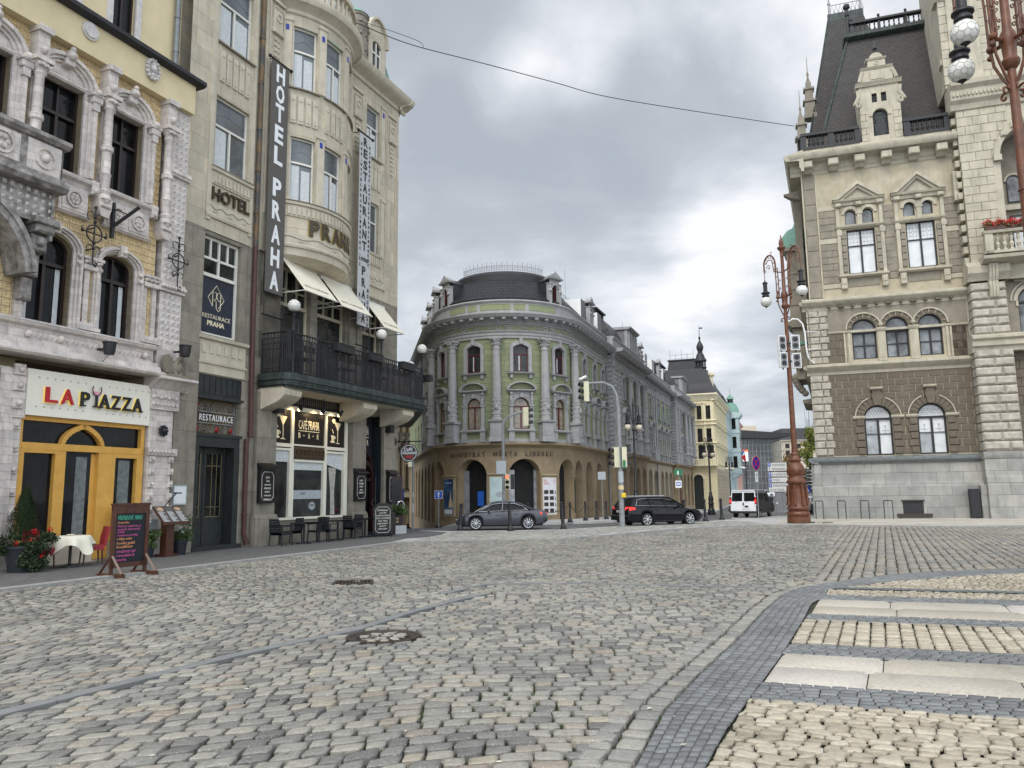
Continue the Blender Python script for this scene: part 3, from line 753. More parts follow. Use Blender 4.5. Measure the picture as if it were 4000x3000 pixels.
for(x0,y0,x1,y1)in((27.5,74,33,96),(30,80,33.5,88),(38,108,40,112),(40,118,42,124),(31,90,29,97),(29,97,33,106)):mark(x0,y0,x1,y1,.25,m)
for i in range(7):mark(20.5+i*.9,60.6+i*.1,21.0+i*.9,60.7+i*.1,.5,m)
mesh('road_marking',m,'line_white',kind='structure')
m=MB();m.lathe(WF,mh[0],mh[1],[(.45,-.05),(.45,.002),(.40,.004),(.39,-.012),(.33,-.02)],28)
for a in range(0,180,30):
 c_,s_=math.cos(R_(a)),math.sin(R_(a))
 m.poly(Flat(mh[0],mh[1],a),[(-.33,-.012),(.33,-.012),(.33,-.002),(-.33,-.002)],-.012,.012)
mc=mesh('manhole_cover',m,'iron',label='round rusty iron manhole cover with stone filling among the cobbles',cat='manhole cover',loc=(mh[0],mh[1],0))
Q=quads_strip(lambda a,v:(mh[0]+a,mh[1]+v),-.3,.3,-.3,.3,.13,.13,.18,.02,.01);cen=Q.mean(1)-mh
s=stones('stone_filling',Q[np.linalg.norm(cen,axis=1)<.27]-mh,'cobble',coarse=1,deep=.03);s.parent=mc;del s['kind']
m=MB();DF=Flat(dr[0],dr[1],80)
m.box(DF,-.38,.38,-.06,.004,-.34,-.29);m.box(DF,-.38,.38,-.06,.004,.29,.34);m.box(DF,-.38,-.33,-.06,.004,-.29,.29);m.box(DF,.33,.38,-.06,.004,-.29,.29)
for i in range(9):m.box(DF,-.31+i*.07,-.28+i*.07,-.04,.0,-.29,.29)
mesh('drain_grate',m,'iron',label='rusty rectangular drain grate in the cobbles near the hotel side',cat='drain grate',loc=(dr[0],dr[1],0))
def tufts(name,pts,mat,h=.03,blades=9,spread=.03,**kw):
 m=MB()
 for(x,y,z)in pts:
  for i in range(blades):
   a=rng.uniform(0,6.28);r=rng.uniform(0,spread);px,py=x+r*math.cos(a),y+r*math.sin(a);hh=h*rng.uniform(.5,1.2);w_=.0035
   b=rng.uniform(0,6.28);lx,ly=math.cos(b)*hh*.7,math.sin(b)*hh*.7
   m.q(m.P(WF,px-w_*math.sin(b),py+w_*math.cos(b),z),m.P(WF,px+w_*math.sin(b),py-w_*math.cos(b),z),m.P(WF,px+lx,py+ly,z+hh))
 return mesh(name,m,mat,smooth=0,**kw)
pts=[]
cl=[(rng.uniform(-2.6,1.6),rng.uniform(4.8,9.5))for _ in range(34)]+[(-.1+rng.gauss(0,.5),6.2+rng.gauss(0,.6))for _ in range(16)]
for(cx_,cy_)in cl:
 for _ in range(46):pts.append((cx_+rng.gauss(0,.16),cy_+rng.gauss(0,.12),-.032))
tufts('moss',pts,'grass',.022,7,.02,kind='stuff')
m=MB()
for _ in range(240):
 y_=4.6+14*rng.random()**1.5;x_=rng.uniform(-.66,.3)*y_;a=rng.uniform(0,6.28);s_=rng.uniform(.006,.016)
 if rng.random()<.15:s_*=2
 c_,d_=math.cos(a)*s_,math.sin(a)*s_;z_=.012
 m.q(m.P(WF,x_-c_,y_-d_,z_),m.P(WF,x_-d_*.5,y_+c_*.5,z_+.004),m.P(WF,x_+c_,y_+d_,z_+.002),m.P(WF,x_+d_*.5,y_-c_*.5,z_))
mesh('litter',m,'litter',smooth=0,kind='stuff')
tufts('grass_tuft',[(14.7+.66*math.cos(a/9.),40.1-.66*math.sin(a/9.)+rng.uniform(-.1,.05),.04)for a in range(-3,28)]+[(15.4+rng.uniform(0,.7),39.5+rng.uniform(-.1,.1),.04)for _ in range(18)],'grass',.09,14,.07,kind='stuff')
LF=WL
def P3(F,u,n,z):return F.map(u,n,z)
pm('curtain_dim',(.16,.18,.18),.6,.3,7)
ho=thing('ornate_house','ornate house clad in yellow and white glazed tiles with arched windows and orange shopfront','building',P3(LF,-6,-1,0))
ZT=14.05
HU=(-8.55,-7.36,10.56,13.05);HV=(-6.45,-5.34,10.56,13.0)
LA=(-8.62,-7.36,6.27,8.75,.36);LB=(-6.48,-5.37,6.27,8.66,.32);LC=(-11.8,-10.6,6.27,8.75,.36)
UC=(-10.6,-9.4,10.5,13.05)
holes=[(*HU,0),(*HV,0),(*UC,0),LA,LB]
m=MB();m.wall(LF,-15,-4.62,5.35,ZT,holes,0,.34)
m.box(LF,-15,-3.68,5.3,14.05,-9,-.5);m.box(LF,-15,-8.45,0,5.3,-9,-.35);m.box(LF,-4.66,-3.68,0,5.3,-9,-.06)
mw_=m
def clear(u0,u1,z0,z1,hs):
 for h in hs:
  if u1>h[0]and u0<h[1]and z1>h[2]and z0<h[3]:return False
 return True
m=MB();blk=[(-8.6,-7.3,10.5,13.3),(-6.5,-5.3,10.5,13.3),(-10.7,-9.3,10.5,13.3),(-8.7,-7.3,6.2,8.75),(-6.55,-5.3,6.2,8.66)]
t=.205
z=6.3
while z<14.0:
 u=-11.
 while u<-4.7:
  if clear(u+.02,u+t-.02,z+.02,z+t-.02,blk):m.pyr(LF,u+.006,u+t-.006,z+.006,min(z+t-.006,14.04),0,.05)
  u+=t
 z+=t
for(a,b)in((-7.02,-6.72),):
 pass
my_=m
m=MB();z=6.4
while z<13.9:
 for i in range(4):
  u=-4.44+i*.195;m.pyr(LF,u,u+.19,z,z+.19,.12,.17,.5)
 z+=.2
mesh('wall',[(mw_,'tile_joint'),(my_,'tile_yellow'),(m,'glazed_tile')],None,ho,smooth=20)
m=MB()
m.box(LF,-4.5,-3.66,5.3,14.05,-.5,.12)
m.box(LF,-4.62,-3.62,8.0,8.3,0,.22);m.box(LF,-4.5,-3.6,11.75,11.98,.1,.24)
for i in range(8):m.ball(LF,-4.5+i*.12,.25,8.15,.07,8,6)
for i in range(9):m.ball(LF,-4.45+i*.1,.25,11.86,.05,6,5)
m.box(LF,-4.62,-3.74,0,4.35,-.06,.10);m.box(LF,-4.68,-3.68,0,.9,-.06,.16)
m.box(LF,-4.66,-3.62,4.35,4.95,-.06,.2);m.box(LF,-4.68,-3.6,2.98,3.2,.08,.2)
for i in range(7):m.ball(LF,-4.6+i*.14,.2,4.72+.03*(i%2),.085,8,6);m.ball(LF,-4.58+i*.14,.2,4.5,.06,8,6);m.ball(LF,-4.6+i*.14,.2,3.08,.06,8,6)
for k in range(7):
 z=.55+k*.37
 for u in(-4.56,-3.86):m.cbox(LF,u,u+.2,z,z+.2,.08,.16,.02);m.ball(LF,u+.1,.18,z+.1,.05,8,6)
m.box(LF,-4.35,-3.98,3.45,3.98,.08,.13)
m.box(LF,-9.1,-8.46,0,5.0,-.3,.08);m.box(LF,-9.1,-8.42,3.75,4.95,-.06,.14)
for k in range(6):
 z=.7+k*.55;m.cbox(LF,-8.74,-8.5,z,z+.22,.06,.14,.02);m.ball(LF,-8.62,.16,z+.11,.06,8,6)
for zc in(4.1,4.55,4.95):m.cbox(LF,-8.78,-8.5,zc-.14,zc+.14,.12,.2,.02);m.ball(LF,-8.64,.22,zc,.08,8,6)
for(ri,ro,n)in((1.3,1.42,.2),(1.42,1.55,.26),(1.55,1.72,.17),(1.18,1.3,.12)):m.ring(LF,-10.4,3.1,ri,ro,-.1,n,0,100,16,ey=1.25)
for(u0,u1,n)in((-9.22,-9.1,.12),(-9.1,-8.98,.2),(-8.98,-8.85,.26),(-8.85,-8.68,.17)):m.box(LF,u0,u1,0,3.1,-.1,n)
mesh('pilaster',m,'glazed_white',ho)
m=MB()
m.sweep(LF,-15,-4.5,[(-.1,5.3),(.55,5.3),(.6,5.36),(.5,5.42),(.35,5.46),(.3,5.6),(.2,5.62),(.2,5.72),(-.1,5.72)])
m.sweep(LF,-15,-4.6,[(-.1,5.72),(.1,5.72),(.1,6.08),(.22,6.12),(.26,6.2),(.2,6.26),(-.1,6.28)])
for i in range(26):
 u=-8.35+i*.148;
 if u>-4.75:break
 m.cbox(LF,u,u+.1,5.84,5.96,.08,.13,.02);m.ball(LF,u+.05,.13,5.9,.028,6,5)
for u in(-8.5,-7.62,-6.35,-4.95):m.ball(LF,u,.16,5.9,.1,8,6)
m.sweep(LF,-4.72,-3.3,[(-.1,4.95),(.2,4.95),(.3,5.05),(.5,5.2),(.62,5.24),(.62,5.32),(-.1,5.34)])
for(u0,u1)in((-7.12,-6.58),(-5.12,-4.6)):
 m.box(LF,u0,u1,7.98,8.12,0,.2);m.box(LF,u0-.04,u1+.04,8.26,8.34,0,.26)
 for i in range(6):m.ball(LF,u0+.05+i*(u1-u0-.1)/5,.2,8.19+.02*(i%2),.06,8,6)
for(u0,u1)in((-8.95,-7.05),(-6.7,-4.85)):m.sweep(LF,u0,u1,[(0,10.2),(.12,10.2),(.16,10.3),(.28,10.36),(.3,10.46),(.1,10.54),(-.2,10.56),(-.2,10.2)])
for u in(-7.0,-4.98):m.cbox(LF,u-.1,u+.12,10.1,10.5,0,.3);m.ball(LF,u,.3,10.2,.09,8,6)
mesh('cornice_band',m,'glazed_white',ho)
for(a,b,c,d)in(HU,HV,UC):
 m=MB()
 cu=(a+b)/2;hw=(b-a)/2
 for(off,wd,n)in((0,.10,.08),(.10,.10,.15),(.20,.12,.22),(.32,.06,.12)):
  m.box(LF,b+off,b+off+wd,c,d+.05,-.2,n);m.box(LF,a-off-wd,a-off,c,d+.05,-.2,n)
  m.ring(LF,cu,d+.02,hw+off,hw+off+wd,-.2,n,0,180,18,ey=.80)
 m.poly(LF,[(cu-(hw)*math.cos(math.pi*i/16),d+.02+.80*hw*math.sin(math.pi*i/16))for i in range(17)],-.25,.02)
 for i in range(7):m.box(LF,cu-hw+.02+i*hw*2/7,cu-hw+i*hw*2/7+.012,d,d+.3,.01,.022)
 m.sweep(LF,a-.02,b+.02,[(-.2,d-.03),(.07,d-.03),(.11,d+.02),(.07,d+.08),(-.2,d+.08)])
 m.ball(LF,cu,.25,d+.86*hw+.2,.15,8,6);m.cbox(LF,cu-.14,cu+.14,d+.86*hw-.1,d+.86*hw+.1,0,.25);m.ball(LF,cu,.3,d+.86*hw+.36,.08,8,6)
 for u in(b+.25,a-.25):m.cbox(LF,u-.15,u+.17,d-.28,d-.08,0,.3);m.ball(LF,u,.28,d+.02,.12,8,6);m.box(LF,u-.1,u+.1,d-.5,d-.28,0,.27);m.cbox(LF,u-.2,u+.2,d-.1,d-.02,0,.34)
 mesh('window_surround',m,'glazed_white',ho)
for(a,b,c,d,r)in(LA,LB):
 m=MB()
 cu=(a+b)/2;hw=(b-a)/2
 for(off,wd,n)in((0,.07,.06),(.07,.07,.13),(.14,.08,.19),(.22,.05,.12)):
  m.ring(LF,cu,d-r,hw+off,hw+off+wd,-.2,n,0,180,18,ey=.66+.12*off)
  m.box(LF,b+off,b+off+wd,c,d-r,-.2,n);m.box(LF,a-off-wd,a-off,c,d-r,-.2,n)
 m.cbox(LF,cu-.1,cu+.1,d-.05,d+.28,.1,.27);m.ball(LF,cu,.28,d+.1,.1,8,6)
 for u in(a-.12,b+.12):m.ball(LF,u,.18,d-r-.1,.06,8,6);m.ball(LF,u,.18,d-r-.3,.07,8,6)
 mesh('window_surround',m,'glazed_white',ho)
m=MB()
for(u0,u1)in((-7.02,-6.86),(-6.74,-6.6),(-5.08,-4.95),(-4.74,-4.6)):m.box(LF,u0,u1,6.3,7.98,-.05,.1)
for(u0,u1)in((-7.12,-6.56),(-5.14,-4.5)):m.box(LF,u0,u1,6.28,6.5,-.05,.16);m.box(LF,u0-.04,u1+.04,6.28,6.38,-.05,.22)
mesh('pilaster',m,'glazed_white',ho)
for uc in(-8.82,-6.72,-4.58):
 m=MB();nn=.26
 m.lathe(LF,uc,nn,[(.20,10.05),(.2,10.12),(.16,10.2),(.19,10.3),(.13,10.36),(.15,10.75),(.17,10.8),(.13,10.86),(.135,11.45),(.18,11.5),(.18,11.62),(.125,11.68),(.12,12.7),(.16,12.76),(.14,12.84),(.2,12.98),(.22,13.08)],12)
 m.box(LF,uc-.24,uc+.24,13.06,13.18,0,.5);m.box(LF,uc-.16,uc+.16,13.18,13.95,0,.36);m.box(LF,uc-.2,uc+.2,13.9,14.06,0,.46)
 for k in range(5):m.ball(LF,uc-.14+.07*k,.46,12.95+.02*(k%2),.05,6,5)
 m.ball(LF,uc,.4,13.4,.1,8,6)
 m.poly(LF,[(uc-.22,10.1),(uc+.22,10.1),(uc+.2,9.8),(uc+.12,9.55),(uc-.12,9.55),(uc-.2,9.8)],0,.36)
 for k in range(4):m.ball(LF,uc-.12+.08*k,.38,9.86,.06,6,5)
 m.ball(LF,uc,.36,10.02,.09,8,6)
 mesh('column',m,'glazed_white',ho)
for(u0,u1,k)in((-7.95,-7.1,1),(-6.56,-5.04,2)):
 m=MB();m.box(LF,u0,u1,9.44,10.2,0,.14);w_=(u1-u0-.1)/k
 m.sweep(LF,u0-.05,u1+.05,[(0,9.36),(.14,9.36),(.2,9.42),(.14,9.47),(0,9.47)])
 for i in range(k):
  a=u0+.08+i*w_;c_=a+w_/2-.04;m.box(LF,a,a+w_-.06,9.5,10.12,.14,.17);m.cbox(LF,a+.08,a+w_-.14,9.57,10.05,.17,.14,.03)
  m.ring(LF,c_,9.81,.19,.24,.16,.23,0,360,16)
  for j in range(6):m.ball(LF,c_+.1*math.cos(j*1.05),.19,9.81+.1*math.sin(j*1.05),.065,6,5)
  m.ball(LF,c_,.22,9.81,.06,6,5)
 mesh('relief_panel',m,'glazed_white',ho)
for h in(HU,HV,UC):window(LF,ho,h[0],h[1],h[2],h[3],-.3,0,.07,'dark_frame','glass_dark',1,trans=h[2]+1.55,subtr=1,fd=.1)
for h in(LA,LB):
 o=window(LF,ho,h[0],h[1],h[2],h[3],-.3,h[4],.075,'dark_frame','glass_dark',1,trans=h[2]+1.62,subtr=1,fd=.1)
 m=MB();w_=h[1]-h[0]
 m.box(LF,h[0]+.1,h[0]+.28,h[2]+.08,h[2]+1.6,-.275,-.268);m.box(LF,h[1]-.26,h[1]-.12,h[2]+.08,h[2]+1.6,-.275,-.268)
 mesh('curtain',m,'curtain',o)
m=MB();m.box(LF,-15,-3.66,14.05,15.05,-9,.3);mesh('attic_wall',m,'plaster_yellow',ho)
m=MB();m.wall(LF,-15,-3.7,15.1,21,[(-6.3,-5.5,15.75,17.6,0),(-8.4,-7.5,15.75,17.6,0)],-.45,.2);m.box(LF,-15,-3.7,15.1,21,-9,-.7);mesh('upper_wall',m,'plaster_yellow',ho)
for(a,b)in((-6.3,-5.5),(-8.4,-7.5)):
 m=MB();m.box(LF,a-.2,a,15.55,17.8,-.5,-.38);m.box(LF,b,b+.2,15.55,17.8,-.5,-.38);m.box(LF,a-.25,b+.25,15.5,15.6,-.5,-.3)
 mesh('window_trim',m,'glazed_tile',ho)
for(a,b)in((-6.3,-5.5),(-8.4,-7.5)):window(LF,ho,a,b,15.75,17.6,-.62,0,.06,'dark_frame','glass_dark',1,fd=.06)
m=MB();m.sweep(LF,-15,-3.45,[(-.5,15.02),(.45,15.02),(.56,15.08),(.56,15.2),(.45,15.22),(-.5,15.3)]);mesh('gutter',m,'roof_dark',ho)
m=MB();m.tube(LF,[(-4.0,-.3,15.3),(-4.0,-.3,18.4),(-3.86,-.1,18.9),(-3.6,0,19.2),(-3.6,0,21)],.09,10)
for z in(16.2,17.4,18.3):m.lathe(LF,-4.0,-.3,[(.105,z),(.105,z+.06)],10)
mesh('downpipe',m,'zinc',ho)
m=MB();m.box(LF,-15,-4,21,21.4,-9,-.1);mesh('roof',m,'roof_dark',ho)
m=MB();m.disc(LF,-7.52,14.72,.26,.3,.36);m.disc(LF,-7.52,14.72,.20,.36,.40);mesh('roundel',m,'glazed_tile',ho)
m=MB();m.disc(LF,-5.41,14.68,.26,.3,.36,ey=1.3)
for j in range(14):a=j*6.283/14;m.ball(LF,-5.41+.22*math.cos(a),.38,14.68+.3*math.sin(a),.06,6,5)
m.ball(LF,-5.41,.38,14.70,.115,10,8,ez=1.25);m.ball(LF,-5.41,.38,14.83,.09,8,6);m.ball(LF,-5.41,.49,14.68,.022,6,5);m.ball(LF,-5.41,.36,14.5,.09,8,6)
mesh('relief_head',m,'glazed_tile',ho)
m=MB()
m.box(LF,-15,-8.5,9.55,9.75,0,1.15);m.sweep(LF,-15,-8.42,[(0,9.45),(1.1,9.45),(1.2,9.55),(1.2,9.66),(1.05,9.72),(0,9.72)])
m.box(LF,-15,-8.55,9.72,10.6,.85,1.05);m.box(LF,-8.75,-8.55,9.72,10.6,0,1.05)
m.sweep(LF,-15,-8.44,[(.75,10.6),(1.12,10.6),(1.22,10.68),(1.22,10.78),(1.1,10.84),(.75,10.84)]);m.box(LF,-8.84,-8.46,10.6,10.8,0,.8)
mesh('balcony',m,'glazed_dark',ho)
m=MB()
for c_ in(-10.15,-11.55):
 m.cbox(LF,c_-.48,c_+.48,9.8,10.55,1.0,1.09,.03);m.ring(LF,c_,10.18,.24,.3,1.05,1.14,0,360,16)
 for j in range(6):m.ball(LF,c_+.13*math.cos(j*1.05),1.1,10.18+.13*math.sin(j*1.05),.07,6,5)
m.box(LF,-9.5,-8.62,9.78,10.56,1.04,1.08);m.ring(LF,-9.05,10.17,.22,.28,1.07,1.12,0,360,16);m.ball(LF,-9.05,1.1,10.17,.12,8,6)
mesh('balcony_relief',m,'glazed_white',ho)
m=MB()
for i in range(18):
 for j in range(4):
  u,z=-12.1+i*.2,8.68+j*.2
  if(u+10.7+.1)**2*.8+(z-7.0)**2>3.0 and u<-8.6:m.pyr(LF,u,u+.19,z,z+.19,.78,.84,.5)
mesh('balcony_tiles',m,'glazed_tile',ho,smooth=0)
m=MB()
for(ri,ro,n)in((1.55,1.7,.86),(1.7,1.82,.92)):m.ring(LF,-10.7,7.0,ri,ro,.0,n,8,172,22,ey=1.15)
m.wall(LF,-12.6,-8.56,8.6,9.5,[],.78);m.box(LF,-8.62,-8.54,8.2,9.5,0,.84)
for(u0,u1,n,z0,z1)in((-9.0,-8.5,.9,8.35,8.62),(-8.96,-8.54,.7,7.9,8.35),(-8.92,-8.58,.5,7.3,7.9),(-8.9,-8.6,.34,6.7,7.3)):m.cbox(LF,u0,u1,z0,z1,0,n,.05)
m.cbox(LF,-9.1,-8.45,8.55,8.72,0,1.0);m.ball(LF,-8.75,.72,8.15,.14,8,6);m.ball(LF,-8.75,.5,7.6,.1,8,6)
mesh('balcony_arch',m,'glazed_dark',ho)
m=MB()
def fr(u0,u1,z0,z1,n0=-.18,n1=.02):m.box(LF,u0,u1,z0,z1,n0,n1)
fr(-8.45,-4.68,3.72,3.86);fr(-8.45,-8.36,.0,3.72);fr(-4.80,-4.68,0,3.72);fr(-8.36,-4.8,2.98,3.16,-.18,.03);fr(-7.36,-7.14,.55,2.98);fr(-6.16,-5.72,.1,2.98)
fr(-8.36,-7.36,2.9,2.98);fr(-8.36,-8.28,.7,2.9);fr(-7.44,-7.36,.7,2.9);fr(-5.72,-4.80,2.86,2.98);fr(-5.72,-5.62,.7,2.86);fr(-4.9,-4.8,.7,2.86);fr(-8.36,-7.36,.55,.72);fr(-5.72,-4.8,.55,.72);fr(-6.3,-6.16,.1,2.95,-.3,-.1)
m2=m
for sgn in(1,-1):
 ap=[]
 for i in range(9):
  a=R_(62*i/8.);x=1.35*math.cos(a)-.70;z=3.12+1.35*.52*math.sin(a)*1.04
  ap.append((x,z))
 for i in range(8):
  (x0,z0),(x1,z1)=ap[i],ap[i+1];k_=.84
  m.poly(LF,[(-6.66+sgn*x0,z0),(-6.66+sgn*x1,z1),(-6.66+sgn*(x1-.10 if i<7 else x1),z1-.05-.01*i),(-6.66+sgn*(x0-.10),z0-.03-.01*i)],-.18,.035)
sf=mesh('shopfront',m,'orange_wood',ho)
m=MB();m.box(LF,-8.4,-4.75,.55,3.75,-.14,-.11);mesh('pane',m,'glass_dark',sf)
m=MB();m.box(LF,-8.4,-4.75,0,.56,-.16,-.02);mesh('stall_riser',m,'hotel_stone_smooth',sf)
m=MB();m.box(LF,-6.75,-6.42,.7,2.85,-.108,-.1);m.box(LF,-5.42,-5.05,.75,2.8,-.108,-.1);mesh('curtain',m,'curtain_dim',sf)
sg=thing('restaurant_sign','cream fascia sign reading LA PIAZZA in red and black letters over orange shopfront','sign',P3(LF,-6.5,0,4.4))
msb=MB();msb.box(LF,-8.44,-4.64,3.84,5.02,-.1,.14)
m=MB()
for(c,u,w_,sh)in(('L',-7.96,.34,0),('A',-7.52,.36,0)):m.text(LF,c,u,4.21,.40,.18,.23,w_,.02)
mesh('letters',m,'sign_red',sg,label='red letters L A')
m=MB()
for(c,u,w_)in(('P',-6.96,.27),('A',-6.40,.34),('Z',-6.02,.31),('Z',-5.66,.31),('A',-5.31,.33)):m.text(LF,c,u,4.2,.40,.18,.23,w_,.02)
for(u,w_)in((-6.96,.16),(-6.40,.12),(-6.17,.12),(-5.31,.12),(-5.08,.12)):m.box(LF,u-.02,u+w_,4.2,4.23,.18,.232)
m.tube(LF,[(-6.60,.2,4.78),(-6.62,.2,4.68),(-6.60,.2,4.6),(-6.54,.2,4.54),(-6.48,.2,4.52),(-6.42,.2,4.54),(-6.36,.2,4.6),(-6.34,.2,4.68),(-6.36,.2,4.78)],.014,6)
m.box(LF,-6.51,-6.45,4.24,4.53,.18,.22);m.box(LF,-6.58,-6.38,4.2,4.24,.18,.22)
mesh('letters',m,'sign_black',sg,label='black letters P A Z Z A with a wine glass for the letter I')
m=MB();m.poly(LF,[(-6.60,4.64),(-6.36,4.64),(-6.38,4.58),(-6.44,4.545),(-6.52,4.545),(-6.58,4.58)],.17,.19);mesh('wine_glass',m,'sign_pink',sg)
m=MB()
for(c,u,w_)in(('L',-7.96,.34),('A',-7.52,.36),('P',-6.96,.27),('A',-6.40,.34),('Z',-6.02,.31),('Z',-5.66,.31),('A',-5.31,.33)):m.text(LF,c,u-.02,4.2,.41,.142,.15,w_,.025)
mlg=m
m=MB()
for i in range(7):m.ball(LF,-8.12+i*.22,.14,4.83,.028,8,6);m.ball(LF,-8.16+i*.22,.14,4.08,.028,8,6)
for i in range(7):m.ball(LF,-6.05+i*.22,.14,4.83,.028,8,6);m.ball(LF,-6.1+i*.22,.14,4.08,.028,8,6)
mesh('sign_board',[(msb,'sign_cream'),(mlg,'sign_yellow'),(m,'glazed_tile')],None,sg)
def cup(loc_u,n_,z,label):
 t=thing('wall_floodlight',label,'floodlight',P3(LF,loc_u,n_,z),'black cup floodlights on the ornate house')
 m=MB();m.lathe(LF,loc_u,n_,[(.06,z-.16),(.13,z-.15),(.16,z),(.17,z+.16),(.19,z+.17),(.19,z+.2),(.16,z+.2),(.15,z+.1)],16);mesh('housing',m,'cast_black',t)
 m=MB();m.tube(LF,[(loc_u,n_-.1,z+.02),(loc_u-.05,n_-.4,z+.02)],.035,8);m.tube(LF,[(loc_u,n_,z-.15),(loc_u-.1,n_-.05,z-.3),(loc_u,n_-.35,z-.42),(loc_u+.2,n_-.42,z-.44)],.009,5);mesh('bracket',m,'cast_black',t)
cup(-6.52,.62,5.78,'black cup floodlight above the letters of the pizzeria sign')
cup(-3.98,.72,6.12,'black cup floodlight above the stone eagle')
def cross(u,z,n,label,s=1.):
 m=MB()
 m.tube(LF,[(u,n,z+.75*s),(u,n,z-.7*s)],.022*s,6);m.tube(LF,[(u-.36*s,n,z+.03),(u+.36*s,n,z+.03)],.02*s,6)
 m.tube(LF,[(u+.24*s*math.cos(a*.393),n,z+.03+.24*s*math.sin(a*.393))for a in range(17)],.02*s,6)
 for(a,b)in((0,.78),(0,.5),(-.36,.03),(.36,.03),(0,-.4),(0,-.25),(0,.36)):m.ball(LF,u+a*s,n,z+b*s,.05*s,6,5)
 for sg_ in(1,-1):
  for zz,r in((.5,.12),(-.42,.1)):m.tube(LF,[(u+sg_*s*(r+.01-r*math.cos(a*.55)),n,z+s*(zz+r*math.sin(a*.55)))for a in range(9)],.015*s,5)
  m.tube(LF,[(u+sg_*.36*s,n,z+.03),(u+sg_*.4*s,n,z+.12),(u+sg_*.34*s,n,z+.16)],.014*s,5)
 m.tube(LF,[(u,n,z-.7*s),(u+.02,n,z-.85*s),(u+.1*s,n,z-.9*s),(u+.14*s,n,z-.8*s),(u+.08*s,n,z-.76*s)],.02*s,6)
 m.tube(LF,[(u,0,z+.2),(u,n,z+.2)],.02,6);m.tube(LF,[(u,0,z-.4),(u,n,z-.4)],.02,6)
 return mesh('iron_ornament',m,'cast_black',label=label,cat='wall ornament',group='black iron wall ornaments',loc=P3(LF,u,n,z))
cross(-6.98,8.95,.32,'black iron cross ornament between the arched windows of the tiled house')
cross(-4.02,9.0,.3,'black iron cross ornament on the white tiled pilaster')
m=MB();m.box(LF,-6.42,-6.34,9.05,10.1,.2,.3);m.tube(LF,[(-6.38,.3,9.4),(-6.1,.95,9.95)],.05,6);m.tube(LF,[(-6.38,.3,9.9),(-6.2,.7,9.72)],.02,6)
mesh('pole_bracket',m,'cast_black',label='black iron flagpole bracket beside the left iron cross',cat='bracket',loc=P3(LF,-6.38,.25,9.1))
m=MB()
for i in range(9):a=i*6.283/9;m.ball(LF,-4.16+.13*math.cos(a),.2,3.72+.13*math.sin(a),.05,6,5)
m.ball(LF,-4.16,.22,3.72,.1,10,6)
mesh('rosette',m,'cast_black',ho)
eg=thing('eagle_statue','weathered stone eagle with spread wings on the pilaster capital','statue',P3(LF,-3.95,.35,5.34))
m=MB();m.ball(LF,-3.95,.36,5.66,.17,10,8,ez=1.35);m.ball(LF,-3.93,.46,5.92,.085,8,6);m.tube(LF,[(-3.93,.44,5.92),(-3.9,.6,5.88)],[.05,.015],6);m.ball(LF,-3.95,.4,5.8,.11,8,6)
m.box(LF,-4.35,-3.55,5.33,5.42,.1,.6)
for s_ in(-.09,.09):m.tube(LF,[(-3.95+s_,.4,5.55),(-3.95+s_,.46,5.42)],[.06,.045],6)
mesh('body',m,'th_mid',eg)
for s_ in(-1,1):
 m=MB();m.poly(LF,[(-3.95+s_*.1,5.82),(-3.95+s_*.28,6.05),(-3.95+s_*.42,6.0),(-3.95+s_*.46,5.75),(-3.95+s_*.36,5.45),(-3.95+s_*.22,5.42),(-3.95+s_*.14,5.55)],.24,.36)
 for k in range(5):m.tube(LF,[(-3.95+s_*(.18+.05*k),.37,5.98-.03*k),(-3.95+s_*(.17+.05*k),.38,5.48)],.022,5)
 mesh('wing',m,'th_mid',eg)
ht=thing('hotel','tall sandstone hotel with curved bow front and iron balcony over a lit café window','building',P3(LF,3,-1,0))
BC=LF.map(2.95,-2.03,0)
BW=Arc(BC[0],BC[1],3.03,66.8-47.9,66.8+47.9,uoff=-3.03*R_(66.8))
SF=Flat(*LF.map(9.3,0,0)[:2],-17)
m=MB()
W3=(-2.45,-.84,12.82,15.45,0);W4=(-2.45,-.84,17.45,20.05,0);WR=(-2.68,-.98,7.05,10.42,0)
m.wall(LF,-3.66,-.25,10.56,22.5,[W3,W4],0,.22)
RW1=(6.55,7.62,12.6,14.95,0);RW2=(6.55,7.62,17.1,19.5,0)
m.wall(LF,5.2,9.3,10.5,20.4,[RW1,RW2],0,.22)
m.wall(LF,-.25,.86,10.56,22.5,[],.10)
m.box(LF,-.27,-.25,10.5,22.5,-.4,.1);m.box(LF,.86,.88,10.5,22.5,-.4,.1)
m.wall(SF,0,26,-4,20.4,[],0)
m.box(LF,-3.6,9.25,10.4,20.3,-8,-.65);m.box(LF,-3.6,.9,20,22.5,-8,-.6)
m.box(LF,5.22,9.3,10.45,10.52,-.4,.0)
mw_=m
m=MB()
bh=[]
for s0 in(-1.59,-.12,1.55):
 w_=.5 if s0!=-.12 else .56
 bh+=[(s0-w_,s0+w_,12.83,15.42,0),(s0-w_,s0+w_,17.45,20.0,0)]
m.wall(BW,-2.53,2.53,10.72,20.6,bh,0,.22)
prev=None
for i in range(21):
 s_=-2.53+5.06*i/20;a=m.P(BW,s_,0,10.72);p=BW.map(s_,0,0);u=.72+4.46*i/20;c_=m.P(LF,u,0.0,10.45)
 if prev:m.q(prev[0],a,c_,prev[1])
 prev=(a,c_)
mbw_=m
m=MB()
DN=.05
m.box(LF,-3.66,-2.74,0,10.56,-.6,DN);m.box(LF,-.62,0.0,5.7,10.56,-.6,.02)
m.wall(LF,-3.66+.92,-.6,5.7,10.56,[WR],-.04,.3);m.box(LF,-.72,-.0,0,5.7,-.6,.0)
m.wall(LF,0.0,.98,5.5,10.56,[],.12);m.box(LF,0.0,.98,5.5,10.56,-.4,.12)
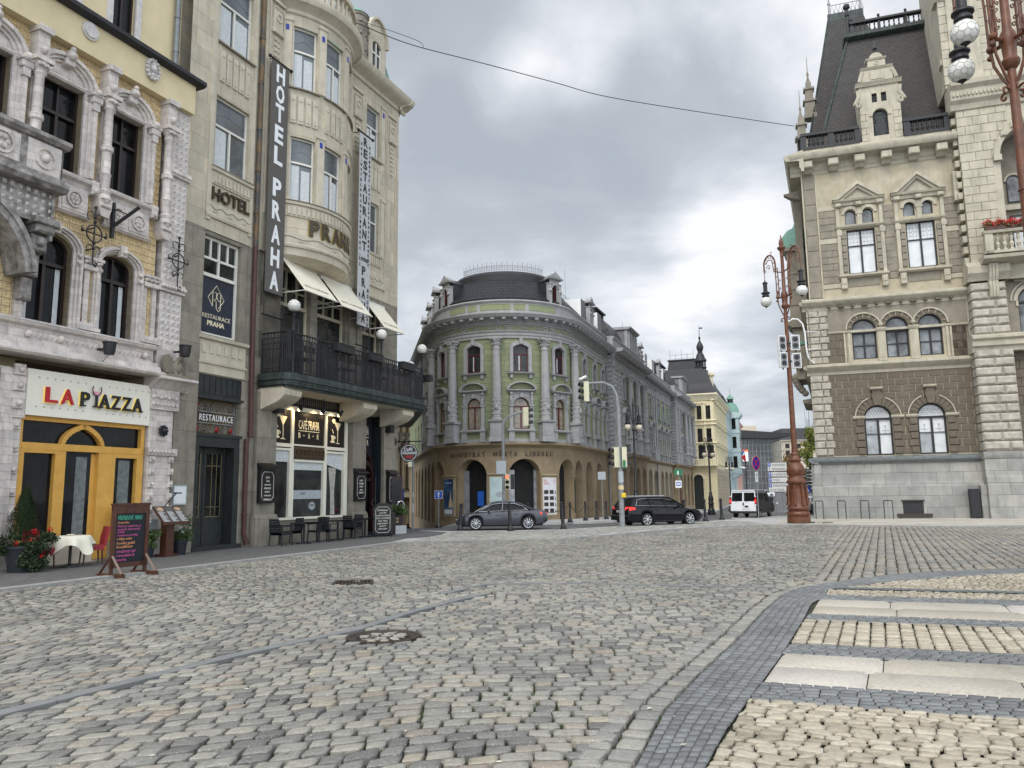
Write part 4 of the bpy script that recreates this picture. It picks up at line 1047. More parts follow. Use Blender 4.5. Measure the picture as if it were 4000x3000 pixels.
FW1=(1.02,2.86,6.0,10.38,0);FW2=(3.3,5.22,6.0,10.38,0);FW3=(6.45,7.8,6.0,10.2,0)
m.wall(LF,.98,5.35,5.9,10.56,[FW1,FW2],0,.3);m.wall(LF,6.3,9.3,5.3,10.5,[FW3],0,.3);m.box(LF,5.35,6.3,5.5,10.56,-.4,.1)
m.box(LF,-.08,.92,.0,5.4,-.5,.16);m.sweep(LF,-.16,1.0,[(-.5,0),(.28,0),(.28,.95),(.2,1.1),(-.5,1.1)])
m.box(LF,5.66,6.62,0,5.5,-.5,.16);m.sweep(LF,5.6,6.68,[(-.5,0),(.26,0),(.26,.9),(.18,1.05),(-.5,1.05)])
m.box(LF,8.12,9.3,0,5.5,-.6,.1)
m.box(LF,.92,5.66,5.2,5.9,-.5,-.1);m.box(LF,6.6,8.2,5.2,5.9,-.9,-.1)
m.box(LF,.92,5.66,0,.9,-.4,-.12)
m.box(LF,1.,9.2,.02,10.4,-8,-1.6)
mbs_=m
m=MB()
def flutes(F,a,b,z0,z1,n,k,dep=.05):
 w_=(b-a)/k
 for i in range(k):
  m.box(F,a+i*w_+.04,a+(i+1)*w_-.04,z0,z1,n,n+dep);m.box(F,a+i*w_+.10,a+(i+1)*w_-.10,z1-.24,z1-.16,n+dep,n+dep+.025);m.box(F,a+i*w_+.10,a+(i+1)*w_-.10,z0+.1,z0+.18,n+dep,n+dep+.025)
flutes(LF,-2.42,-.9,16.0,17.15,0,5);flutes(LF,6.5,7.7,15.6,16.8,0,4)
for s0 in(-1.59,-.12,1.55):flutes(BW,s0-.6,s0+.6,15.95,17.1,0,4)
for(F,a,b,n)in((LF,-2.6,-.65,.0),(BW,-2.45,2.45,.0)):
 m.sweep(F,a,b,[(n,12.68),(n+.12,12.68),(n+.14,12.78),(n,12.8)]);m.box(F,a+.04,b-.04,12.22,12.68,n,n+.05)
 k=int((b-a)/.19)
 for i in range(k):u=a+.1+i*(b-a-.2)/k;m.box(F,u+.03,u+.13,12.28,12.58,n+.05,n+.09)
m.sweep(LF,6.35,7.85,[(0,12.45),(.1,12.45),(.14,12.55),(0,12.58)]);m.box(LF,6.4,7.8,12.0,12.45,0,.05)
for i in range(8):m.box(LF,6.48+i*.165,6.58+i*.165,12.05,12.38,.05,.09)
for(F,a,b)in((LF,-2.74,-.6),(BW,-2.5,2.5),(LF,6.2,8.1)):
 m.box(F,a,b,11.16,11.56,0,.035);m.sweep(F,a,b,[(0,11.0),(.07,11.02),(.09,11.1),(.03,11.16),(0,11.16)])
for s0 in(-.87,.72):
 for(z0,z1)in((12.85,15.7),(17.45,20.35)):m.box(BW,s0-.17,s0+.17,z0,z1-.12,0,.06);m.box(BW,s0-.21,s0+.21,z1-.12,z1,0,.10)
for s0 in(-2.33,2.33):
 m.box(BW,s0-.17,s0+.17,17.45,20.25,0,.06);m.box(BW,s0-.21,s0+.21,20.13,20.3,0,.10)
for(a,b)in((7.72,8.0),):
 for(z0,z1)in((12.6,15.2),(17.1,19.8)):m.box(LF,a,b,z0,z1,0,.05);m.box(LF,a-.03,b+.03,z1,z1+.12,0,.09)
m.box(LF,-2.74,-2.55,10.9,22,0,.05);m.box(LF,-.74,-.6,10.9,22,0,.05)
m.box(LF,8.1,8.14,10.9,19.9,0,.04);m.box(LF,9.1,9.14,10.9,19.9,0,.04)
for(a,b,n)in((-.1,.72,.10),(5.35,6.2,.0),(8.25,9.0,.0)):
 zt=20.5 if a<1 else 19.7
 m.box(LF,a,a+.06,12,zt,n,n+.04);m.box(LF,b-.06,b,12,zt,n,n+.04);m.box(LF,a,b,zt,zt+.1,n,n+.1)
 c_=(a+b)/2
 m.cbox(LF,c_-.24,c_+.24,zt-1.15,zt-.2,n,n+.09,.03);m.ring(LF,c_,zt-.62,.12,.18,n+.08,n+.13,0,360,12)
 for i in range(5):m.ball(LF,c_-.2+i*.1,n+.1,zt-.25,.05,6,5)
 m.cbox(LF,c_-.3,c_+.3,zt-1.3,zt-1.15,n,n+.14,.03)
 for i in range(7):m.box(LF,c_-.15,c_+.15,zt-1.55-i*.22,zt-1.40-i*.22,n,n+.045)
 m.box(LF,c_-.015,c_+.015,zt-3.0,zt-1.3,n+.045,n+.06)
m.sweep(LF,-2.8,-.55,[(-.04,6.85),(.1,6.88),(.12,6.98),(-.04,7.02)]);m.box(LF,-2.76,-.6,5.75,6.85,-.3,.0)
for i in range(6):m.box(LF,-2.62+i*.33,-2.46+i*.33,6.42,6.72,0,.035)
m.sweep(LF,-2.78,-.58,[(-.04,6.05),(.05,6.07),(.06,6.14),(-.04,6.16)])
cp_=[(0,20.35),(.08,20.35),(.12,20.5),(.3,20.6),(.5,20.66),(.62,20.8),(.66,20.95),(0,21.0)]
m.sweep(LF,5.15,9.75,cp_);m.sweep(SF,-.3,.5,cp_)
m.sweep(BW,-2.6,2.6,[(0,20.45),(.08,20.5),(.1,20.62),(.28,20.78),(.42,20.84),(.5,21.0),(.5,21.1),(0,21.15)])
m.box(BW,-2.53,2.53,21.15,21.45,-.5,.1);m.box(BW,-2.53,2.53,22.25,22.45,-.3,.15)
for i in range(15):s_=-2.35+i*.335;c_=BW.map(s_,-.05,0);m.lathe(WF,c_[0],c_[1],[(.09,21.45),(.07,21.52),(.12,21.75),(.07,22.05),(.1,22.25)],8)
m.sweep(LF,-3.66,.9,[(0,21.3),(.1,21.3),(.3,21.5),(.35,21.65),(0,21.7)])
for i in range(6):m.ball(LF,8.2-1.5+i*.5,.3,20.72,.07,8,6)
for(a,b,n)in((.02,.95,1.1),(4.9,5.9,1.05),(7.9,8.9,1.05)):
 for k in range(3):
  w_=(b-a)/3;ua,ub=a+k*w_,a+(k+1)*w_-.02
  pts_=[(0,4.75),(.25,4.8),(.55,4.9),(.85,5.0),(n-.05,5.1),(n+.12,5.25),(n+.14,5.42),(n,5.56),(0,5.56)]
  m.sweep(LF,ua,ub,pts_)
msd_=m
m=MB();m.text(LF,'HOTEL',-2.52,11.66,.46,.02,.10,1.74,.01);mesh('letters',m,'letter_bronze',ht)
m=MB()
for c,s0,w_ in zip('PRAHA',(-1.28,-.74,-.18,.36,.86),(.44,.46,.46,.44,.46)):m.text(BW,c,s0,11.58,.62,.02,.09,w_,.035)
mlt_=m
m=MB()
for c,s0,w_ in zip('PRAHA',(-1.28,-.74,-.18,.36,.86),(.44,.46,.46,.44,.46)):m.text(BW,c,s0-.03,11.56,.66,.02,.05,w_+.04,.05)
mesh('letters',[(mlt_,'letter_bronze'),(m,'gold')],None,ht)
m=MB()
for(F,a,b)in((LF,-2.72,-.62),(BW,-2.4,2.4),(LF,6.4,8.0)):
 K=28;m.tube(F,[(a+(b-a)*i/K,.042,11.38+.05*math.sin(i*.9))for i in range(K+1)],.014,5)
 for i in range(3):c_=a+(b-a)*(i+.5)/3;m.tube(F,[(c_+.12*math.cos(t_*.5),.042,11.27-.04*math.sin(t_*.5))for t_ in range(1,6)],.009,4)
for(F,a,b)in((LF,-2.55,-.7),(LF,6.42,7.75)):
 m.box(F,a,b,17.36 if a<0 else 17.0,17.42 if a<0 else 17.06,0,.1)
m.box(BW,-2.25,-.95,17.36,17.41,0,.1);m.box(BW,-.75,.6,17.36,17.41,0,.1);m.box(BW,.85,2.2,17.36,17.41,0,.1);m.box(BW,-2.45,2.45,12.8,12.83,0,.16);m.box(LF,-2.6,-.65,12.8,12.83,0,.15)
mgr_=m
m=MB()
for(F,u,z,n)in((BW,-2.33,19.75,.06),(BW,-.87,19.75,.06),(BW,.72,19.75,.06),(BW,-.87,15.25,.06),(BW,.72,15.25,.06),(LF,7.86,19.4,.05)):m.box(F,u-.06,u+.06,z-.02,z+.2,n,n+.02)
mesh('wall',[(mw_,'hotel_stone'),(mbw_,'hotel_stone'),(mbs_,'hotel_stone_dark'),(msd_,'hotel_stone_smooth'),(mgr_,'hotel_groove'),(m,'blue_dial')],None,ht)
for F,(a,b,c,d,r)in[(LF,W3),(LF,W4),(LF,RW1),(LF,RW2)]+[(BW,h)for h in bh]:
 up=c>16
 single=F is BW and abs((a+b)/2)>1
 o=window(F,ht,a,b,c,d,-.2,0,.06,'white_frame','glass_sky',0 if single else 1,trans=c+(d-c)*.60,fd=.06)
 m=MB();m.box(F,a+.08,a+(b-a)*.42,c+.1,c+(d-c)*.58,-.186,-.18)
 if up or F is BW:m.box(F,a+(b-a)*.5,b-.12,c+.1,c+(d-c)*.52,-.186,-.18)
 mesh('curtain',m,'curtain',o)
 m=MB();zc_=c+(d-c)*.78
 m.tube(F,[(a+.06+(b-a-.12)*i/8,-.182,zc_+.08*math.cos(i*math.pi/4)*(-1))for i in range(9)],.008,4);m.tube(F,[(a+(b-a)*.5,-.182,zc_),(a+(b-a)*.5,-.182,d-.06)],.006,4)
 mesh('glazing_bar',m,'pole_grey',o)
for(a,b,c,d,r),mu in((FW1,1),(FW2,1),(FW3,1)):
 zz=c+(d-c)*.66;w_=(b-a)
 o=window(LF,ht,a,b,c,d,-.26,0,.10,'cream_frame','glass_room',0,trans=zz,subtr=2,fd=.08,bars=((a+.1,b-.1,zz+.62,zz+.68),))
o=window(LF,ht,WR[0],WR[1],WR[2],WR[3],-.26,0,.09,'white_frame','glass_room',0,trans=9.05,subtr=0,fd=.08,bars=((-2.6,-1.05,9.65,9.73),(-1.88,-1.80,9.1,9.7),(-2.26,-2.19,9.73,10.35),(-1.88,-1.80,9.73,10.35),(-1.48,-1.41,9.73,10.35)))
m=MB();m.box(LF,-2.6,-1.06,7.14,9.05,-.245,-.235);pm('poster_navy',(.018,.024,.042),.35,.25,5);mesh('window_poster',m,'poster_navy',o)
m=MB()
def line(pts,r=.014):m.tube(LF,[(p[0],-.228,p[1])for p in pts],r,5)
uc,zc_=-1.86,8.38
line([(uc-.36,zc_),(uc,zc_+.45),(uc+.36,zc_),(uc+.12,zc_-.32)]);line([(uc-.36,zc_),(uc-.16,zc_-.28)])
line([(uc-.16,zc_-.28),(uc-.16,zc_+.22),(uc,zc_+.2),(uc+.02,zc_+.08),(uc-.02,zc_-.04),(uc-.14,zc_-.06),(uc,zc_-.1),(uc+.02,zc_-.34),(uc+.12,zc_-.42),(uc+.2,zc_-.34),(uc+.2,zc_+.22),(uc+.06,zc_+.2),(uc+.02,zc_+.06),(uc+.1,zc_-.06),(uc+.2,zc_-.06)])
m.text(LF,'RESTAURACE',-2.44,7.66,.15,-.232,-.222,1.26,.0);m.text(LF,'PRAHA',-2.22,7.42,.17,-.232,-.222,.78,.03)
mesh('logo',m,'cream_trim',o)
m=MB()
m.box(LF,-2.74,-.62,5.02,5.72,-.5,-.06)
for i in range(8):m.box(LF,-2.66+i*.255,-2.46+i*.255,5.1,5.64,-.06,-.04)
m.box(LF,-2.74,-.62,4.92,5.02,-.4,.0);m.box(LF,-2.74,-.62,3.68,3.78,-.4,.0);m.box(LF,-2.74,-2.66,3.7,5,-.4,-.02);m.box(LF,-.7,-.62,3.7,5,-.4,-.02)
m.box(LF,-2.74,-.62,3.36,3.7,-.4,-.04);m.box(LF,-2.74,-2.52,.18,3.36,-.4,-.02);m.box(LF,-.96,-.62,.18,3.36,-.4,-.02);m.box(LF,-2.74,-.62,0,.18,-.5,.12)
dw=mesh('entrance_surround',m,'door_green',ht)
m=MB();m.box(LF,-2.66,-.7,3.78,4.92,-.28,-.24);mesh('pane',m,'interior_warm',dw)
m=MB()
for row,zb in((0,4.52),(1,3.82)):
 for c_ in(-2.2,-1.65,-1.1):
  for r in(.1,.17,.24):m.tube(LF,[(c_+r*math.cos(a*.35),-.2,zb+.02+r*1.2*math.sin(a*.35))for a in range(10)],.009,4)
for u in(-2.6,-2.5,-.84,-.76):
 m.tube(LF,[(u,-.2,3.8),(u,-.2,4.9)],.01,4)
for z in(3.9,4.05,4.2,4.5,4.7):
 m.box(LF,-2.6,-2.5,z,z+.015,-.21,-.19);m.box(LF,-.84,-.76,z,z+.015,-.21,-.19)
m.box(LF,-2.46,-.88,4.5,4.53,-.22,-.19);m.box(LF,-2.46,-.88,4.13,4.16,-.22,-.19)
mesh('grille',m,'pole_grey',dw)
m=MB()
for u in(-2.5,-1.62,-.98):m.ball(LF,u,-.2,3.95,.09,8,6,en=.3)
m.ball(LF,-2.5,-.2,4.72,.07,8,6,en=.3)
mesh('red_glass',m,'tail_dim',dw)
m=MB();m.text(LF,'RESTAURACE',-2.42,4.22,.22,-.19,-.17,1.5,.0,spacing=1.2);mesh('letters',m,'letter_white',dw)
for(a,b)in((-2.52,-1.93),(-1.9,-1.0)):
 m=MB();m.box(LF,a,b,.18,3.36,-.5,-.42);m.box(LF,a+.0,b,.18,.95,-.42,-.40);d=mesh('door',m,'door_green',ht)
 m=MB();m.box(LF,a+.12,b-.14,1.1,3.15,-.419,-.412);mesh('pane',m,'glass_dark',d)
 m=MB();m.box(LF,a+.12,b-.14,1.08,1.10,-.42,-.40);m.box(LF,b-.15,b-.13,1.1,3.15,-.42,-.40)
 k=3
 for i in range(1,k):u=a+.12+(b-a-.26)*i/k;m.box(LF,u,u+.015,1.1,3.15,-.41,-.395)
 m.box(LF,a+.12,b-.14,2.75,2.765,-.41,-.395);m.box(LF,a+.12,b-.14,1.4,1.415,-.41,-.395)
 mesh('grille',m,'brass',d)
m=MB();m.box(LF,-.94,-.90,.18,3.36,-.45,-.05);mesh('door_jamb',m,'door_blue',ht)
m=MB();m.tube(LF,[(-.45,.12,22),(-.45,.12,10.6)],.085,10)
for z in(11.8,13.4,15.0,16.8,18.6):m.lathe(LF,-.45,.12,[(.105,z),(.105,z+.07)],10)
mesh('downpipe',m,'pipe_dark',ht)
m=MB();m.tube(LF,[(-.45,.12,10.6),(-.45,.12,9.2)],.08,10);m.tube(LF,[(-.45,.12,9.2),(-.42,.12,6.5),(-.36,.12,3.75)],.085,10);m.tube(LF,[(-.52,.1,3.7),(-.50,.1,.5),(-.42,.16,.12)],.08,10)
for z in(3.9,2.2,1.1):m.lathe(LF,-.5 if z<3.7 else-.36,.1,[(.1,z),(.1,z+.06)],10)
mesh('downpipe',m,'brown_pipe',ht)
m=MB()
m.poly(LF,[(5.2,20.98),(9.5,20.98),(9.2,21.6),(8.7,22.4),(8.0,23.1),(7.4,23.6),(5.2,23.6)],-7,-.35);m.box(LF,-3.6,5.2,21.0,22.6,-8,-1.2)
mesh('roof',m,'copper_green',ht)
m=MB();tx=LF.map(5.78,-.15,0)
m.lathe(WF,tx[0],tx[1],[(.52,20.9),(.52,23.2),(.58,23.25),(.58,23.35)],18)
for i in range(10):
 a=i*.628
 for z in(21.6,22.3,22.9):m.box(Flat(tx[0],tx[1],0),.52*math.cos(a)-.06,.52*math.cos(a)+.06,z,z+.16,.52*math.sin(a)-.06,.52*math.sin(a)+.06)
mesh('turret',m,'hotel_stone_dark',ht)
m=MB();m.lathe(WF,tx[0],tx[1],[(.62,23.34),(.35,23.62),(.02,23.8)],18);mesh('turret_cap',m,'copper_green',ht)
m=MB();m.wall(LF,6.55,8.05,20.98,23.0,[(6.92,7.68,21.3,23.0-.05,.35)],.0,.15)
m.poly(LF,[(6.55,23.0)]+[(7.3-.75*math.cos(math.pi*i/12)*(1-.04*abs(6-i)/6),23.0+1.1*math.sin(math.pi*i/12))for i in range(13)]+[(8.05,23.0)],-1.2,.0)
m.box(LF,6.55,6.6,21,23.1,-1.2,.0);m.box(LF,8.0,8.05,21,23.1,-1.2,0);m.sweep(LF,6.7,7.9,[(0,21.18),(.12,21.2),(.12,21.28),(0,21.3)])
for i in range(12):
 a,b=math.pi*i/12,math.pi*(i+1)/12
 m.poly(LF,[(7.3-.84*math.cos(a),22.95+1.2*math.sin(a)),(7.3-.84*math.cos(b),22.95+1.2*math.sin(b)),(7.3-.72*math.cos(b),22.95+1.08*math.sin(b)),(7.3-.72*math.cos(a),22.95+1.08*math.sin(a))],-1.2,.14)
dm=mesh('dormer',m,'hotel_stone_smooth',ht)
f=MB();f.box(LF,6.95,7.65,21.3,22.9,-.14,-.1);mesh('pane',f,'glass_room',dm)
f=MB();f.box(LF,6.92,6.99,21.3,22.7,-.1,-.04);f.box(LF,7.61,7.68,21.3,22.7,-.1,-.04);f.box(LF,7.26,7.34,21.3,22.9,-.1,-.04);f.box(LF,6.99,7.61,22.3,22.38,-.1,-.04);mesh('window_frame',f,'white_frame',dm)
bal=[(0.02,.15),(0.02,1.22),(.25,1.3),(3.,1.33),(6.,1.33),(8.8,1.3)]+[(9.1+1.3*math.sin(R_(a)),1.3*math.cos(R_(a)))for a in range(6,35,6)]+[(9.1+1.3*.569+.822*t_,1.3*.822-.569*t_)for t_ in(.2,1.2,2.5,4,6,8)]
def bpoly(off,z0,z1,m):
 top=[];n=len(bal)
 P_=[]
 for i,(u,v)in enumerate(bal):
  a=bal[max(i-1,0)];b_=bal[min(i+1,n-1)];t_=Vector((b_[0]-a[0],b_[1]-a[1])).normalized();P_.append((u-t_.y*off,v+t_.x*off))
 inn=[(9.25+.822*8,-.569*8),(9.3,0.0),(.02,0.0)]
 pts_=P_+inn;i0=[m.P(LF,u,v,z0)for u,v in pts_];i1=[m.P(LF,u,v,z1)for u,v in pts_]
 m.f.append(tuple(i0));m.f.append(tuple(i1))
 for i in range(len(pts_)):j=(i+1)%len(pts_);m.q(i0[i],i0[j],i1[j],i1[i])
m=MB();bpoly(.0,5.52,5.6,m);bpoly(.10,5.6,5.78,m);bpoly(.16,5.78,5.84,m);bpoly(.12,5.84,6.02,m)
L_=[0]
for a,b_ in zip(bal[:-1],bal[1:]):L_.append(L_[-1]+math.hypot(b_[0]-a[0],b_[1]-a[1]))
def bat(s):
 s=min(max(s,0),L_[-1]-1e-5)
 for i in range(len(bal)-1):
  if L_[i]<=s<=L_[i+1]:t_=(s-L_[i])/(L_[i+1]-L_[i]);return(bal[i][0]*(1-t_)+bal[i+1][0]*t_,bal[i][1]*(1-t_)+bal[i+1][1]*t_)
for i in range(56):
 s=.3+i*.2;p=bat(s);q_=bat(s+.07);m.tube(LF,[(p[0],p[1]+.14,5.68),(q_[0],q_[1]+.14,5.68)],.022,4)
bs=mesh('balcony_slab',m,'copper_dark',ht)
m=MB();
for i in range(12):
 u=.8+i*.7
 for v in(.5,.95):m.box(LF,u,u+.22,5.505,5.53,v-.06,v+.06)
m.box(LF,.1,9.2,5.50,5.515,.05,1.2);mesh('balcony_soffit',m,'hotel_stone_smooth',bs)
m=MB()
for z,r in((6.08,.022),(6.9,.016),(7.1,.016),(7.3,.016),(7.48,.03),(6.2,.014)):m.tube(LF,[(p[0],p[1],z)for p in bal],r,6)
s=.0;i=0
while s<L_[-1]-4:
 p=bat(s);m.tube(LF,[(p[0],p[1],6.02 if i%3 else 5.9),(p[0],p[1],7.48 if i%2 else 7.3)],.017 if i%6 else .03,5)
 if i%3==1:
  q_=bat(s+.1);m.box(LF,min(p[0],q_[0]),max(p[0],q_[0])+.02,6.9,7.1,p[1]-.012,p[1]+.012)
 if i%12==5:
  for k in range(5):q_=bat(s+.12*math.cos(k));m.tube(LF,[(q_[0],q_[1],6.25+.1*k),(p[0],p[1],6.75)],.012,4)
 s+=.078;i+=1
mesh('balcony_railing',m,'dark_metal',ht)
_ico=None
def globe_net(m,F,u,n,z,r):
 """hexagon leading on a glass globe: the dual of a subdivided icosahedron"""
 global _ico
 if _ico is None:
  import bmesh
  b=bmesh.new();bmesh.ops.create_icosphere(b,subdivisions=2,radius=1);b.faces.ensure_lookup_table();b.edges.ensure_lookup_table()
  _ico=[(e.link_faces[0].calc_center_median().normalized(),e.link_faces[1].calc_center_median().normalized())for e in b.edges];b.free()
 for a,b_ in _ico:
  p=[a.lerp(b_,k/3.).normalized()*r*1.003 for k in range(4)];m.tube(F,[(u+q.x,n+q.y,z+q.z)for q in p],r*.02,4,False)
for(u,n,lab)in((.3,1.3,'white globe lamp on the balcony nearest the grey hotel banner'),(5.92,1.33,'white globe lamp on the balcony beneath the third awning'),(9.55,1.2,'white globe lamp on the rounded balcony corner in front of the green building'),(13.2,-1.6,'small farthest white globe lamp on the balcony behind the hotel corner')):
 t=thing('balcony_lamp',lab,'lamp',P3(LF,u,n,6.0),'globe lamps along the hotel balcony')
 m=MB();m.lathe(LF,u,n,[(.075,6.0),(.06,6.2),(.055,7.5),(.075,7.55),(.05,7.62),(.045,8.05),(.07,8.1),(.06,8.18),(.13,8.22),(.12,8.26)],10)
 for sg_ in(-1,1):m.tube(LF,[(u+sg_*.05,n,7.3),(u+sg_*.11,n,7.45),(u+sg_*.05,n,7.75)],.012,5);m.tube(LF,[(u+sg_*.05,n,7.8),(u+sg_*.09,n,7.9),(u+sg_*.05,n,8.05)],.01,5)
 mesh('post',m,'dark_metal',t)
 m=MB();m.ball(LF,u,n,8.46,.225,18,12);g_=mesh('globe',m,'globe',t)
 m=MB();m.lathe(LF,u,n,[(.1,8.2),(.12,8.24),(.11,8.28)],10);mesh('collar',m,'brass',t)
 m=MB();globe_net(m,LF,u,n,8.46,.225);mesh('leading',m,'globe_line',g_)
for(a,b_,lab)in((2.55,3.7,'black flower box on the balcony rail under the second awning'),(4.85,5.75,'black flower box on the balcony rail beside the second globe lamp'),(7.3,8.35,'black flower box on the balcony rail near the rounded corner')):
 m=MB();m.box(LF,a,b_,7.2,7.5,1.3,1.55);m.box(LF,a+.03,b_-.03,7.5,7.52,1.28,1.57);mesh('flower_box',m,'plastic_black',label=lab,cat='flower box',group='black flower boxes on the balcony rail',loc=P3(LF,a,1.4,7.2))
m=MB();m.box(LF,9.95,10.25,7.0,7.3,.6,1.4);mesh('flower_box',m,'plastic_black',label='black flower box overhanging the far right end of the balcony',cat='flower box',group='black flower boxes on the balcony rail',loc=P3(LF,10.1,1,7.1))
for(u,k)in((1.6,0),(4.2,0),(6.8,0)):
 t=thing('balcony_table','dark bistro table on the hotel balcony '+{1.6:'behind the first bay of the railing',4.2:'between the two flower boxes',6.8:'right of the second globe lamp'}[u],'table',P3(LF,u,.7,6.02),'bistro tables on the balcony')
 m=MB();m.box(LF,u-.35,u+.35,6.72,6.76,.4,1.0);mesh('tabletop',m,'rattan',t)
 m=MB();m.tube(LF,[(u,.7,6.02),(u,.7,6.72)],.03,6);m.box(LF,u-.22,u+.22,6.02,6.05,.5,.9);mesh('leg',m,'rattan',t)
for(u0,u1,z,lab)in((.98,3.0,10.5,'cream awning over the left balcony window'),(3.28,5.4,10.42,'cream awning over the middle balcony window'),(6.35,7.95,10.15,'cream awning over the right balcony window near the corner')):
 t=thing('awning',lab,'awning',P3(LF,(u0+u1)/2,0,z),'cream awnings over the hotel balcony')
 m=MB();z2=z-1.28
 m.q(m.P(LF,u0+.04,.16,z),m.P(LF,u1-.04,.16,z),m.P(LF,u1,1.2,z2),m.P(LF,u0,1.2,z2));m.q(m.P(LF,u0,1.2,z2),m.P(LF,u1,1.2,z2),m.P(LF,u1-.04,.16,z-.012),m.P(LF,u0+.04,.16,z-.012))
 fb=mesh('fabric',m,'awning',t)
 m=MB();m.tube(LF,[(u0,1.2,z2),(u1,1.2,z2)],.03,8);m.tube(LF,[(u0+.02,0,z2+.02),(u0+.02,1.2,z2)],.022,6);m.tube(LF,[(u1-.02,0,z2+.02),(u1-.02,1.2,z2)],.022,6);m.box(LF,u0,u1,z-.05,z+.09,.02,.16)
 mesh('frame',m,'white_frame',t)
 m=MB();
 class AF:
  def map(s,u,n,zz):k_=(z-zz)/(z-z2);return LF.map(u,.16+1.04*k_+.012,zz)
  def seg(s,a,b):return[a,b]
 m.text(AF(),'HOTEL & CAFÉ PRAHA',u0+.25,z2+.22,.10,0,0,(u1-u0)*.72,0);mesh('lettering',m,'letter_dark',fb)
def banner(u0,u1,z0,z1,n,mat,lab,rows,lm,hw):
 t=thing('vertical_banner',lab,'banner',P3(LF,(u0+u1)/2,n,z0),'vertical hotel banners')
 m=MB();m.box(LF,u0,u1,z0,z1,n-.02,n);cl=mesh('cloth',m,mat,t)
 m=MB();m.tube(LF,[(u0-.12,n+.0,z1+.05),(u1+.12,n,z1+.05)],.035,6);m.ball(LF,u0-.12,n,z1+.05,.07,8,6);m.ball(LF,u1+.12,n,z1+.05,.07,8,6);m.tube(LF,[(u0+.1,0,z1+.12),(u0+.1,n,z1+.05)],.02,5);m.tube(LF,[(u1-.1,0,z1+.12),(u1-.1,n,z1+.05)],.02,5)
 m.tube(LF,[(u0-.1,n,z0-.85),(u1+.1,n,z0-.85)],.03,6);m.tube(LF,[(u0,n,z0),(u1,n,z0)],.025,6)
 for u in(u0-.02,u1+.02):
  for k in range(6):m.tube(LF,[(u+.025*math.cos(a*1.05),n+.0,z0-.12-k*.125+.06*math.sin(a*1.05))for a in range(7)],.012,4)
 mesh('rod',m,'dark_metal',t)
 m=MB()
 for(txt,u,z,h,w_)in rows:m.text(LF,txt,u,z,h,n,n+.012,w_,.035)
 mesh('letters',m,lm,cl)
rows=[]
for c_,z in zip('HOTEL',(17.2,16.42,15.66,14.81,13.97)):rows.append((c_,.1,z,.68,.46))
for c_,z in zip('PRAHA',(12.72,11.84,10.93,10.05,9.18)):rows.append((c_,.09,z,.68,.46))
banner(-.16,.80,9.0,17.95,.34,'banner_grey','tall dark grey vertical banner with white letters HOTEL PRAHA',rows,'letter_white',.5)
rows=[]
for i,c_ in enumerate('RESTAURANT'):rows.append((c_,5.60,16.95-i*.525,.40,.30))
for i,c_ in enumerate('PRAHA'):rows.append((c_,5.60,11.12-i*.52,.38,.28))
rows.append(('1. PATRO',5.40,11.72,.17,.68))
for i,c_ in enumerate('WWW.HOTELPRAHALIBEREC.CZ'):rows.append((c_,5.39,16.9-i*.236,.13,.10))
for i,c_ in enumerate('FACEBOOK-HOTELPRAHALIBEREC'):rows.append((c_,6.02,16.95-i*.215,.13,.10))
for i,c_ in enumerate('ART'):rows.append((c_,5.40,10.1-i*.3,.2,.12))
for i,c_ in enumerate('NOUVEAU'):rows.append((c_,6.0,10.4-i*.25,.18,.12))
banner(5.31,6.2,8.85,17.45,.5,'banner_light','light grey vertical banner lettered RESTAURANT PRAHA right of the awnings',rows,'letter_dark',.3)
m=MB();c6=m
for(a,b,z0,z1)in((.92,5.6,4.94,5.1),(.92,.98,.92,4.94),(5.42,5.6,.92,4.94),(2.02,2.16,.92,4.94),(4.06,4.2,.92,4.94),(.98,2.02,3.55,3.68),(2.16,4.06,3.62,3.68),(4.2,5.42,3.55,3.68),(.98,2.02,3.42,3.5),(4.2,5.42,3.42,3.5),(2.16,4.06,3.02,3.1),(1.94,2.02,.92,3.42),(2.16,2.2,.92,3.1),(4.0,4.06,.92,3.02),(5.34,5.42,.92,3.42),(.92,5.6,.86,.95)):m.box(LF,a,b,z0,z1,-.26,-.06)
cw=mesh('cafe_window',m,'cafe_frame',ht)
m=MB();m.box(LF,.95,5.45,.9,3.5,-.2,-.17);mesh('pane',m,'glass_room',cw)
m=MB()
for(a,b)in((.98,2.02),(2.16,4.06),(4.2,5.42)):m.box(LF,a,b,3.68,4.94,-.2,-.12)
fa=mesh('fascia_panel',m,'cafe_dark',cw)
m=MB();m.text(LF,'CAFÉ PRAHA',2.48,4.28,.36,-.12,-.105,1.25,.0);m.box(LF,2.48,3.73,4.2,4.225,-.12,-.105)
for c_,u in(('B',2.48),('A',3.05),('R',3.6)):m.text(LF,c_,u,3.93,.22,-.12,-.105,.11,0)
for u in(2.8,3.36):m.disc(LF,u,4.04,.025,-.12,-.105,8)
for(u,s_)in((1.55,1.0),(4.92,1.)):
 m.poly(LF,[(u-.2,4.72),(u+.24,4.68),(u+.03,4.32)],-.12,-.105);m.box(LF,u+.02,u+.05,3.86,4.34,-.12,-.105);m.poly(LF,[(u-.12,3.83),(u+.2,3.83),(u+.04,3.89)],-.12,-.105);m.disc(LF,u-.24,4.75,.1,-.12,-.105,12)
 c_=u-.3
 m.poly(LF,[(c_-.12,4.17),(c_+.14,4.15),(c_+.07,3.93),(c_-.05,3.93)],-.12,-.105);m.ring(LF,c_+.15,4.07,.03,.055,-.12,-.105,0,360,10);m.disc(LF,c_,3.9,.16,-.12,-.107,14,ey=.3);m.ring(LF,c_,4.28,.03,.055,-.12,-.105,-80,100,8);m.ring(LF,c_,4.37,.02,.045,-.12,-.105,100,280,8)
mesh('lettering',m,'cream_trim',fa)
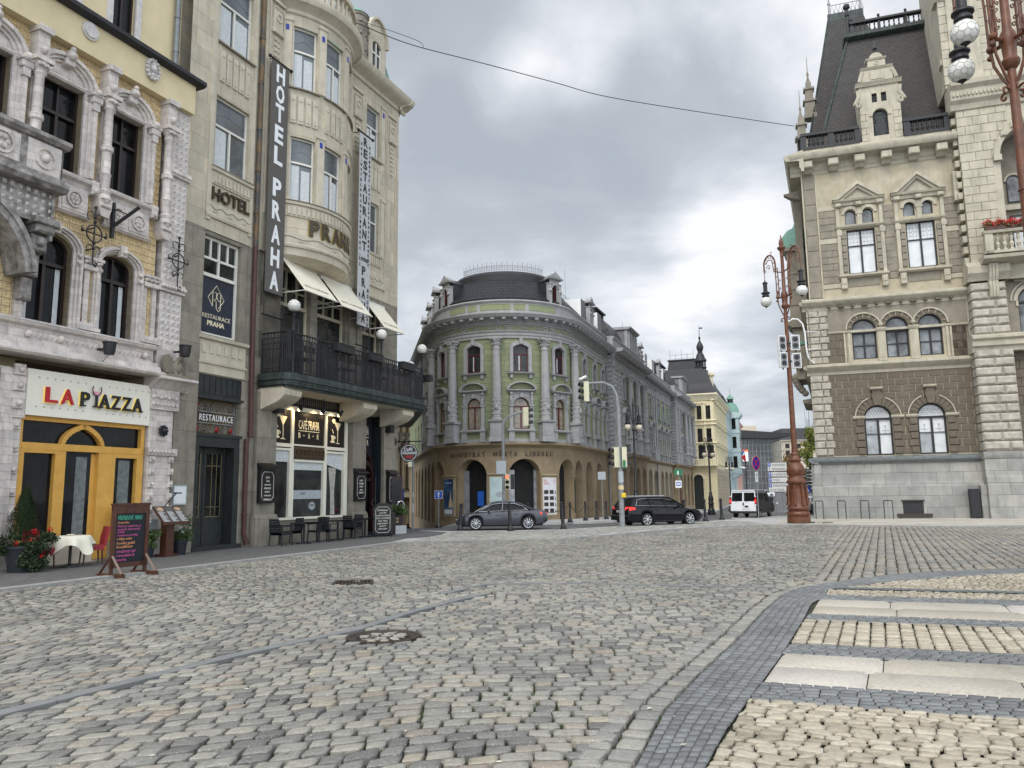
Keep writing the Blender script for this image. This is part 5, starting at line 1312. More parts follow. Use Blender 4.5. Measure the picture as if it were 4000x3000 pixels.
m=MB();m.box(LF,2.16,4.06,3.1,3.62,-.2,-.1)
for i in range(8):m.pyr(LF,2.2+i*.23,2.4+i*.23,3.2,3.52,-.1,-.05,.5)
mesh('carved_panel',m,'cafe_brown',cw)
m=MB();m.box(LF,1.0,1.94,3.0,3.42,-.168,-.15);m.box(LF,2.2,4.0,2.72,3.02,-.168,-.15);m.poly(LF,[(4.2,3.42),(5.34,3.42),(5.34,2.75),(4.2,3.0)],-.168,-.15)
for z in(3.05,3.15,3.28):m.box(LF,1.0,1.94,z,z+.02,-.15,-.14)
mesh('blind',m,'curtain',cw)
m=MB();m.poly(LF,[(1.0,2.95),(1.12,2.95),(1.05,2.2),(1.0,1.9)],-.168,-.16);m.poly(LF,[(4.45,2.85),(4.95,2.85),(4.85,1.9),(4.9,.98),(4.62,.98),(4.6,1.9)],-.168,-.16)
mesh('curtain',m,'lace',cw)
m=MB();m.box(LF,2.2,4.0,1.62,1.95,-.168,-.164);m.disc(LF,3.45,1.35,.2,-.168,-.163,20,ey=.75);mesh('frosted_band',m,'sign_back',cw)
m=MB();m.text(LF,'CAFÉ',2.7,1.78,.09,-.163,-.158,.3,0);m.text(LF,'KÁVA',3.31,1.33,.10,-.162,-.157,.28,0);mesh('lettering',m,'letter_dark',cw)
m=MB();m.lathe(LF,2.55,-.45,[(.22,2.02),(.14,2.28)],14);mesh('lamp_shade',m,'cream_trim',cw)
m=MB();m.box(LF,.92,5.6,5.1,5.22,-.3,-.1)
for i in range(38):m.box(LF,.95+i*.122,1.03+i*.122,5.12,5.5,-.12,-.09)
mesh('valance',m,'cafe_dark',cw)
for k,(u,lit)in enumerate(((1.95,1),(3.3,1),(4.42,1),(5.75,0))):
 lab=['black spotlight lighting the left cocktail panel','black spotlight lighting the café name panel','black spotlight lighting the right cocktail panel','unlit black spotlight beside the second stone pier'][k]
 t=thing('spotlight',lab,'spotlight',P3(LF,u,.4,5.1),'small black spotlights above the café window')
 m=MB();m.tube(LF,[(u,.42,5.5),(u,.42,5.08)],.015,5);m.tube(LF,[(u+.02,.50,5.12),(u,.34,4.95)],[.05,.09],10);m.box(LF,u-.09,u+.09,4.9,5.08,.38,.4);mesh('housing',m,'cast_black',t)
 if lit:
  m=MB();m.disc(LF,u-.005,4.935,.06,.30,.31,12);mesh('bulb',m,'lit_lamp',t)
  ld=bpy.data.lights.new('spot','SPOT');ld.energy=38;ld.spot_size=R_(115);ld.spot_blend=.8;ld.color=(1,.72,.36);ld.shadow_soft_size=.05
  lo=bpy.data.objects.new('spot',ld);sc.collection.objects.link(lo);lo.location=LF.map(u,.27,4.98);lo.rotation_euler=(Vector(LF.map(u,-.2,4.5))-Vector(lo.location)).to_track_quat('-Z','Y').to_euler()
  lo.parent=t;lo.location=Vector(lo.location)-Vector(t.location)
for(u,z,n,lab)in((.82,4.9,.3,'black box loudspeaker left of the café window'),(8.35,4.7,.25,'black box loudspeaker on the corner pier')):
 m=MB();m.box(LF,u-.16,u+.16,z-.2,z+.2,n-.14,n+.14);mesh('loudspeaker',m,'plastic_black',label=lab,cat='loudspeaker',group='black box loudspeakers on the hotel',loc=P3(LF,u,n,z))
m=MB();m.box(LF,6.6,8.15,3.4,5.4,-.55,-.5);m.box(LF,6.6,6.66,0,5.3,-.55,-.1);m.box(LF,8.05,8.12,0,5.3,-.55,-.05);m.box(LF,6.66,8.05,0,.16,-.9,.1)
en=mesh('entrance',m,'door_blue',ht)
m=MB()
m.ring(LF,7.0,2.75,.98,1.12,-.5,-.42,5,140,14);m.ring(LF,7.45,2.45,.42,.58,-.5,-.36,0,180,14,ey=1.4);m.box(LF,6.87,7.03,.16,2.45,-.5,-.36);m.box(LF,7.87,8.03,.16,2.45,-.5,-.36);m.box(LF,7.03,7.87,2.35,2.47,-.5,-.38)
mesh('door_frame',m,'door_brown',en)
m=MB();m.box(LF,6.7,8.05,.16,3.4,-.62,-.56);mesh('pane',m,'glass_dark',en)
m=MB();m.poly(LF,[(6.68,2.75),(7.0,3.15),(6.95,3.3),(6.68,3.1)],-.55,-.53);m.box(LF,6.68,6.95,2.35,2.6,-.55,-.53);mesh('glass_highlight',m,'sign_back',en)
m=MB();m.text(LF,'CAFÉ PRAHA',6.62,4.38,.42,-.5,-.485,1.15,0);m.box(LF,6.62,7.78,4.26,4.29,-.5,-.485)
for c_,u in(('A',7.12),('R',7.64)):m.text(LF,c_,u,3.92,.26,-.5,-.485,.12,0)
for u in(6.85,7.42):m.disc(LF,u,4.05,.03,-.5,-.485,8)
mesh('lettering',m,'cream_trim',en)
OD=Flat(*LF.map(8.05,-.3,0)[:2],23.2+45)
m=MB()
m.box(OD,.0,1.25,.2,.95,-.03,.03);m.box(OD,0,.1,.95,2.55,-.03,.03);m.box(OD,1.15,1.25,.95,2.55,-.03,.03);m.box(OD,.1,1.15,2.42,2.55,-.03,.03);m.box(OD,.1,1.15,1.72,1.75,-.02,.02)
od=mesh('open_door',m,'door_brown',ht,label='open dark brown glazed door leaf with a ring handle')
m=MB();m.box(OD,.1,1.15,.95,2.42,-.008,.008);mesh('pane',m,'glass_dark',od)
m=MB();m.tube(OD,[(1.15+.16*math.cos(a*.5),.08,1.25+.2*math.sin(a*.5))for a in range(-5,7)],.025,6);mesh('handle',m,'chrome',od)
m=MB()
for g in(.15,.5,.85):
 for i in range(2):
  for j in range(2):m.box(OD,g+i*.13,g+.09+i*.13,.5+j*.14,.59+j*.14,.03,.036)
mesh('door_inlay',m,'brass',od)
def menu_case(F,u0,u1,z0,z1,n,lab,lines):
 t=thing('menu_case',lab,'menu case',P3(F,(u0+u1)/2,n,z0),'black wall menu cases of the café')
 m=MB();m.box(F,u0,u1,z0,z1,n,n+.12);m.sweep(F,u0-.03,u1+.03,[(n,z1),(n+.24,z1),(n+.2,z1+.06),(n,z1+.2)]);b=mesh('case',m,'cafe_dark',t)
 m=MB();c_=(u0+u1)/2;hw=(u1-u0)/2-.1
 for k,(w_,h)in enumerate(lines):m.text(F,w_,c_-hw*.6*min(1,len(w_)/7.),z1-.34-k*.125,h,n+.12,n+.126,hw*1.2*min(1,len(w_)/7.),.01)
 for(a,b_)in(((c_-hw,z0+.22),(c_-hw,z1-.25)),((c_+hw,z0+.22),(c_+hw,z1-.25)),((c_-hw+.1,z1-.12),(c_+hw-.1,z1-.12)),((c_-hw+.1,z0+.1),(c_+hw-.1,z0+.1)),((c_-hw,z1-.25),(c_-hw+.1,z1-.12)),((c_+hw,z1-.25),(c_+hw-.1,z1-.12)),((c_-hw,z0+.22),(c_-hw+.1,z0+.1)),((c_+hw,z0+.22),(c_+hw-.1,z0+.1))):m.tube(F,[(a[0],n+.125,a[1]),(b_[0],n+.125,b_[1])],.008,4)
 mesh('lettering',m,'chalk_white',b)
menu_case(LF,-.02,.78,1.5,2.7,.17,'black menu case on the pier left of the café window',(('KÁVA',.06),('ČAJ',.06),('LEDOVÉ',.05),('ZÁKUSKY',.06),('DORTY',.06),('SNÍDANĚ',.05),('NEALKO',.05)))
menu_case(LF,5.72,6.5,1.5,2.65,.17,'black menu case on the pier right of the café window',(('DORTY',.07),('SVATEBNÍ',.07),('DORTY',.07),('MINI',.05),('ZÁKUSKY',.07)))
menu_case(LF,8.3,9.05,1.35,2.65,.12,'black menu case behind the open café door',(('KÁVA',.05),('LATTÉ',.05),('ČAJ',.05),('DORTY',.05),('VÍNO',.05)))
t=thing('hanging_sign','round black and red coffee sign hanging from a bracket at the hotel corner','sign',P3(LF,9.1,.6,3.9))
HS=Flat(*LF.map(9.0,.0,0)[:2],23.2+68)
m=MB();m.tube(HS,[(.15,0,4.15),(1.35,0,4.15)],.03,6);m.box(HS,.1,.16,4.0,4.3,-.04,.04);m.tube(HS,[(.75,0,4.15),(.75,0,4.0)],.012,5);mesh('bracket',m,'cast_black',t)
m=MB();m.disc(HS,.75,3.62,.40,-.05,.05,28);d=mesh('disc',m,'sign_black',t)
m=MB();m.ring(HS,.75,3.62,.34,.36,.05,.056,0,360,28);m.text(HS,'Caffè',.52,3.72,.15,.05,.056,.4,.01,.3);m.text(HS,'VERGNANO',.43,3.56,.13,.05,.056,.64,.015);mesh('lettering',m,'letter_white',d)
m=MB();m.text(HS,'1882',.55,3.38,.14,.05,.056,.42,.02);mesh('lettering',m,'sign_red_bright',d)
pm('blind_beige',(.27,.235,.19),.25,.25,5,spec=.6);pm('tan_letter',(.10,.08,.055),.8,.3,6);pm('crest_pink',(.30,.29,.32),.6,.1)
gb=thing('city_office','green and grey neo-renaissance city office with round corner, slate mansard roof and ground floor arcade','building',(-.45,52.6,0))
G=GA;RR=4.8
def uf(ph):return RR*R_(ph)
U1=G.u1;U0=G.u0
UE=U1+63.2;UL=U0-26
pav=[(U1+9.6,U1+22.4,.55),(U1+40.6,U1+55.3,.55)]
def nb(u):
 for a,b,n in pav:
  if a<=u<=b:return n
 return 0.
secs=[(UL,U0,0),(U0,U1,0),(U1,U1+9.6,0),(U1+9.6,U1+22.4,.55),(U1+22.4,U1+40.6,0),(U1+40.6,U1+55.3,.55),(U1+55.3,UE,0)]
rot=[uf(-59.6),uf(-24.2),uf(12.3),uf(47.6)]
wing=[U1+v for v in(3.05,5.85,8.4,13.3,16.1,19.3,25.2,28.0,32.8,35.7,38.5,45.4,48.6,51.9,57.4,60.3)]
left=[U0-v for v in(2.6,5.4,8.2,12,15,18)]
axes=left+rot+wing
arch_u=[U0-v for v in(1.9,4.9,7.9,10.9,13.9,16.9,19.9)]+[uf(-67),uf(-26.4),uf(14.2),uf(55.2)]+[U1+v for v in(.9,3.6,6.5,9.0+.0,12.6,15.3,18.1,20.9,24.1,26.9,29.9,33.6,36.3,39.1,43.2,46.1,49.2,52.4,57.2,60.0)]
def hw_(u):return 1.02 if uf(-40)<u<uf(40)else(.92 if U0<u<U1 else .86)
m=MB();m2=MB()
for a,b,n in secs:
 hs=[(u-hw_(u),u+hw_(u),-.0 if u>U0-1 else-.2,3.86,hw_(u)*.98)for u in arch_u if a<u-hw_(u)and u+hw_(u)<b]
 t=m2 if(a>U1+22 and a<U1+40)else m
 t.wall(G,a,b,-4.5 if a<U0 else(-.3 if a<U1+20 else-1.4),4.6,hs,n,.65)
 if n:t.box(G,a,a+.02,-1.4,4.6,0,n);t.box(G,b-.02,b,-1.4,4.6,0,n)
for u in arch_u:
 if u<U0-6:continue
 n=nb(u);h=hw_(u);m.ring(G,u,3.86-h*.98,h,h+.13,n-.02,n+.05,0,180,16);m.box(G,u-h-.13,u-h,.1,3.86-h*.98,n-.02,n+.03);m.box(G,u+h,u+h+.13,.1,3.86-h*.98,n-.02,n+.03)
mesh('arcade_wall',[(m,'tan_plaster'),(m2,'tan_light')],None,gb)
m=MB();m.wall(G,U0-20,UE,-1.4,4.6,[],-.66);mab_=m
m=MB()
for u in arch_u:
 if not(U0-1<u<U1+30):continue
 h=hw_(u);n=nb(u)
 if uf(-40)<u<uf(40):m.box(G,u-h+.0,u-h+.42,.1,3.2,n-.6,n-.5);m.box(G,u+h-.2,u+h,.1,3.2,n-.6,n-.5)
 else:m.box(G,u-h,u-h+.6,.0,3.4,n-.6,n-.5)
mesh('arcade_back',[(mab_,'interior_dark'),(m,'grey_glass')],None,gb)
for i,(fa_,fb_,mt,z0,z1)in enumerate(((-56,-42.6,'poster_blue',.45,2.7),(-11.8,-.9,'poster_cyan',.9,2.75),(28.3,40.5,'poster_white',.42,2.68),(58.5+8,68.8,'glass_dark',.42,2.6))):
 a,b=uf(fa_),uf(fb_)
 m=MB();m.box(G,a-.06,b+.06,z0-.08,z1+.06,-.02,.05);m.sweep(G,a-.14,b+.14,[(0,z1+.1),(.08,z1+.12),(.14,z1+.2),(0,z1+.24)]);f=mesh('poster_case',m,'rib_tan' if i!=3 else 'tan_plaster',gb)
 m=MB();m.box(G,a,b-.12*(i==0),z0,z1,.05,.06);p=mesh('poster',m,mt,f)
 if i==0:
  m=MB();m.poly(G,[(b-.55,.9),(b-.15,.9),(b-.2,1.25),(b-.3,1.5),(b-.36,2.0),(b-.42,1.5),(b-.5,1.2)],.06,.065);mesh('picture',m,'tile_yellow',p)
  m=MB();m.text(G,'Statutární město Liberec',a+.2,2.42,.07,.06,.066,b-a-.45,.0);m.box(G,a+.1,b-.2,.5,.78,.06,.064);mesh('lettering',m,'letter_white',p)
 if i==1:
  m=MB();m.text(G,'CRYSTAL',a+.08,2.35,.09,.06,.066,.5,0);m.text(G,'VALLEY',a+.08,2.22,.09,.06,.066,.42,0)
  for k in range(10):m.tube(G,[(a+.1+.1*k,.063,1.5+.18*math.sin(k*1.3)),(a+.2+.1*k*.8,.063,1.7+.15*math.sin(k*2.))],.006,4)
  mesh('lettering',m,'blue_paint',p)
  m=MB();m.ball(G,(a+b)/2+.15,.06,1.7,.25,10,6,en=.02,ez=.7);mesh('picture',m,'sign_back',p)
 if i==2:
  m=MB()
  for r in range(4):
   for c in range(2):m.box(G,a+.06+c*.42,a+.38+c*.42,z0+.12+r*.38,z0+.36+r*.38,.06,.064)
   m.box(G,a+.92,a+.98,z0+.1+r*.38,z0+.3+r*.38,.06,.064)
  mesh('picture',m,'letter_dark',p)
  m=MB()
  for k,w_ in enumerate((.22,.3,.42)):m.box(G,a+.06,a+.06+w_,2.52-k*.12,2.56-k*.12,.06,.065)
  m.text(G,'L',b-.2,2.42,.18,.06,.066,.1,.02);mesh('lettering',m,'sign_red_bright',p)
m=MB();u=uf(-23.5);m.box(G,u-.15,u+.32,1.0,1.9,-.64,-.6);mesh('display_screen',m,'screen_blue',gb)
m=MB()
u=uf(-46.6)
for c_ in 'MAGISTRÁT MĚSTA LIBEREC':
 w_={'I':.07,'M':.27,' ':.30}.get(c_,.205)
 if c_!=' ':m.text(G,c_,u,4.05,.28,.01,.05,w_,.02)
 u+=w_+.105
mesh('letters',m,'tan_letter',gb)
m=MB()
for a,b,n in secs:m.sweep(G,a,b,[(n,4.56),(n+.08,4.6),(n+.22,4.68),(n+.42,4.74),(n+.42,4.84),(n-.1,4.92)])
mesh('ledge',m,'tan_plaster',gb)
m=MB();wl={}
def whw(u):return .47 if(u<U0 or u>U1)else .50
for a,b,n in secs:
 hs=[]
 for u in axes:
  if a<u<b:w=whw(u);hs+=[(u-w,u+w,5.74,7.70,w*.98),(u-w,u+w,9.36,11.08,.16)]
 m.wall(G,a,b,4.9,11.6,hs,n,.2)
for f0_,f1_ in((U0-8,U1+40),):m.sweep(G,f0_,U1+9.6,[(.05,12.02),(.068,12.02),(.068,12.33),(.05,12.33)])
muw_=m;m=MB()
for a,b,n in secs:
 if n:m.box(G,a,a+.03,4.9,12.5,-.02,n);m.box(G,b-.03,b,4.9,12.5,-.02,n)
mpf_=m
m=MB()
for a,b,n in secs:
 m.sweep(G,a,b,[(n-.05,4.9),(n+.05,4.9),(n+.05,5.12),(n-.05,5.14)])
 m.sweep(G,a,b,[(n-.1,11.5),(n+.10,11.5),(n+.10,11.66),(n+.15,11.68),(n+.15,11.84),(n+.22,11.9),(n+.24,11.98),(n+.06,12.0),(n+.06,12.34),(n+.14,12.38),(n+.14,12.46),(n-.1,12.46)])
 m.sweep(G,a,b,[(n-.1,12.46),(n+.16,12.46),(n+.2,12.56),(n+.24,12.62),(n+.3,12.70),(n+.78,12.74),(n+.82,12.80),(n+.92,12.92),(n+.92,12.97),(n-.3,13.10)])
 m.sweep(G,a,b,[(n-.4,13.0),(n+.12,13.0),(n+.12,13.22),(n+.06,13.26),(n+.06,13.78),(n+.14,13.84),(n+.2,13.92),(n+.14,14.0),(n-.4,14.04)])
mco_=m
m=MB()
u=U0-14
while u<U1+56:
 n=nb(u);m.box(G,u,u+.2,12.60,12.735,n+.26,n+.74);u+=.62 if u<U1+20 else .9
u=U0-3
while u<U1+10:m.box(G,u,u+.06,12.47,12.57,.15,.21);u+=.115
mmo_=m
m=MB();mg=MB()
for i in range(-4,30):
 u=uf(-5.5+17.8*i)if U0-1<uf(-5.5+17.8*i)<U1-1 else None
 if u is None:continue
 m.ring(G,u+uf(8.9)*(1 if i%2 else 1),12.16,.11,.18,.06,.12,0,360,14)if i%2==0 else None
k=0;u=U0+.3
while u<UE:
 n=nb(u)
 if u<U1+30:
  m.tube(G,[(u+.15+.55*t_/8,n+.08,12.26-.14*math.sin(math.pi*t_/8))for t_ in range(9)],[.02,.035,.045,.055,.06,.055,.045,.035,.02],5)
  m.tube(G,[(u+.0+.1*t_,n+.08,12.22+.05*math.sin(t_*2.))for t_ in range(9)],.014,4)
 if k%3==2:m.ring(G,u+.95,12.17,.10,.17,n+.06,n+.12,0,360,12);u+=.35
 u+=.92;k+=1
mgf_=m
for(f0,f1)in((-47,-31),(-28.6,-21.4),(-18.5,5),(7.2,16.2),(19,43)):mg.box(G,uf(f0),uf(f1),13.32,13.72,.03,.075)
mesh('cornice',[(mco_,'grey_trim'),(mmo_,'grey_trim'),(mgf_,'grey_trim'),(mg,'green_paint')],None,gb)
for u in axes:
 if u<U0-9:continue
 m=MB()
 n=nb(u);w=whw(u)
 m.ring(G,u,7.70-w*.98,w,w+.09,n-.15,n+.07,0,180,14);m.ring(G,u,7.70-w*.98,w+.09,w+.17,n-.1,n+.11,0,180,14)
 for s_ in(-1,1):
  a=u+s_*(w+.14);m.box(G,a-.11,a+.11,5.66,7.15,n,n+.13);m.box(G,a-.15,a+.15,7.15,7.26,n,n+.2);m.box(G,a-.14,a+.14,5.66,5.84,n,n+.18)
  m.box(G,a-.08,a+.08,7.3,8.05,n,n+.18);m.ball(G,a,n+.2,7.92,.08,8,6);m.ball(G,a,n+.16,7.5,.07,6,5)
  a2=u+s_*(w+.14);m.box(G,a2-.17,a2+.17,4.92,5.56,n,n+.2)
 m.box(G,u-w-.04,u+w+.04,7.74,8.06,n,n+.06);m.cbox(G,u-.1,u+.1,7.7,8.0,n+.04,n+.16)
 m.sweep(G,u-w-.4,u+w+.4,[(n,8.06),(n+.2,8.08),(n+.3,8.14),(n+.3,8.2),(n,8.24)])
 K=10;R2=(w+.42)
 for i in range(K):
  a0,a1=math.pi*i/K,math.pi*(i+1)/K;p=lambda q_,k_:(u-R2*math.cos(q_)*k_,8.18+.52*math.sin(q_)*k_)
  m.poly(G,[p(a0,1),p(a1,1),p(a1,.86),p(a0,.86)],n,n+.34)
 m.sweep(G,u-w-.38,u+w+.38,[(n,5.54),(n+.26,5.56),(n+.3,5.64),(n+.1,5.72),(n-.15,5.74),(n-.15,5.54)])
 for s_ in(-1,1):a=u+s_*(w+.10);m.box(G,a-.11,a+.11,9.34,10.98,n-.1,n+.09)
 for i in range(8):
  a0=math.pi*(.15+.7*i/8);a1=math.pi*(.15+.7*(i+1)/8);p=lambda q_,r:(u-(w+r)*math.cos(q_)/.891,10.72+(.28+r)*math.sin(q_)*1.3)
  m.poly(G,[p(a0,.0),p(a1,.0),p(a1,.2),p(a0,.2)],n-.1,n+.10)
 m.cbox(G,u-.11,u+.11,11.1,11.5,n,n+.2)
 m.sweep(G,u-w-.36,u+w+.36,[(n,9.18),(n+.24,9.22),(n+.28,9.3),(n-.1,9.35)])
 for s_ in(-1,1):a=u+s_*(w+.1);m.cbox(G,a-.09,a+.09,8.92,9.18,n,n+.16)
 mesh('window_surround',m,'grey_trim',gb)
for u in axes:
 n=nb(u);w=whw(u)
 if u<U0-9:continue
 fm='red_frame' if u<U1+9 else 'dark_frame'
 window(G,gb,u-w,u+w,5.74,7.70,n-.16,w*.96,.055,fm,'blind_beige',1,trans=7.12,fd=.05)
 o=window(G,gb,u-w,u+w,9.36,11.08,n-.16,.16,.055,fm,'glass_room',1,trans=10.45,fd=.05)
 if u<U1+9:mm=MB();mm.box(G,u-.12,u-.03,9.45,10.4,n-.14,n-.13);mesh('curtain',mm,'curtain',o)
def column(u,s_=1.):
 n=nb(u);c_=G.map(u,n+.30,0);m=MB()
 m.box(G,u-.42,u+.42,4.92,5.2,n,n+.66);m.box(G,u-.36,u+.36,5.2,6.1,n,n+.60);m.box(G,u-.25,u+.25,5.3,6.0,n+.6,n+.62);m.sweep(G,u-.46,u+.46,[(n,6.1),(n+.66,6.12),(n+.72,6.2),(n+.72,6.26),(n,6.3)])
 m.lathe(WF,c_[0],c_[1],[(.34,6.28),(.34,6.36),(.29,6.42),(.31,6.48),(.28,6.52),(.28,7.6),(.30,7.62),(.30,7.68)],18)
 m.lathe(WF,c_[0],c_[1],[(.272,7.68),(.265,9.),(.225,10.74)],32,flute=.07);m.lathe(WF,c_[0],c_[1],[(.25,10.72),(.25,10.82),(.22,10.86),(.24,11.1),(.30,11.32),(.32,11.36)],18)
 m.box(G,u-.36,u+.36,11.36,11.5,n-.05,n+.64)
 for a in range(8):
  q_=a*.785+.39;x,y=c_[0]+.27*math.cos(q_),c_[1]+.27*math.sin(q_);m.ball(WF,x,y,11.05,.07,6,5);m.ball(WF,c_[0]+.31*math.cos(q_),c_[1]+.31*math.sin(q_),11.28,.08,6,5)
  for zz in(6.65,6.95,7.25,7.5):m.ball(WF,c_[0]+.28*math.cos(q_+zz),c_[1]+.28*math.sin(q_+zz),zz,.07,6,5)
 f=G.map(u,n+.6,0);m.ball(WF,f[0],f[1],7.05,.12,8,6,ez=1.4)
 return m
for f_ in(-77.5,-41.3,-5.8,30.0,66.):mesh('column',column(uf(f_)),'grey_trim',gb)
for v in(14.7,17.7,20.8,47.0,50.2,53.7):mesh('column',column(U1+v),'grey_trim',gb)
m=MB()
def quoin(a,b,z0,z1,n,st=.36):
 z=z0;k=0
 while z<z1-.1:d=.07*(k%2);m.cbox(G,a-d,b+d,z+.015,min(z+st,z1)-.015,n-.02,n+.10,.025);z+=st;k+=1
for(a,b)in((uf(70.5),U1+1.1),(U1+9.75,U1+10.8),(U1+11.4,U1+12.2),(U1+22.4,U1+23.0),(U1+29.6,U1+30.2),(U1+30.8,U1+31.4),(U1+40.8,U1+41.9),(U1+43.0,U1+44.0),(U1+55.3,U1+56.0),(U1+62.4,UE)):quoin(a,b,6.3,11.5,nb((a+b)/2));m.box(G,a-.1,b+.1,4.92,6.2,nb((a+b)/2),nb((a+b)/2)+.18);m.box(G,a-.16,b+.16,6.2,6.3,nb((a+b)/2),nb((a+b)/2)+.26)
for a in(U0-1.0,U0-9.8):quoin(a,a+.9,6.3,11.5,0);m.box(G,a-.1,a+1.,4.92,6.3,0,.22)
mesh('upper_wall',[(muw_,'green_paint'),(mpf_,'grey_quoin'),(m,'grey_trim')],None,gb)
m=MB()
for v in(9.35,30.5,56.2):m.tube(G,[(U1+v,.12,-1.2),(U1+v,.12,12.4)],.06,8)
mesh('downpipe',m,'pole_grey',gb)
def mans(a,b,n,prof,mat='slate',name='roof'):
 m=MB();m.sweep(G,a,b,prof);return mesh(name,m,mat,gb)
uL,uR=uf(-62),uf(52)
mans(U0-.5,U1+.5,0,[(-.05,14.02),(.02,14.12),(-.35,14.55),(-.8,15.15),(-1.25,15.75),(-1.6,16.1),(-2.4,16.2),(-2.4,14.0)])
mans(uL+.2,uR,0,[(-.1,14.03),(.06,14.05),(.08,14.14),(-.1,14.18)],'slate_plain','gutter')
mans(uL+.3,uR,0,[(-1.5,16.08),(-1.46,16.2),(-1.62,16.28),(-2.2,16.26)],'slate_plain','roof_ridge')
for a,b in((UL,U0),(U1,UE)):mans(a,b,0,[(-.1,14.0),(-.45,14.4),(-1.3,15.55),(-1.6,15.85),(-5,16.2),(-8,15.8),(-8,4.9),(-.7,4.9)])
mans(U1-1,UE,0,[(-3.5,4.9),(-8.5,4.9),(-8.5,16.0),(-3.5,16.0)],'slate_plain','roof_body')
m=MB();m.lathe(WF,-.45,52.6,[(3.6,0),(3.6,16.1),(3.4,16.3),(.1,16.6)],40);mesh('roof_core',m,'slate_plain',gb)
for a,b,n in pav:
 m=MB();zt=16.9
 q0=[(-.2,14.0,0.),(-.35,14.6,.1),(-.7,15.3,.35),(-1.2,15.9,.8),(-1.7,16.2,1.2)]
 u0,u1=a+.3,a+5.6
 last=None
 for(nn_,z,i_)in q0:
  r=[m.P(G,u0+i_,n+nn_,z),m.P(G,u1-i_,n+nn_,z),m.P(G,u1-i_,-5,z),m.P(G,u0+i_,-5,z)]
  if last:
   for k in range(4):m.q(last[k],last[(k+1)%4],r[(k+1)%4],r[k])
  last=r
 m.q(*last);mesh('pavilion_roof',m,'slate',gb)
 m=MB();ua,ub=u0+1.2,u1-1.2
 m.box(G,ua,ub,16.2,16.3,-5,n-1.6);m.box(G,ua-.1,ub+.1,16.72,16.86,-5,n-1.5)
 for i in range(14):u=ua+.05+i*(ub-ua-.2)/13;m.box(G,u,u+.07,16.3,16.72,n-1.75,n-1.65)
 for i in range(8):m.box(G,ua,ua+.08,16.3,16.72,n-2.2-i*.35,n-2.1-i*.35)
 mesh('roof_railing',m,'slate_plain',gb)
 m=MB();ua,ub=a+6.0,a+9.6
 m.wall(G,ua,ub,14.0,15.75,[(ua+.5,ua+1.05,14.3,15.5,.26),(ua+1.45,ua+2.15,14.3,15.6,.33),(ua+2.55,ua+3.1,14.3,15.5,.26)],n+.0,.2)
 m.box(G,ua,ua+.04,14,15.75,-4,n);m.box(G,ub-.04,ub,14,15.75,-4,n);m.box(G,ua,ub,14,15.75,-4,n-.25)
 for v in(.2,1.2,2.25,3.25):m.box(G,ua+v,ua+v+.2,14.1,15.6,n,n+.14)
 m.sweep(G,ua-.15,ub+.15,[(-4,15.72),(n+.15,15.72),(n+.35,15.86),(n+.35,15.94),(-4,16.05)])
 dmo=mesh('dormer',m,'grey_trim',gb)
 m=MB();m.box(G,ua+.4,ub-.4,14.2,15.65,n-.2,n-.17);mesh('pane',m,'glass_dark',dmo)
def dormer(u,n=0.,z0=14.0):
 m=MB();w=.46
 m.wall(G,u-w,u+w,z0,z0+1.65,[(u-.22,u+.22,z0+.15,z0+1.25,.2)],n+.0,.12)
 m.box(G,u-w-.1,u-w+.1,z0,z0+1.3,n-.2,n+.1);m.box(G,u+w-.1,u+w+.1,z0,z0+1.3,n-.2,n+.1)
 for s_ in(-1,1):m.ball(G,u+s_*w,n+.08,z0+.85,.14,8,6);m.box(G,u+s_*w-.14,u+s_*w+.14,z0+1.3,z0+1.36,n-.2,n+.14)
 m.ring(G,u,z0+1.05,.22,.32,n-.05,n+.08,0,180,10)
 m.sweep(G,u-w-.18,u+w+.18,[(n-.3,z0+1.62),(n+.2,z0+1.64),(n+.24,z0+1.74),(n-.3,z0+1.76)])
 m.poly(G,[(u-w-.2,z0+1.74),(u+w+.2,z0+1.74),(u,z0+2.12)],n-.3,n+.16);m.ball(G,u,n+.1,z0+2.15,.06,6,5)
 d=mesh('dormer',m,'grey_trim',gb)
 m=MB();m.box(G,u-w,u+w,z0,z0+1.6,n-1.5,n-.12);m.poly(G,[(u-w-.06,z0+1.6),(u+w+.06,z0+1.6),(u,z0+1.95)],n-1.8,n-.2);mesh('dormer_roof',m,'slate_plain',d)
 m=MB();m.box(G,u-.2,u+.2,z0+.15,z0+1.22,n-.1,n-.08);mesh('pane',m,'glass_dark',d)
 m=MB();m.box(G,u-.02,u+.02,z0+.15,z0+1.22,n-.08,n-.05);m.box(G,u-.22,u-.17,z0+.15,z0+1.1,n-.08,n-.05);m.box(G,u+.17,u+.22,z0+.15,z0+1.1,n-.08,n-.05);mesh('window_frame',m,'red_frame',d)
for u in(uf(-54),uf(44),U0-.8,U0-5.2,U0-10):dormer(u)
for v in(5.3,24.2,34.3,58.):dormer(U1+v,0,14.0)
for v in(3.2,7.9,22.8,26.8,30.6,37.4,57,61,-.0):
 u=U1+v if v else U0-3
 m=MB();w=.55
 i0=[m.P(G,a,n,z)for(a,n,z)in((u-w,.0,14.15),(u-w,.0,15.45),(u-w,-1.3,15.5),(u+w,.0,14.15),(u+w,.0,15.45),(u+w,-1.3,15.5))]
 m.q(i0[0],i0[1],i0[2]);m.q(i0[3],i0[4],i0[5]);m.q(i0[1],i0[4],i0[5],i0[2])
 s_=mesh('skylight',m,'white_paint',gb)
 m=MB();m.q(m.P(G,u-w,.02,14.1),m.P(G,u+w,.02,14.1),m.P(G,u+w,.02,15.45),m.P(G,u-w,.02,15.45));mesh('pane',m,'glass_dark',s_)
m=MB();nn_=-1.55
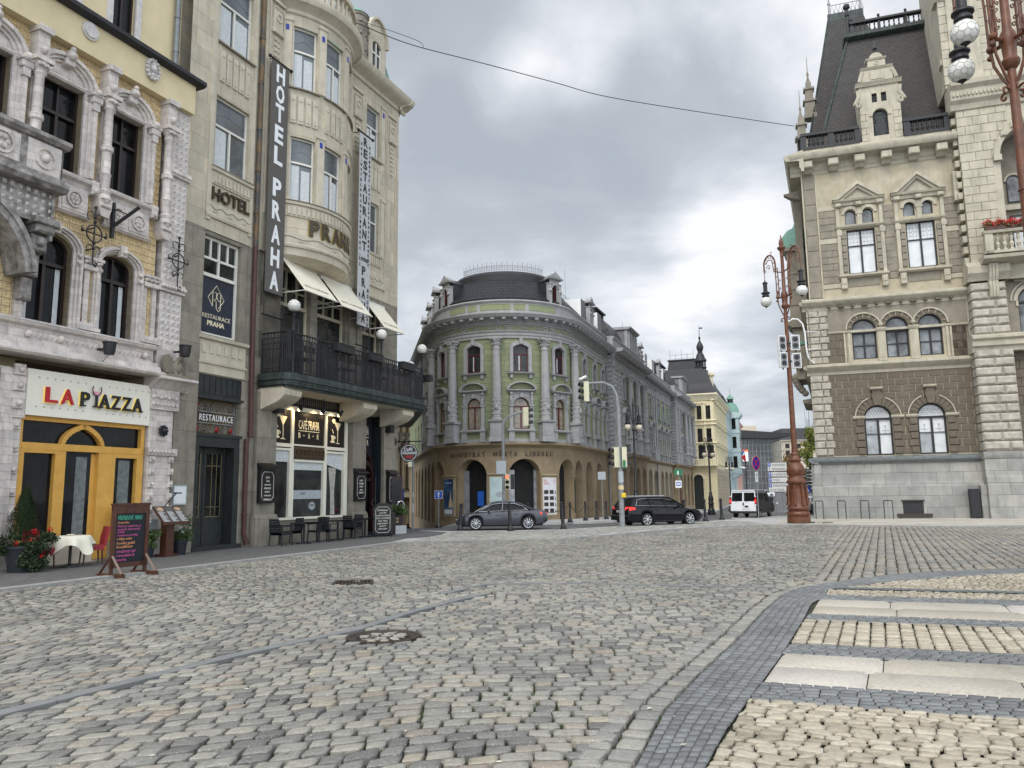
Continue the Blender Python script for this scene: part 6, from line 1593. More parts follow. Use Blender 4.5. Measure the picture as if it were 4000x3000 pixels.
for z,r in((16.32,.02),(16.74,.018)):m.tube(G,[(u,nn_,z)for u in np.linspace(uL+.3,uR+.2,40)],r,5)
us_=np.linspace(uL+.4,uR+.1,19)
for i,u in enumerate(us_):
 m.tube(G,[(u,nn_,16.25),(u,nn_,16.98)],.018,5);m.ball(G,u,nn_,16.96,.035,5,4)
 if i<18:
  d=us_[1]-us_[0]
  for s_ in(0,1):
   c_=u+d*(.27+.46*s_);m.tube(G,[(c_+.13*math.cos(t_*.6)*(1-.05*t_),nn_,16.53+.16*math.sin(t_*.6)*(1-.05*t_))for t_ in range(11)],.012,4)
  m.tube(G,[(u+d/2,nn_,16.34),(u+d/2,nn_,16.72)],.012,4)
for u0,u1 in((U1+1,U1+9.4),(U1+23,U1+39)):
 m.tube(G,[(u0,-2.0,16.45),(u1,-2.0,16.45)],.015,4)
 for u in np.arange(u0,u1,.6):m.tube(G,[(u,-2.,16.0),(u,-2.,16.62)],.014,4)
mesh('crest_railing',m,'crest_pink',gb)
m=MB()
for v in(5.6,25.5):m.tube(G,[(U1+v,-2.,16),(U1+v,-2.,18.6)],.03,5)
m.lathe(Flat(*G.map(U1+1.3,-1.4,0)[:2],0),0,0,[(.04,16.),(.04,16.5),(.2,16.6),(.24,16.85),(.05,16.9)],10)
mesh('roof_mast',m,'sign_back',gb)
T=Flat(17.91,46.6,108.4);TS=Flat(17.91,46.6,22.6,-1)
glass('glass_hall',(.17,.18,.19),.06,.8,.8,.9)
th=thing('town_hall','tall brown and cream stone town hall with steep slate roof, gabled dormer and rusticated tower','building',(18.5,47.5,0))
TW=9.1
g1=(3.18,4.70,3.68,6.66,.74);g2=(6.02,7.54,3.68,6.66,.74)
s2=[(2.87,4.22,9.46,11.93,.64),(4.73,5.97,9.46,11.93,.60),(6.5,7.75,9.46,11.96,.62)]
b3=[(3.0,4.6,14.76,17.56,0),(6.3,7.88,14.8,17.66,0)];a3=[(2.98,3.6,17.9,18.84,.3),(3.94,4.58,17.9,18.84,.31),(6.23,6.87,18.02,18.92,.3),(7.2,7.84,18.02,18.92,.3)]
m=MB()
m.wall(T,.45,TW,3.5,13.4,[g1,g2]+s2,0,.32);m.wall(T,.62,TW,13.3,19.3,b3+a3,0,.3);m.wall(TS,.0,22,3.5,13.4,[],-.42);m.wall(TS,0,22,13.4,21.5,[],-.6)
mA_=m
m=MB();m.wall(T,.62,TW,19.2,21.5,[],.02)
mG_=m
m=MB()
m.wall(T,1.5,TW,11.28,12.7,[(a,b,11.0,11.93,.6)for a,b,*_ in s2],.025,.02)
mH_=m
def cut(u0,u1,z0,z1,holes,w=0.):
 """is the block clear of the openings (arched heads tested at its corners)"""
 for(a,b,c,d,r)in holes:
  a,b=a-w,b+w;d2=d+w
  if u1<=a or u0>=b or z1<=c or z0>=d2:continue
  if r<=0 or z0<d-r:return(a,b)
  cu,hw=(a+b)/2,(b-a)/2;z=z0;t=(z-(d-r))/(r+w)
  if t>=1:continue
  h=hw*math.sqrt(1-t*t)
  if u1>cu-h and u0<cu+h:return(cu-h,cu+h)
 return None
def blocks(m,F,u0,u1,z0,z1,bw,bh,n,holes,w=0.,dep=.05,gap=.012,jit=.0,off=0.):
 k=0;nz=max(1,round((z1-z0)/bh));bh=(z1-z0)/nz
 for k in range(nz):
  za,zb=z0+k*bh,z0+(k+1)*bh;u=u0-(bw/2 if k%2 else 0)
  while u<u1:
   a,b=max(u,u0),min(u+bw,u1);u+=bw
   c=cut(a,b,za,zb,holes,w)
   segs=[(a,b)]if c is None else[(a,min(b,c[0])),(max(a,c[1]),b)]
   for(p,q_)in segs:
    if q_-p>.06:m.cbox(F,p+gap,q_-gap,za+gap,zb-gap,n-.02,n+dep+rng.uniform(-jit,jit),.014)
m=MB()
blocks(m,T,1.4,TW-.0,3.72,8.6,.72,.405,0,[g1,g2],.0,.05,.021)
blocks(m,T,1.45,TW-.1,9.3,11.1,.76,.45,0,[(2.55,8.1,9.2,11.2,0)],0,.05,.016)
blocks(m,T,8.15,TW-.1,9.3,11.1,.76,.45,0,[],0,.05,.016)
mB_=m
m=MB()
fr3=[(2.45,5.12,14.6,19.5,0),(5.72,8.42,14.6,19.6,0)]
blocks(m,T,1.5,TW,14.25,16.75,.62,.417,0,fr3,0,.05,.014);blocks(m,T,1.5,TW,17.15,18.9,.62,.437,0,fr3,0,.05,.014)
for(a,b)in((2.7,2.95),(4.65,4.9),(5.98,6.24),(7.94,8.2)):
 for k in range(6):m.cbox(T,a,b,14.9+k*.42,15.28+k*.42,.02,.12,.02)
for k in range(6):m.cbox(T,5.16,5.70,14.72+k*.42,15.1+k*.42,-.01,.06,.02)
mC_=m
m=MB();z=13.42
for k in range(8):m.cbox(T,.72,1.36,z+.01,z+.98,.0,.07,.015);z+=1.0
mD_=m
m=MB()
for(z0,z1,st,ub)in((3.72,8.6,.4435,.50),(9.3,12.62,.415,.58)):
 z=z0;k=0
 while z<z1-.2:
  e=.12 if k%2 else 0;s_=.44 if k%2 else .52
  m.cbox(T,ub-.08,ub+s_,z+.02,z+st-.02,-.1,.14,.05);m.cbox(T,ub+s_+.03,ub+.88+e,z+.02,z+st-.02,-.1,.14,.05)
  m.cbox(TS,-.1,.7+e,z+.02,z+st-.02,-.46,-.36,.04);z+=st;k+=1
mE_=m
m=MB()
for(z0,z1,n)in((9.06,9.3,.06),):m.box(T,.5,TW,z0,z1,-.1,n)
m.sweep(T,.2,TW+.1,[(-.1,8.58),(.08,8.6),(.1,8.78),(.2,8.84),(.4,9.0),(.46,9.06),(.46,9.18),(.3,9.24),(-.1,9.3)])
m.sweep(T,.15,TW+.1,[(-.1,12.62),(.06,12.62),(.08,12.8),(.2,12.86),(.42,13.04),(.46,13.1),(.46,13.22),(.3,13.3),(-.1,13.42)])
m.sweep(TS,-.1,20,[(-.5,8.6),(-.3,8.84),(.0,9.06),(.0,9.18),(-.5,9.3)]);m.sweep(TS,-.1,20,[(-.5,12.62),(-.3,12.84),(.0,13.06),(.0,13.2),(-.5,13.4)])
for(z0,z1)in((13.95,14.22),(16.8,17.1),(18.92,19.22)):
 for(a,b)in((1.46,2.46),(8.4,TW)):m.box(T,a,b,z0,z1,0,.06)
m.box(T,1.40,1.47,13.4,21.4,0,.08);m.box(T,.60,.68,13.4,21.4,0,.08);m.box(T,1.5,TW,11.12,11.26,0,.07)
for(a,b,b0,b1,zt,pk)in((2.47,5.10,3.0,4.6,19.35,20.52),(5.75,8.42,6.3,7.88,19.45,20.66)):
 for(p,q_)in((a,a+.2),(b-.2,b)):m.box(T,p,q_,14.7,17.62,0,.14);m.box(T,p,q_,17.8,19.2,0,.14);m.cbox(T,p-.04,q_+.08,17.2,17.55,.12,.17,.02)
 m.sweep(T,a-.06,b+.06,[(0,17.6),(.12,17.62),(.22,17.72),(.24,17.8),(0,17.84)])
 m.sweep(T,a-.08,b+.08,[(0,14.5),(.2,14.5),(.34,14.58),(.34,14.68),(.0,14.72)])
 for p in(a+.02,b-.34):m.cbox(T,p,p+.34,13.82,14.5,0,.26,.03);m.cbox(T,p+.06,p+.28,14.1,14.42,.24,.3,.02)
 for u in((b0+b1)/2,):m.box(T,u-.14,u+.14,17.84,18.9,0,.12);m.box(T,u-.2,u+.2,18.5,18.6,0,.15)
 for k,(p,q_)in enumerate(((b0-.02,b0+.6),(b1-.62,b1+.02))):
  cu=(p+q_)/2;m.ring(T,cu,18.56,.32,.5,0,.08,0,180,8)
 m.sweep(T,a-.12,b+.12,[(0,19.1),(.12,19.1),(.16,19.28),(.3,19.34),(.36,19.46),(0,19.5)])
 for u in(a+.15,(a+b)/2,b-.15):m.cbox(T,u-.17,u+.17,19.0,19.24,0,.34,.05)
 zb=19.46
 for s_ in(-1,1):
  c_=(a+b)/2;e=c_+s_*(b-a)/2*1.13
  m.poly(T,[(e,zb),(c_,pk),(c_,pk-.20),(e-s_*.36,zb)],0,.42);m.poly(T,[(e-s_*.34,zb),(c_,pk-.18),(c_,pk-.38),(e-s_*.62,zb)],0,.28)
 m.poly(T,[(a+.3,zb),(b-.3,zb),((a+b)/2,pk-.36)],0,.10)
for(a,b,c,d,r)in s2:
 cu,hw=(a+b)/2,(b-a)/2
 m.ring(T,cu,d-r,hw+.26,hw+.34,0,.13,0,180,18)
 for k in range(7):q_=R_(12+26*k);m.poly(T,[(cu+(hw+.02)*math.cos(q_-.02),d-r+(hw+.02)*math.sin(q_-.02)),(cu+(hw+.27)*math.cos(q_-.02),d-r+(hw+.27)*math.sin(q_-.02)),(cu+(hw+.27)*math.cos(q_+.02),d-r+(hw+.27)*math.sin(q_+.02)),(cu+(hw+.02)*math.cos(q_+.02),d-r+(hw+.02)*math.sin(q_+.02))],0,.10)
for(p,q_)in((4.26,4.70),(6.01,6.46)):m.box(T,p,q_,9.3,11.1,0,.1);m.box(T,p+.08,q_-.08,9.5,10.9,.1,.12);m.sweep(T,p-.06,q_+.06,[(0,11.1),(.14,11.1),(.2,11.22),(.2,11.3),(0,11.32)]);m.ball(T,(p+q_)/2,.12,11.5,.14,8,6)
for p in(2.62,7.9):m.box(T,p,p+.14,9.3,11.1,0,.1)
m.sweep(T,1.5,2.8,[(0,11.12),(.12,11.14),(.14,11.24),(0,11.26)]);m.sweep(T,7.85,TW,[(0,11.12),(.12,11.14),(.14,11.24),(0,11.26)])
m.box(T,2.4,2.5,9.3,11.1,0,.08);m.box(T,8.12,8.22,9.3,11.1,0,.08)
for(a,b,c,d,r)in(g1,g2):
 cu,hw=(a+b)/2,(b-a)/2
 m.ring(T,cu,d-r,hw+.44,hw+.50,0,.16,0,68,10);m.ring(T,cu,d-r,hw+.44,hw+.50,0,.16,112,180,10)
 for s_ in(-1,1):x0=cu+s_*(hw+.28);m.sweep(T,x0-.34,x0+.34,[(0,5.84),(.14,5.86),(.2,5.94),(.2,6.02),(0,6.04)])
 m.sweep(T,cu-.34,cu+.34,[(0,7.55),(.3,7.56),(.36,7.62),(.36,7.7),(0,7.72)])
prof=[(-.1,21.38),(.06,21.38),(.1,21.6),(.16,21.64),(.16,22.05),(.3,22.1),(.9,22.14),(.98,22.24),(1.06,22.42),(1.06,22.5),(-.1,22.75)]
m.sweep(T,.0,TW+.2,prof);m.sweep(TS,-.9,20,[(p[0]-.75,p[1])for p in prof])
for i in range(6):u=1.0+i*1.5;m.cbox(T,u-.3,u+.3,21.62,22.08,.1,.8,.06);m.sweep(T,u-.26,u+.26,[(.1,21.4),(.3,21.42),(.4,21.5),(.5,21.64),(.1,21.66)])
m.box(T,.5,TW,22.6,22.95,-.6,.35)
mF_=m
m=MB()
for i,u in enumerate(np.arange(1.7,8.8,.66)):m.cbox(T,u-(.16 if i%2 else .07),u+(.16 if i%2 else .07),12.68,12.84,.05,.3,.03)
for(a,b,c,d,r)in(g1,g2):
 cu,hw=(a+b)/2,(b-a)/2
 for k in range(12):
  a0,a1=R_(15*k+1),R_(15*k+14)
  if 75<=15*k+7<=105:continue
  m.poly(T,[(cu+(hw+.01)*math.cos(a0),d-r+(hw+.01)*math.sin(a0)),(cu+(hw+.43)*math.cos(a0),d-r+(hw+.43)*math.sin(a0)),(cu+(hw+.43)*math.cos(a1),d-r+(hw+.43)*math.sin(a1)),(cu+(hw+.01)*math.cos(a1),d-r+(hw+.01)*math.sin(a1))],-.02,.1)
 m.poly(T,[(cu-.17,d-.02),(cu+.17,d-.02),(cu+.30,d+.62),(cu-.30,d+.62)],0,.26);m.box(T,cu-.22,cu+.22,d+.6,d+.92,0,.2)
 for s_ in(-1,1):
  for k in range(5):e=.1 if k%2 else .0;x0=cu+s_*(hw+.01);x1=cu+s_*(hw+.42+e);m.cbox(T,min(x0,x1),max(x0,x1),3.76+k*.42,4.13+k*.42,.0,.15,.03)
for(a,b,c,d,r)in s2:
 cu,hw=(a+b)/2,(b-a)/2
 for k in range(6):
  a0,a1=R_(30*k+2),R_(30*k+28);m.poly(T,[(cu+(hw+.02)*math.cos(a0),d-r+(hw+.02)*math.sin(a0)),(cu+(hw+.25)*math.cos(a0),d-r+(hw+.25)*math.sin(a0)),(cu+(hw+.25)*math.cos(a1),d-r+(hw+.25)*math.sin(a1)),(cu+(hw+.02)*math.cos(a1),d-r+(hw+.02)*math.sin(a1))],0,.06)
mesh('wall',[(mA_,'th_joint'),(mB_,'th_brown'),(mC_,'th_mid'),(mD_,'th_mid'),(mE_,'th_rustic'),(mF_,'th_light'),(mG_,'th_plaster'),(mH_,'th_mid'),(m,'th_brown')],None,th,smooth=25)
m=MB()
m.sweep(T,.08,TW+.2,[(-.3,0),(.32,0),(.32,.28),(.29,.3),(.29,1.86),(.22,1.92),(.12,2.12),(.10,2.3),(.10,3.16),(.14,3.2),(-.3,3.2)])
m.sweep(TS,-.25,22,[(-.6,-1),(-.05,-1),(-.05,1.86),(-.15,2.2),(-.22,2.3),(-.22,3.2),(-.6,3.2)])
mesh('plinth',m,'th_plinth',th)
m=MB();m.sweep(T,.2,TW+.2,[(-.2,3.16),(.14,3.18),(.24,3.3),(.36,3.36),(.40,3.44),(.40,3.56),(.2,3.62),(-.2,3.68)]);m.sweep(TS,-.3,22,[(-.5,3.18),(-.1,3.3),(.06,3.44),(.06,3.56),(-.5,3.68)])
mesh('plinth_cap',m,'zinc',th)
m=MB();m.box(T,4.84,5.9,.30,1.0,.27,.33);c_=mesh('cellar_grate',m,'plastic_black',th)
m=MB();m.box(T,4.78,5.96,1.0,1.08,.27,.42);m.box(T,4.5,6.3,.12,.3,.27,.5);mesh('grate_frame',m,'iron',c_)
def lead(F,u0,u1,z0,z1,n,st,o,kind='dia'):
 m=MB();
 if kind=='dia':
  k=int((u1-u0+z1-z0)/st)+1
  for i in range(-k,k):
   for s_ in(1,-1):
    p=[]
    for t_ in np.linspace(0,1,9):
     z=z0+(z1-z0)*t_;u=u0+(i*st)+s_*(z-z0)
     if u0<=u<=u1:p.append((u,n,z))
    if len(p)>1:m.tube(F,[p[0],p[-1]],.008,3,False)
 else:
  k=max(2,int((u1-u0)/.14));r_=(u1-u0)/k/2
  for j in range(int((z1-z0)/(r_*1.8))):
   for i in range(k):m.tube(F,[(u0+r_+i*2*r_+(r_ if j%2 else 0)*.9+r_*.95*math.cos(a),n,z0+r_+j*r_*1.8+r_*.95*math.sin(a))for a in np.linspace(0,6.283,7)],.009,3,False)
 if m.f:mesh('leading',m,'pole_grey',o)
for h,gm in((g1,'white_blind'),(g2,'white_blind')):
 o=window(T,th,h[0],h[1],h[2],h[3],-.28,h[4],.10,'plastic_black',gm,1,trans=5.78,bars=((h[0]+.1,h[1]-.1,4.93,4.97),),fd=.1)
 lead(T,h[0]+.2,h[1]-.2,5.98,6.45,-.262,.14,o,'hex')
 cu=(h[0]+h[1])/2
 m=MB();m.box(T,h[0]+.1,cu-.06,h[2]+.12,5.76,-.266,-.262)if h is g1 else m.box(T,h[0]+.1,cu-.06,h[2]+.12,4.92,-.266,-.262);mesh('blind',m,'grey_glass',o)
 m=MB()
 for c_ in((h[0]+cu)/2,(h[1]+cu)/2):m.ring(T,c_,5.4,.04,.055,-.264,-.25,0,360,10);m.box(T,c_-.006,c_+.006,4.97,5.34,-.264,-.25);m.box(T,c_-.2,c_+.2,5.15,5.16,-.264,-.25)
 mesh('glazing_bar',m,'pole_grey',o)
for h in s2:
 o=window(T,th,h[0],h[1],h[2],h[3],-.28,h[4],.085,'plastic_black','glass_hall',1,trans=11.02,bars=((h[0]+.1,h[1]-.1,10.28,10.33),),fd=.1)
 lead(T,h[0]+.22,h[1]-.22,11.16,11.72,-.262,.15,o);lead(T,h[0]+.1,h[1]-.1,10.36,10.98,-.262,.2,o)
for h in b3:
 o=window(T,th,h[0],h[1],h[2],h[3],-.26,0,.085,'plastic_black','white_blind',1,trans=None,bars=((h[0]+.08,h[1]-.08,16.52,16.58),),fd=.1)
 cu=(h[0]+h[1])/2;m=MB()
 for a,b in((h[0]+.09,cu-.06),(cu+.06,h[1]-.09)):
  c_=(a+b)/2;m.ring(T,c_,17.05,.08,.095,-.246,-.236,0,360,10);m.box(T,c_-.006,c_+.006,16.6,16.97,-.246,-.236);m.box(T,c_-.006,c_+.006,17.13,17.46,-.246,-.236)
  for z in(16.8,17.05,17.3):m.box(T,a,b,z,z+.012,-.246,-.236)if z!=17.05 else(m.box(T,a,c_-.08,z,z+.012,-.246,-.236),m.box(T,c_+.08,b,z,z+.012,-.246,-.236))
  for u in(a+.14,b-.14):m.box(T,u,u+.01,16.6,17.46,-.246,-.236)
 mesh('glazing_bar',m,'pole_grey',o)
for h in a3:
 o=window(T,th,h[0],h[1],h[2],h[3],-.24,h[4],.05,'plastic_black','glass_hall',0,fd=.08);lead(T,h[0]+.07,h[1]-.07,h[2]+.06,h[3]-.22,-.225,.14,o,'hex')
for(a,b,z0)in((2.9,4.66,13.95),(6.2,7.98,13.95)):m=MB();m.box(T,a,b,z0,z0+.5,.0,.04);mesh('panel',m,'th_mid',th)
def baluster(m,F,u,n,z0,h,r=.1):
 c_=F.map(u,n,0);m.lathe(WF,c_[0],c_[1],[(r*.9,z0),(r*.9,z0+h*.08),(r*.45,z0+h*.14),(r,z0+h*.36),(r*.42,z0+h*.52),(r*.85,z0+h*.74),(r*.45,z0+h*.88),(r*.8,z0+h*.94),(r*.8,z0+h)],8)
m=MB()
for(a,b)in((.72,4.15),(6.62,TW)):
 m.box(T,a,b,22.95,23.12,.05,.42);m.box(T,a,b,23.86,24.04,.02,.45)
 e=[a,b-.3]if a>2 else[a,a+1.62,b-.28]
 for u in e:m.box(T,u,u+.34,23.1,23.9,.08,.4)
 u=a+.5
 while u<b-.2:
  if all(abs(u-(q_+.17))>.24 for q_ in e):baluster(m,T,u,.24,23.1,.78,.1)
  u+=.27
m.box(TS,0,12,22.9,23.1,-.9,-.6);m.box(TS,0,12,23.86,24.02,-.9,-.55)
for i in range(30):baluster(m,TS,.3+i*.4,-.74,23.1,.78,.1)
mesh('balustrade',m,'cast_grey',th)
m=MB()
def frus(m,base,top):
 i0=[m.P(T,u,n,z)for u,n,z in base];i1=[m.P(T,u,n,z)for u,n,z in top]
 for k in range(4):m.q(i0[k],i0[(k+1)%4],i1[(k+1)%4],i1[k])
 m.q(*i1)
frus(m,[(1.65,-.9,22.7),(16,-.9,22.7),(16,-14,22.7),(1.65,-14,22.7)],[(4.33,-3.35,31.9),(16,-3.35,31.9),(16,-10,31.9),(4.33,-10,31.9)])
mesh('roof',m,'slate_brown',th)
m=MB();frus(m,[(.95,-5,22.7),(8.9,-5,22.7),(8.9,-11.5,22.7),(.95,-11.5,22.7)],[(3.72,-7,36.2),(5.9,-7,36.2),(5.9,-9.4,36.2),(3.72,-9.4,36.2)])
mesh('pavilion_roof',m,'slate_brown',th)
m=MB();m.tube(T,[(1.68,-.88,22.8),(4.33,-3.33,31.9)],.09,6);m.sweep(T,4.1,10.2,[(-4.2,31.8),(-3.2,31.8),(-2.95,31.95),(-2.95,32.2),(-4.2,32.35)]);m.tube(T,[(3.7,-7,36.2),(.95,-5,22.7)],.06,5)
m.box(T,3.6,6.0,35.6,36.25,-7.1,-6.9)
mesh('roof_ridge',m,'copper_dark',th)
m=MB();m.box(T,4.6,10.4,32.3,32.42,-3.9,-3.6);m.box(T,4.6,10.4,33.2,33.34,-3.95,-3.55)
for u in(4.65,6.35,8.0,9.65):m.box(T,u,u+.16,32.3,33.45,-3.85,-3.65);m.ball(T,u+.08,-3.75,33.6,.1,6,5)
u=4.95
while u<10.3:baluster(m,T,u,-3.75,32.42,.78,.075);u+=.3
m.tube(T,[(4.5,-3.75,32),(4.5,-3.75,34.5)],.1,6);m.ball(T,4.5,-3.75,34.6,.24,8,6);m.ball(T,4.5,-3.75,34.0,.16,8,6)
mesh('roof_railing',m,'cast_grey',th)
m=MB()
for u in(3.75,5.85):m.tube(T,[(u,-7,36.2),(u,-7,37.8)],[.1,.04],6);m.ball(T,u,-7,37.1,.13,6,5)
for i in range(8):m.tube(T,[(3.8+i*.28,-7,36.25),(3.95+i*.28,-7,36.95),(4.08+i*.28,-7,36.3)],.025,4)
m.tube(T,[(3.75,-7,36.95),(5.85,-7,36.95)],.03,4)
mesh('roof_crest',m,'crest_pink',th)
for(u,n,z0)in((1.05,-3.2,24.0),(1.9,-6.2,28.0)):
 m=MB()
 for k,(w_,h)in enumerate(((.42,.35),(.34,.9),(.44,.14),(.26,.8),(.36,.14),(.18,.5))):m.box(T,u-w_,u+w_,z0,z0+h,n-w_,n+w_);z0+=h
 c_=T.map(u,n,0);m.lathe(WF,c_[0],c_[1],[(.16,z0),(.05,z0+.5),(.1,z0+.6),(.03,z0+.9),(.02,z0+2.0)],6)
 mesh('gable_ornament',m,'th_mid',th)
m=MB()
m.wall(T,4.3,6.58,22.95,26.6,[(4.98,5.84,23.3,25.02,.42),(5.02,5.32,25.5,26.1,0),(5.55,5.85,25.5,26.1,0)],.2,.2)
m.box(T,4.3,4.34,22.95,26.6,-3,.2);m.box(T,6.54,6.58,22.95,26.6,-3,.2)
for(a,b)in((4.28,4.72),(6.14,6.6)):blocks(m,T,a,b,23.0,25.2,.6,.44,.18,[],0,.08,.01)
m.ring(T,5.41,24.6,.43,.62,.18,.28,0,180,12)
m.sweep(T,4.15,6.75,[(-.3,26.55),(.3,26.57),(.38,26.72),(.44,26.8),(-.3,26.9)])
m.box(T,4.55,6.3,26.85,27.7,-.2,.22);m.box(T,5.05,5.8,27.0,27.55,.22,.27);m.sweep(T,4.5,6.35,[(-.3,27.65),(.26,27.67),(.36,27.8),(-.3,27.88)])
m.box(T,4.95,5.95,27.88,28.3,-.2,.2);m.ring(T,5.45,28.08,.08,.13,.2,.24,0,360,10);m.sweep(T,4.85,6.02,[(-.3,28.28),(.26,28.3),(.32,28.4),(-.3,28.46)])
m.poly(T,[(5.45-.38*math.cos(math.pi*i/10),28.44+.36*math.sin(math.pi*i/10))for i in range(11)],-.2,.16)
for s_ in(-1,1):
 m.tube(T,[(5.44+s_*(1.22+.22*(1-t_/14.)*math.cos(t_*.6)),.2,25.45+.26*(1-t_/16.)*math.sin(t_*.6))for t_ in range(14)],.09,6);m.tube(T,[(5.44+s_*1.4,.2,25.5),(5.44+s_*1.15,.2,26.0),(5.44+s_*1.2,.2,26.4)],.12,6)
 m.tube(T,[(5.44+s_*1.05,.2,26.95),(5.44+s_*.95,.2,27.3),(5.44+s_*.82,.2,27.6)],.12,6)
dm=mesh('dormer',m,'th_light',th)
m=MB();m.box(T,4.9,5.9,23.2,26.2,.0,.03);p_=mesh('pane',m,'glass_dark',dm);lead(T,5.02,5.8,23.35,24.9,.05,.16,p_)
m=MB();m.box(T,4.34,6.54,22.9,26.7,-3,-.2);m.box(T,4.6,6.3,26.6,27.8,-3,-.2);mesh('dormer_roof',m,'slate_brown',dm)
m=MB();c_=T.map(5.45,0,0);m.lathe(WF,c_[0],c_[1],[(.06,28.8),(.05,29.0),(.14,29.12),(.05,29.26),(.02,29.7)],8);m.box(T,5.35,5.55,29.5,29.62,-.01,.01);mesh('finial',m,'cast_black',dm)
m=MB()
m.box(TS,5.2,7.6,13.2,18.2,-.5,.75);m.sweep(TS,5.0,7.8,[(-.4,18.1),(.8,18.15),(.95,18.35),(-.4,18.5)]);m.sweep(TS,5.0,7.8,[(-.4,12.7),(.7,12.75),(.98,13.0),(.98,13.15),(-.4,13.3)])
m.sweep(TS,5.3,7.5,[(-.4,11.6),(.3,11.7),(.6,12.2),(.7,12.7),(-.4,12.75)]);m.sweep(TS,4.8,8.,[(-.4,9.1),(.5,9.1),(.6,9.4),(.55,10.6),(.85,10.9),(.9,11.2),(-.4,11.5)])
for k in range(6):m.ball(TS,5.5,.62-.02*k*k,9.3-.22*k,.32-.02*k,8,6)
m.sweep(TS,3.0,3.6,[(-.4,21.0),(.2,21.2),(.6,21.5),(-.4,21.6)]);m.box(TS,4.6,5.4,13.3,21.4,-.4,.05)
for z in(14.3,15.4,16.5):m.box(TS,5.15,7.65,z,z+.06,-.4,.78)
m.sweep(TS,4,9,[(-.4,7.3),(.25,7.4),(.3,7.6),(-.4,7.7)]);m.ball(TS,4.6,.3,9.9,.18,8,6)
mesh('oriel',m,'th_mid',th)
c_=TS.map(6.4,.1,0);m=MB();m.lathe(WF,c_[0],c_[1],[(1.15,18.4),(1.12,18.9),(.95,19.5),(.6,19.95),(.2,20.15),(.05,20.5)],16);mesh('dome',m,'copper_green',th)
c_=TS.map(5.4,.6,0);m=MB();m.box(TS,5.0,7.8,11.5,11.75,-.2,.9);mesh('oriel_roof',m,'copper_green',th)
m=MB()
UA,UB=9.05,10.95;TN=1.0
m.box(T,9.02,9.45,3.7,21.5,-1,.0)
z=3.75
while z<9.3:
 m.box(T,UA+.08,UB,z-.02,z+.56,.0,TN-.06)
 k=int(round(z/.5))%2;s_=UA+(.95 if k else 1.3)
 m.cbox(T,UA,s_-.015,z+.03,z+.49,-.1,TN+.06,.09);m.cbox(T,s_+.015,UB+.02,z+.03,z+.49,-.1,TN+.06,.09)
 z+=.52
z=10.3
while z<13.3:
 m.box(T,UA+.2,UB-.05,z-.02,z+.5,.0,TN-.1)
 k=int(round(z/.5))%2;s_=UA+(1.0 if k else 1.3);m.cbox(T,UA+.12,s_-.015,z+.03,z+.45,-.1,TN+.02,.08);m.cbox(T,s_+.015,UB-.02,z+.03,z+.45,-.1,TN+.02,.08);z+=.5
mtp_=m
m=MB()
blocks(m,T,9.35,10.98,14.5,20.6,.82,.52,TN-.16,[],0,.07,.01);m.box(T,9.38,11.0,13.4,34,-1.5,TN-.15)
blocks(m,T,9.32,11.9,20.6,23.9,.82,.52,TN-.16,[(11.15,16,18,23.1,2.2)],0,.07,.01)
m.wall(T,10.98,16,13.4,24,[(11.35,14.95,14.5,22.5,1.8)],TN-.14,1.2)
blocks(m,T,8.95,11.5,25.6,34,.82,.55,TN-.3,[],0,.07,.01);m.box(T,9.0,16,25.4,35,-4,TN-.3)
for i in range(14):m.cbox(T,9.1+.0,9.36,14.5+i*.66,14.9+i*.66,.0,TN-.3,.03)
mtw_=m
m=MB()
m.sweep(T,UA-.1,16,[(-.1,9.3),(TN,9.3),(TN+.05,9.55),(TN+.2,9.62),(TN+.2,9.9),(TN+.36,10.02),(TN+.36,10.16),(TN,10.3),(-.1,10.3)])
m.sweep(T,UA,UB+.2,[(-.1,13.4),(TN,13.4),(TN+.1,13.6),(TN+.3,13.8),(TN+.34,14.2),(TN+.1,14.35),(TN,14.5),(-.1,14.5)])
m.sweep(T,UA+.0,16,[(-.1,23.8),(TN,23.8),(TN+.1,24.1),(TN+.3,24.3),(TN+.35,24.9),(TN+.6,25.1),(TN+.65,25.35),(-.1,25.5)])
for i in range(20):m.box(T,UA+.1+i*.2,UA+.2+i*.2,24.5,24.68,TN+.3,TN+.42)
m.ring(T,13.15,20.7,1.8,2.12,TN-.2,TN-.02,0,180,20);m.box(T,11.0,11.4,20.4,20.75,TN-.3,TN+.1)
for q_ in(40,60,80):m.cbox(T,13.15-2.0*math.cos(R_(q_))-.16,13.15-2.0*math.cos(R_(q_))+.16,20.7+2.0*math.sin(R_(q_))-.16,20.7+2.0*math.sin(R_(q_))+.16,TN-.1,TN+.12,.05)
for(u,z)in((10.2,33.0),(11.6,32.6)):m.tube(T,[(u+.42*(1-t_/18.)*math.cos(t_*.6),TN-.1,z+.42*(1-t_/18.)*math.sin(t_*.6))for t_ in range(17)],.12,6)
m.sweep(T,8.8,16,[(-.1,31.0),(TN-.2,31.0),(TN+.1,31.3),(TN+.1,31.5),(-.1,31.6)])
m.box(T,10.4,10.46,24.1,24.2,TN,TN+.1)
m.sweep(T,8.85,9.3,[(0,26.9),(.6,27.0),(.7,27.3),(0,27.4)]);m.box(T,8.95,9.2,18.5,20.3,0,.5)
m.sweep(T,9.75,16,[(TN-.2,14.25),(TN+.5,14.3),(TN+.95,14.42),(TN+1.0,14.6),(TN-.2,14.7)]);m.box(T,9.9,10.3,14.7,15.85,TN+.55,TN+.95);m.sweep(T,9.85,16,[(TN+.5,15.85),(TN+1.0,15.85),(TN+1.05,16.0),(TN+.5,16.04)]);m.box(T,9.85,16,14.7,14.85,TN+.55,TN+.95)
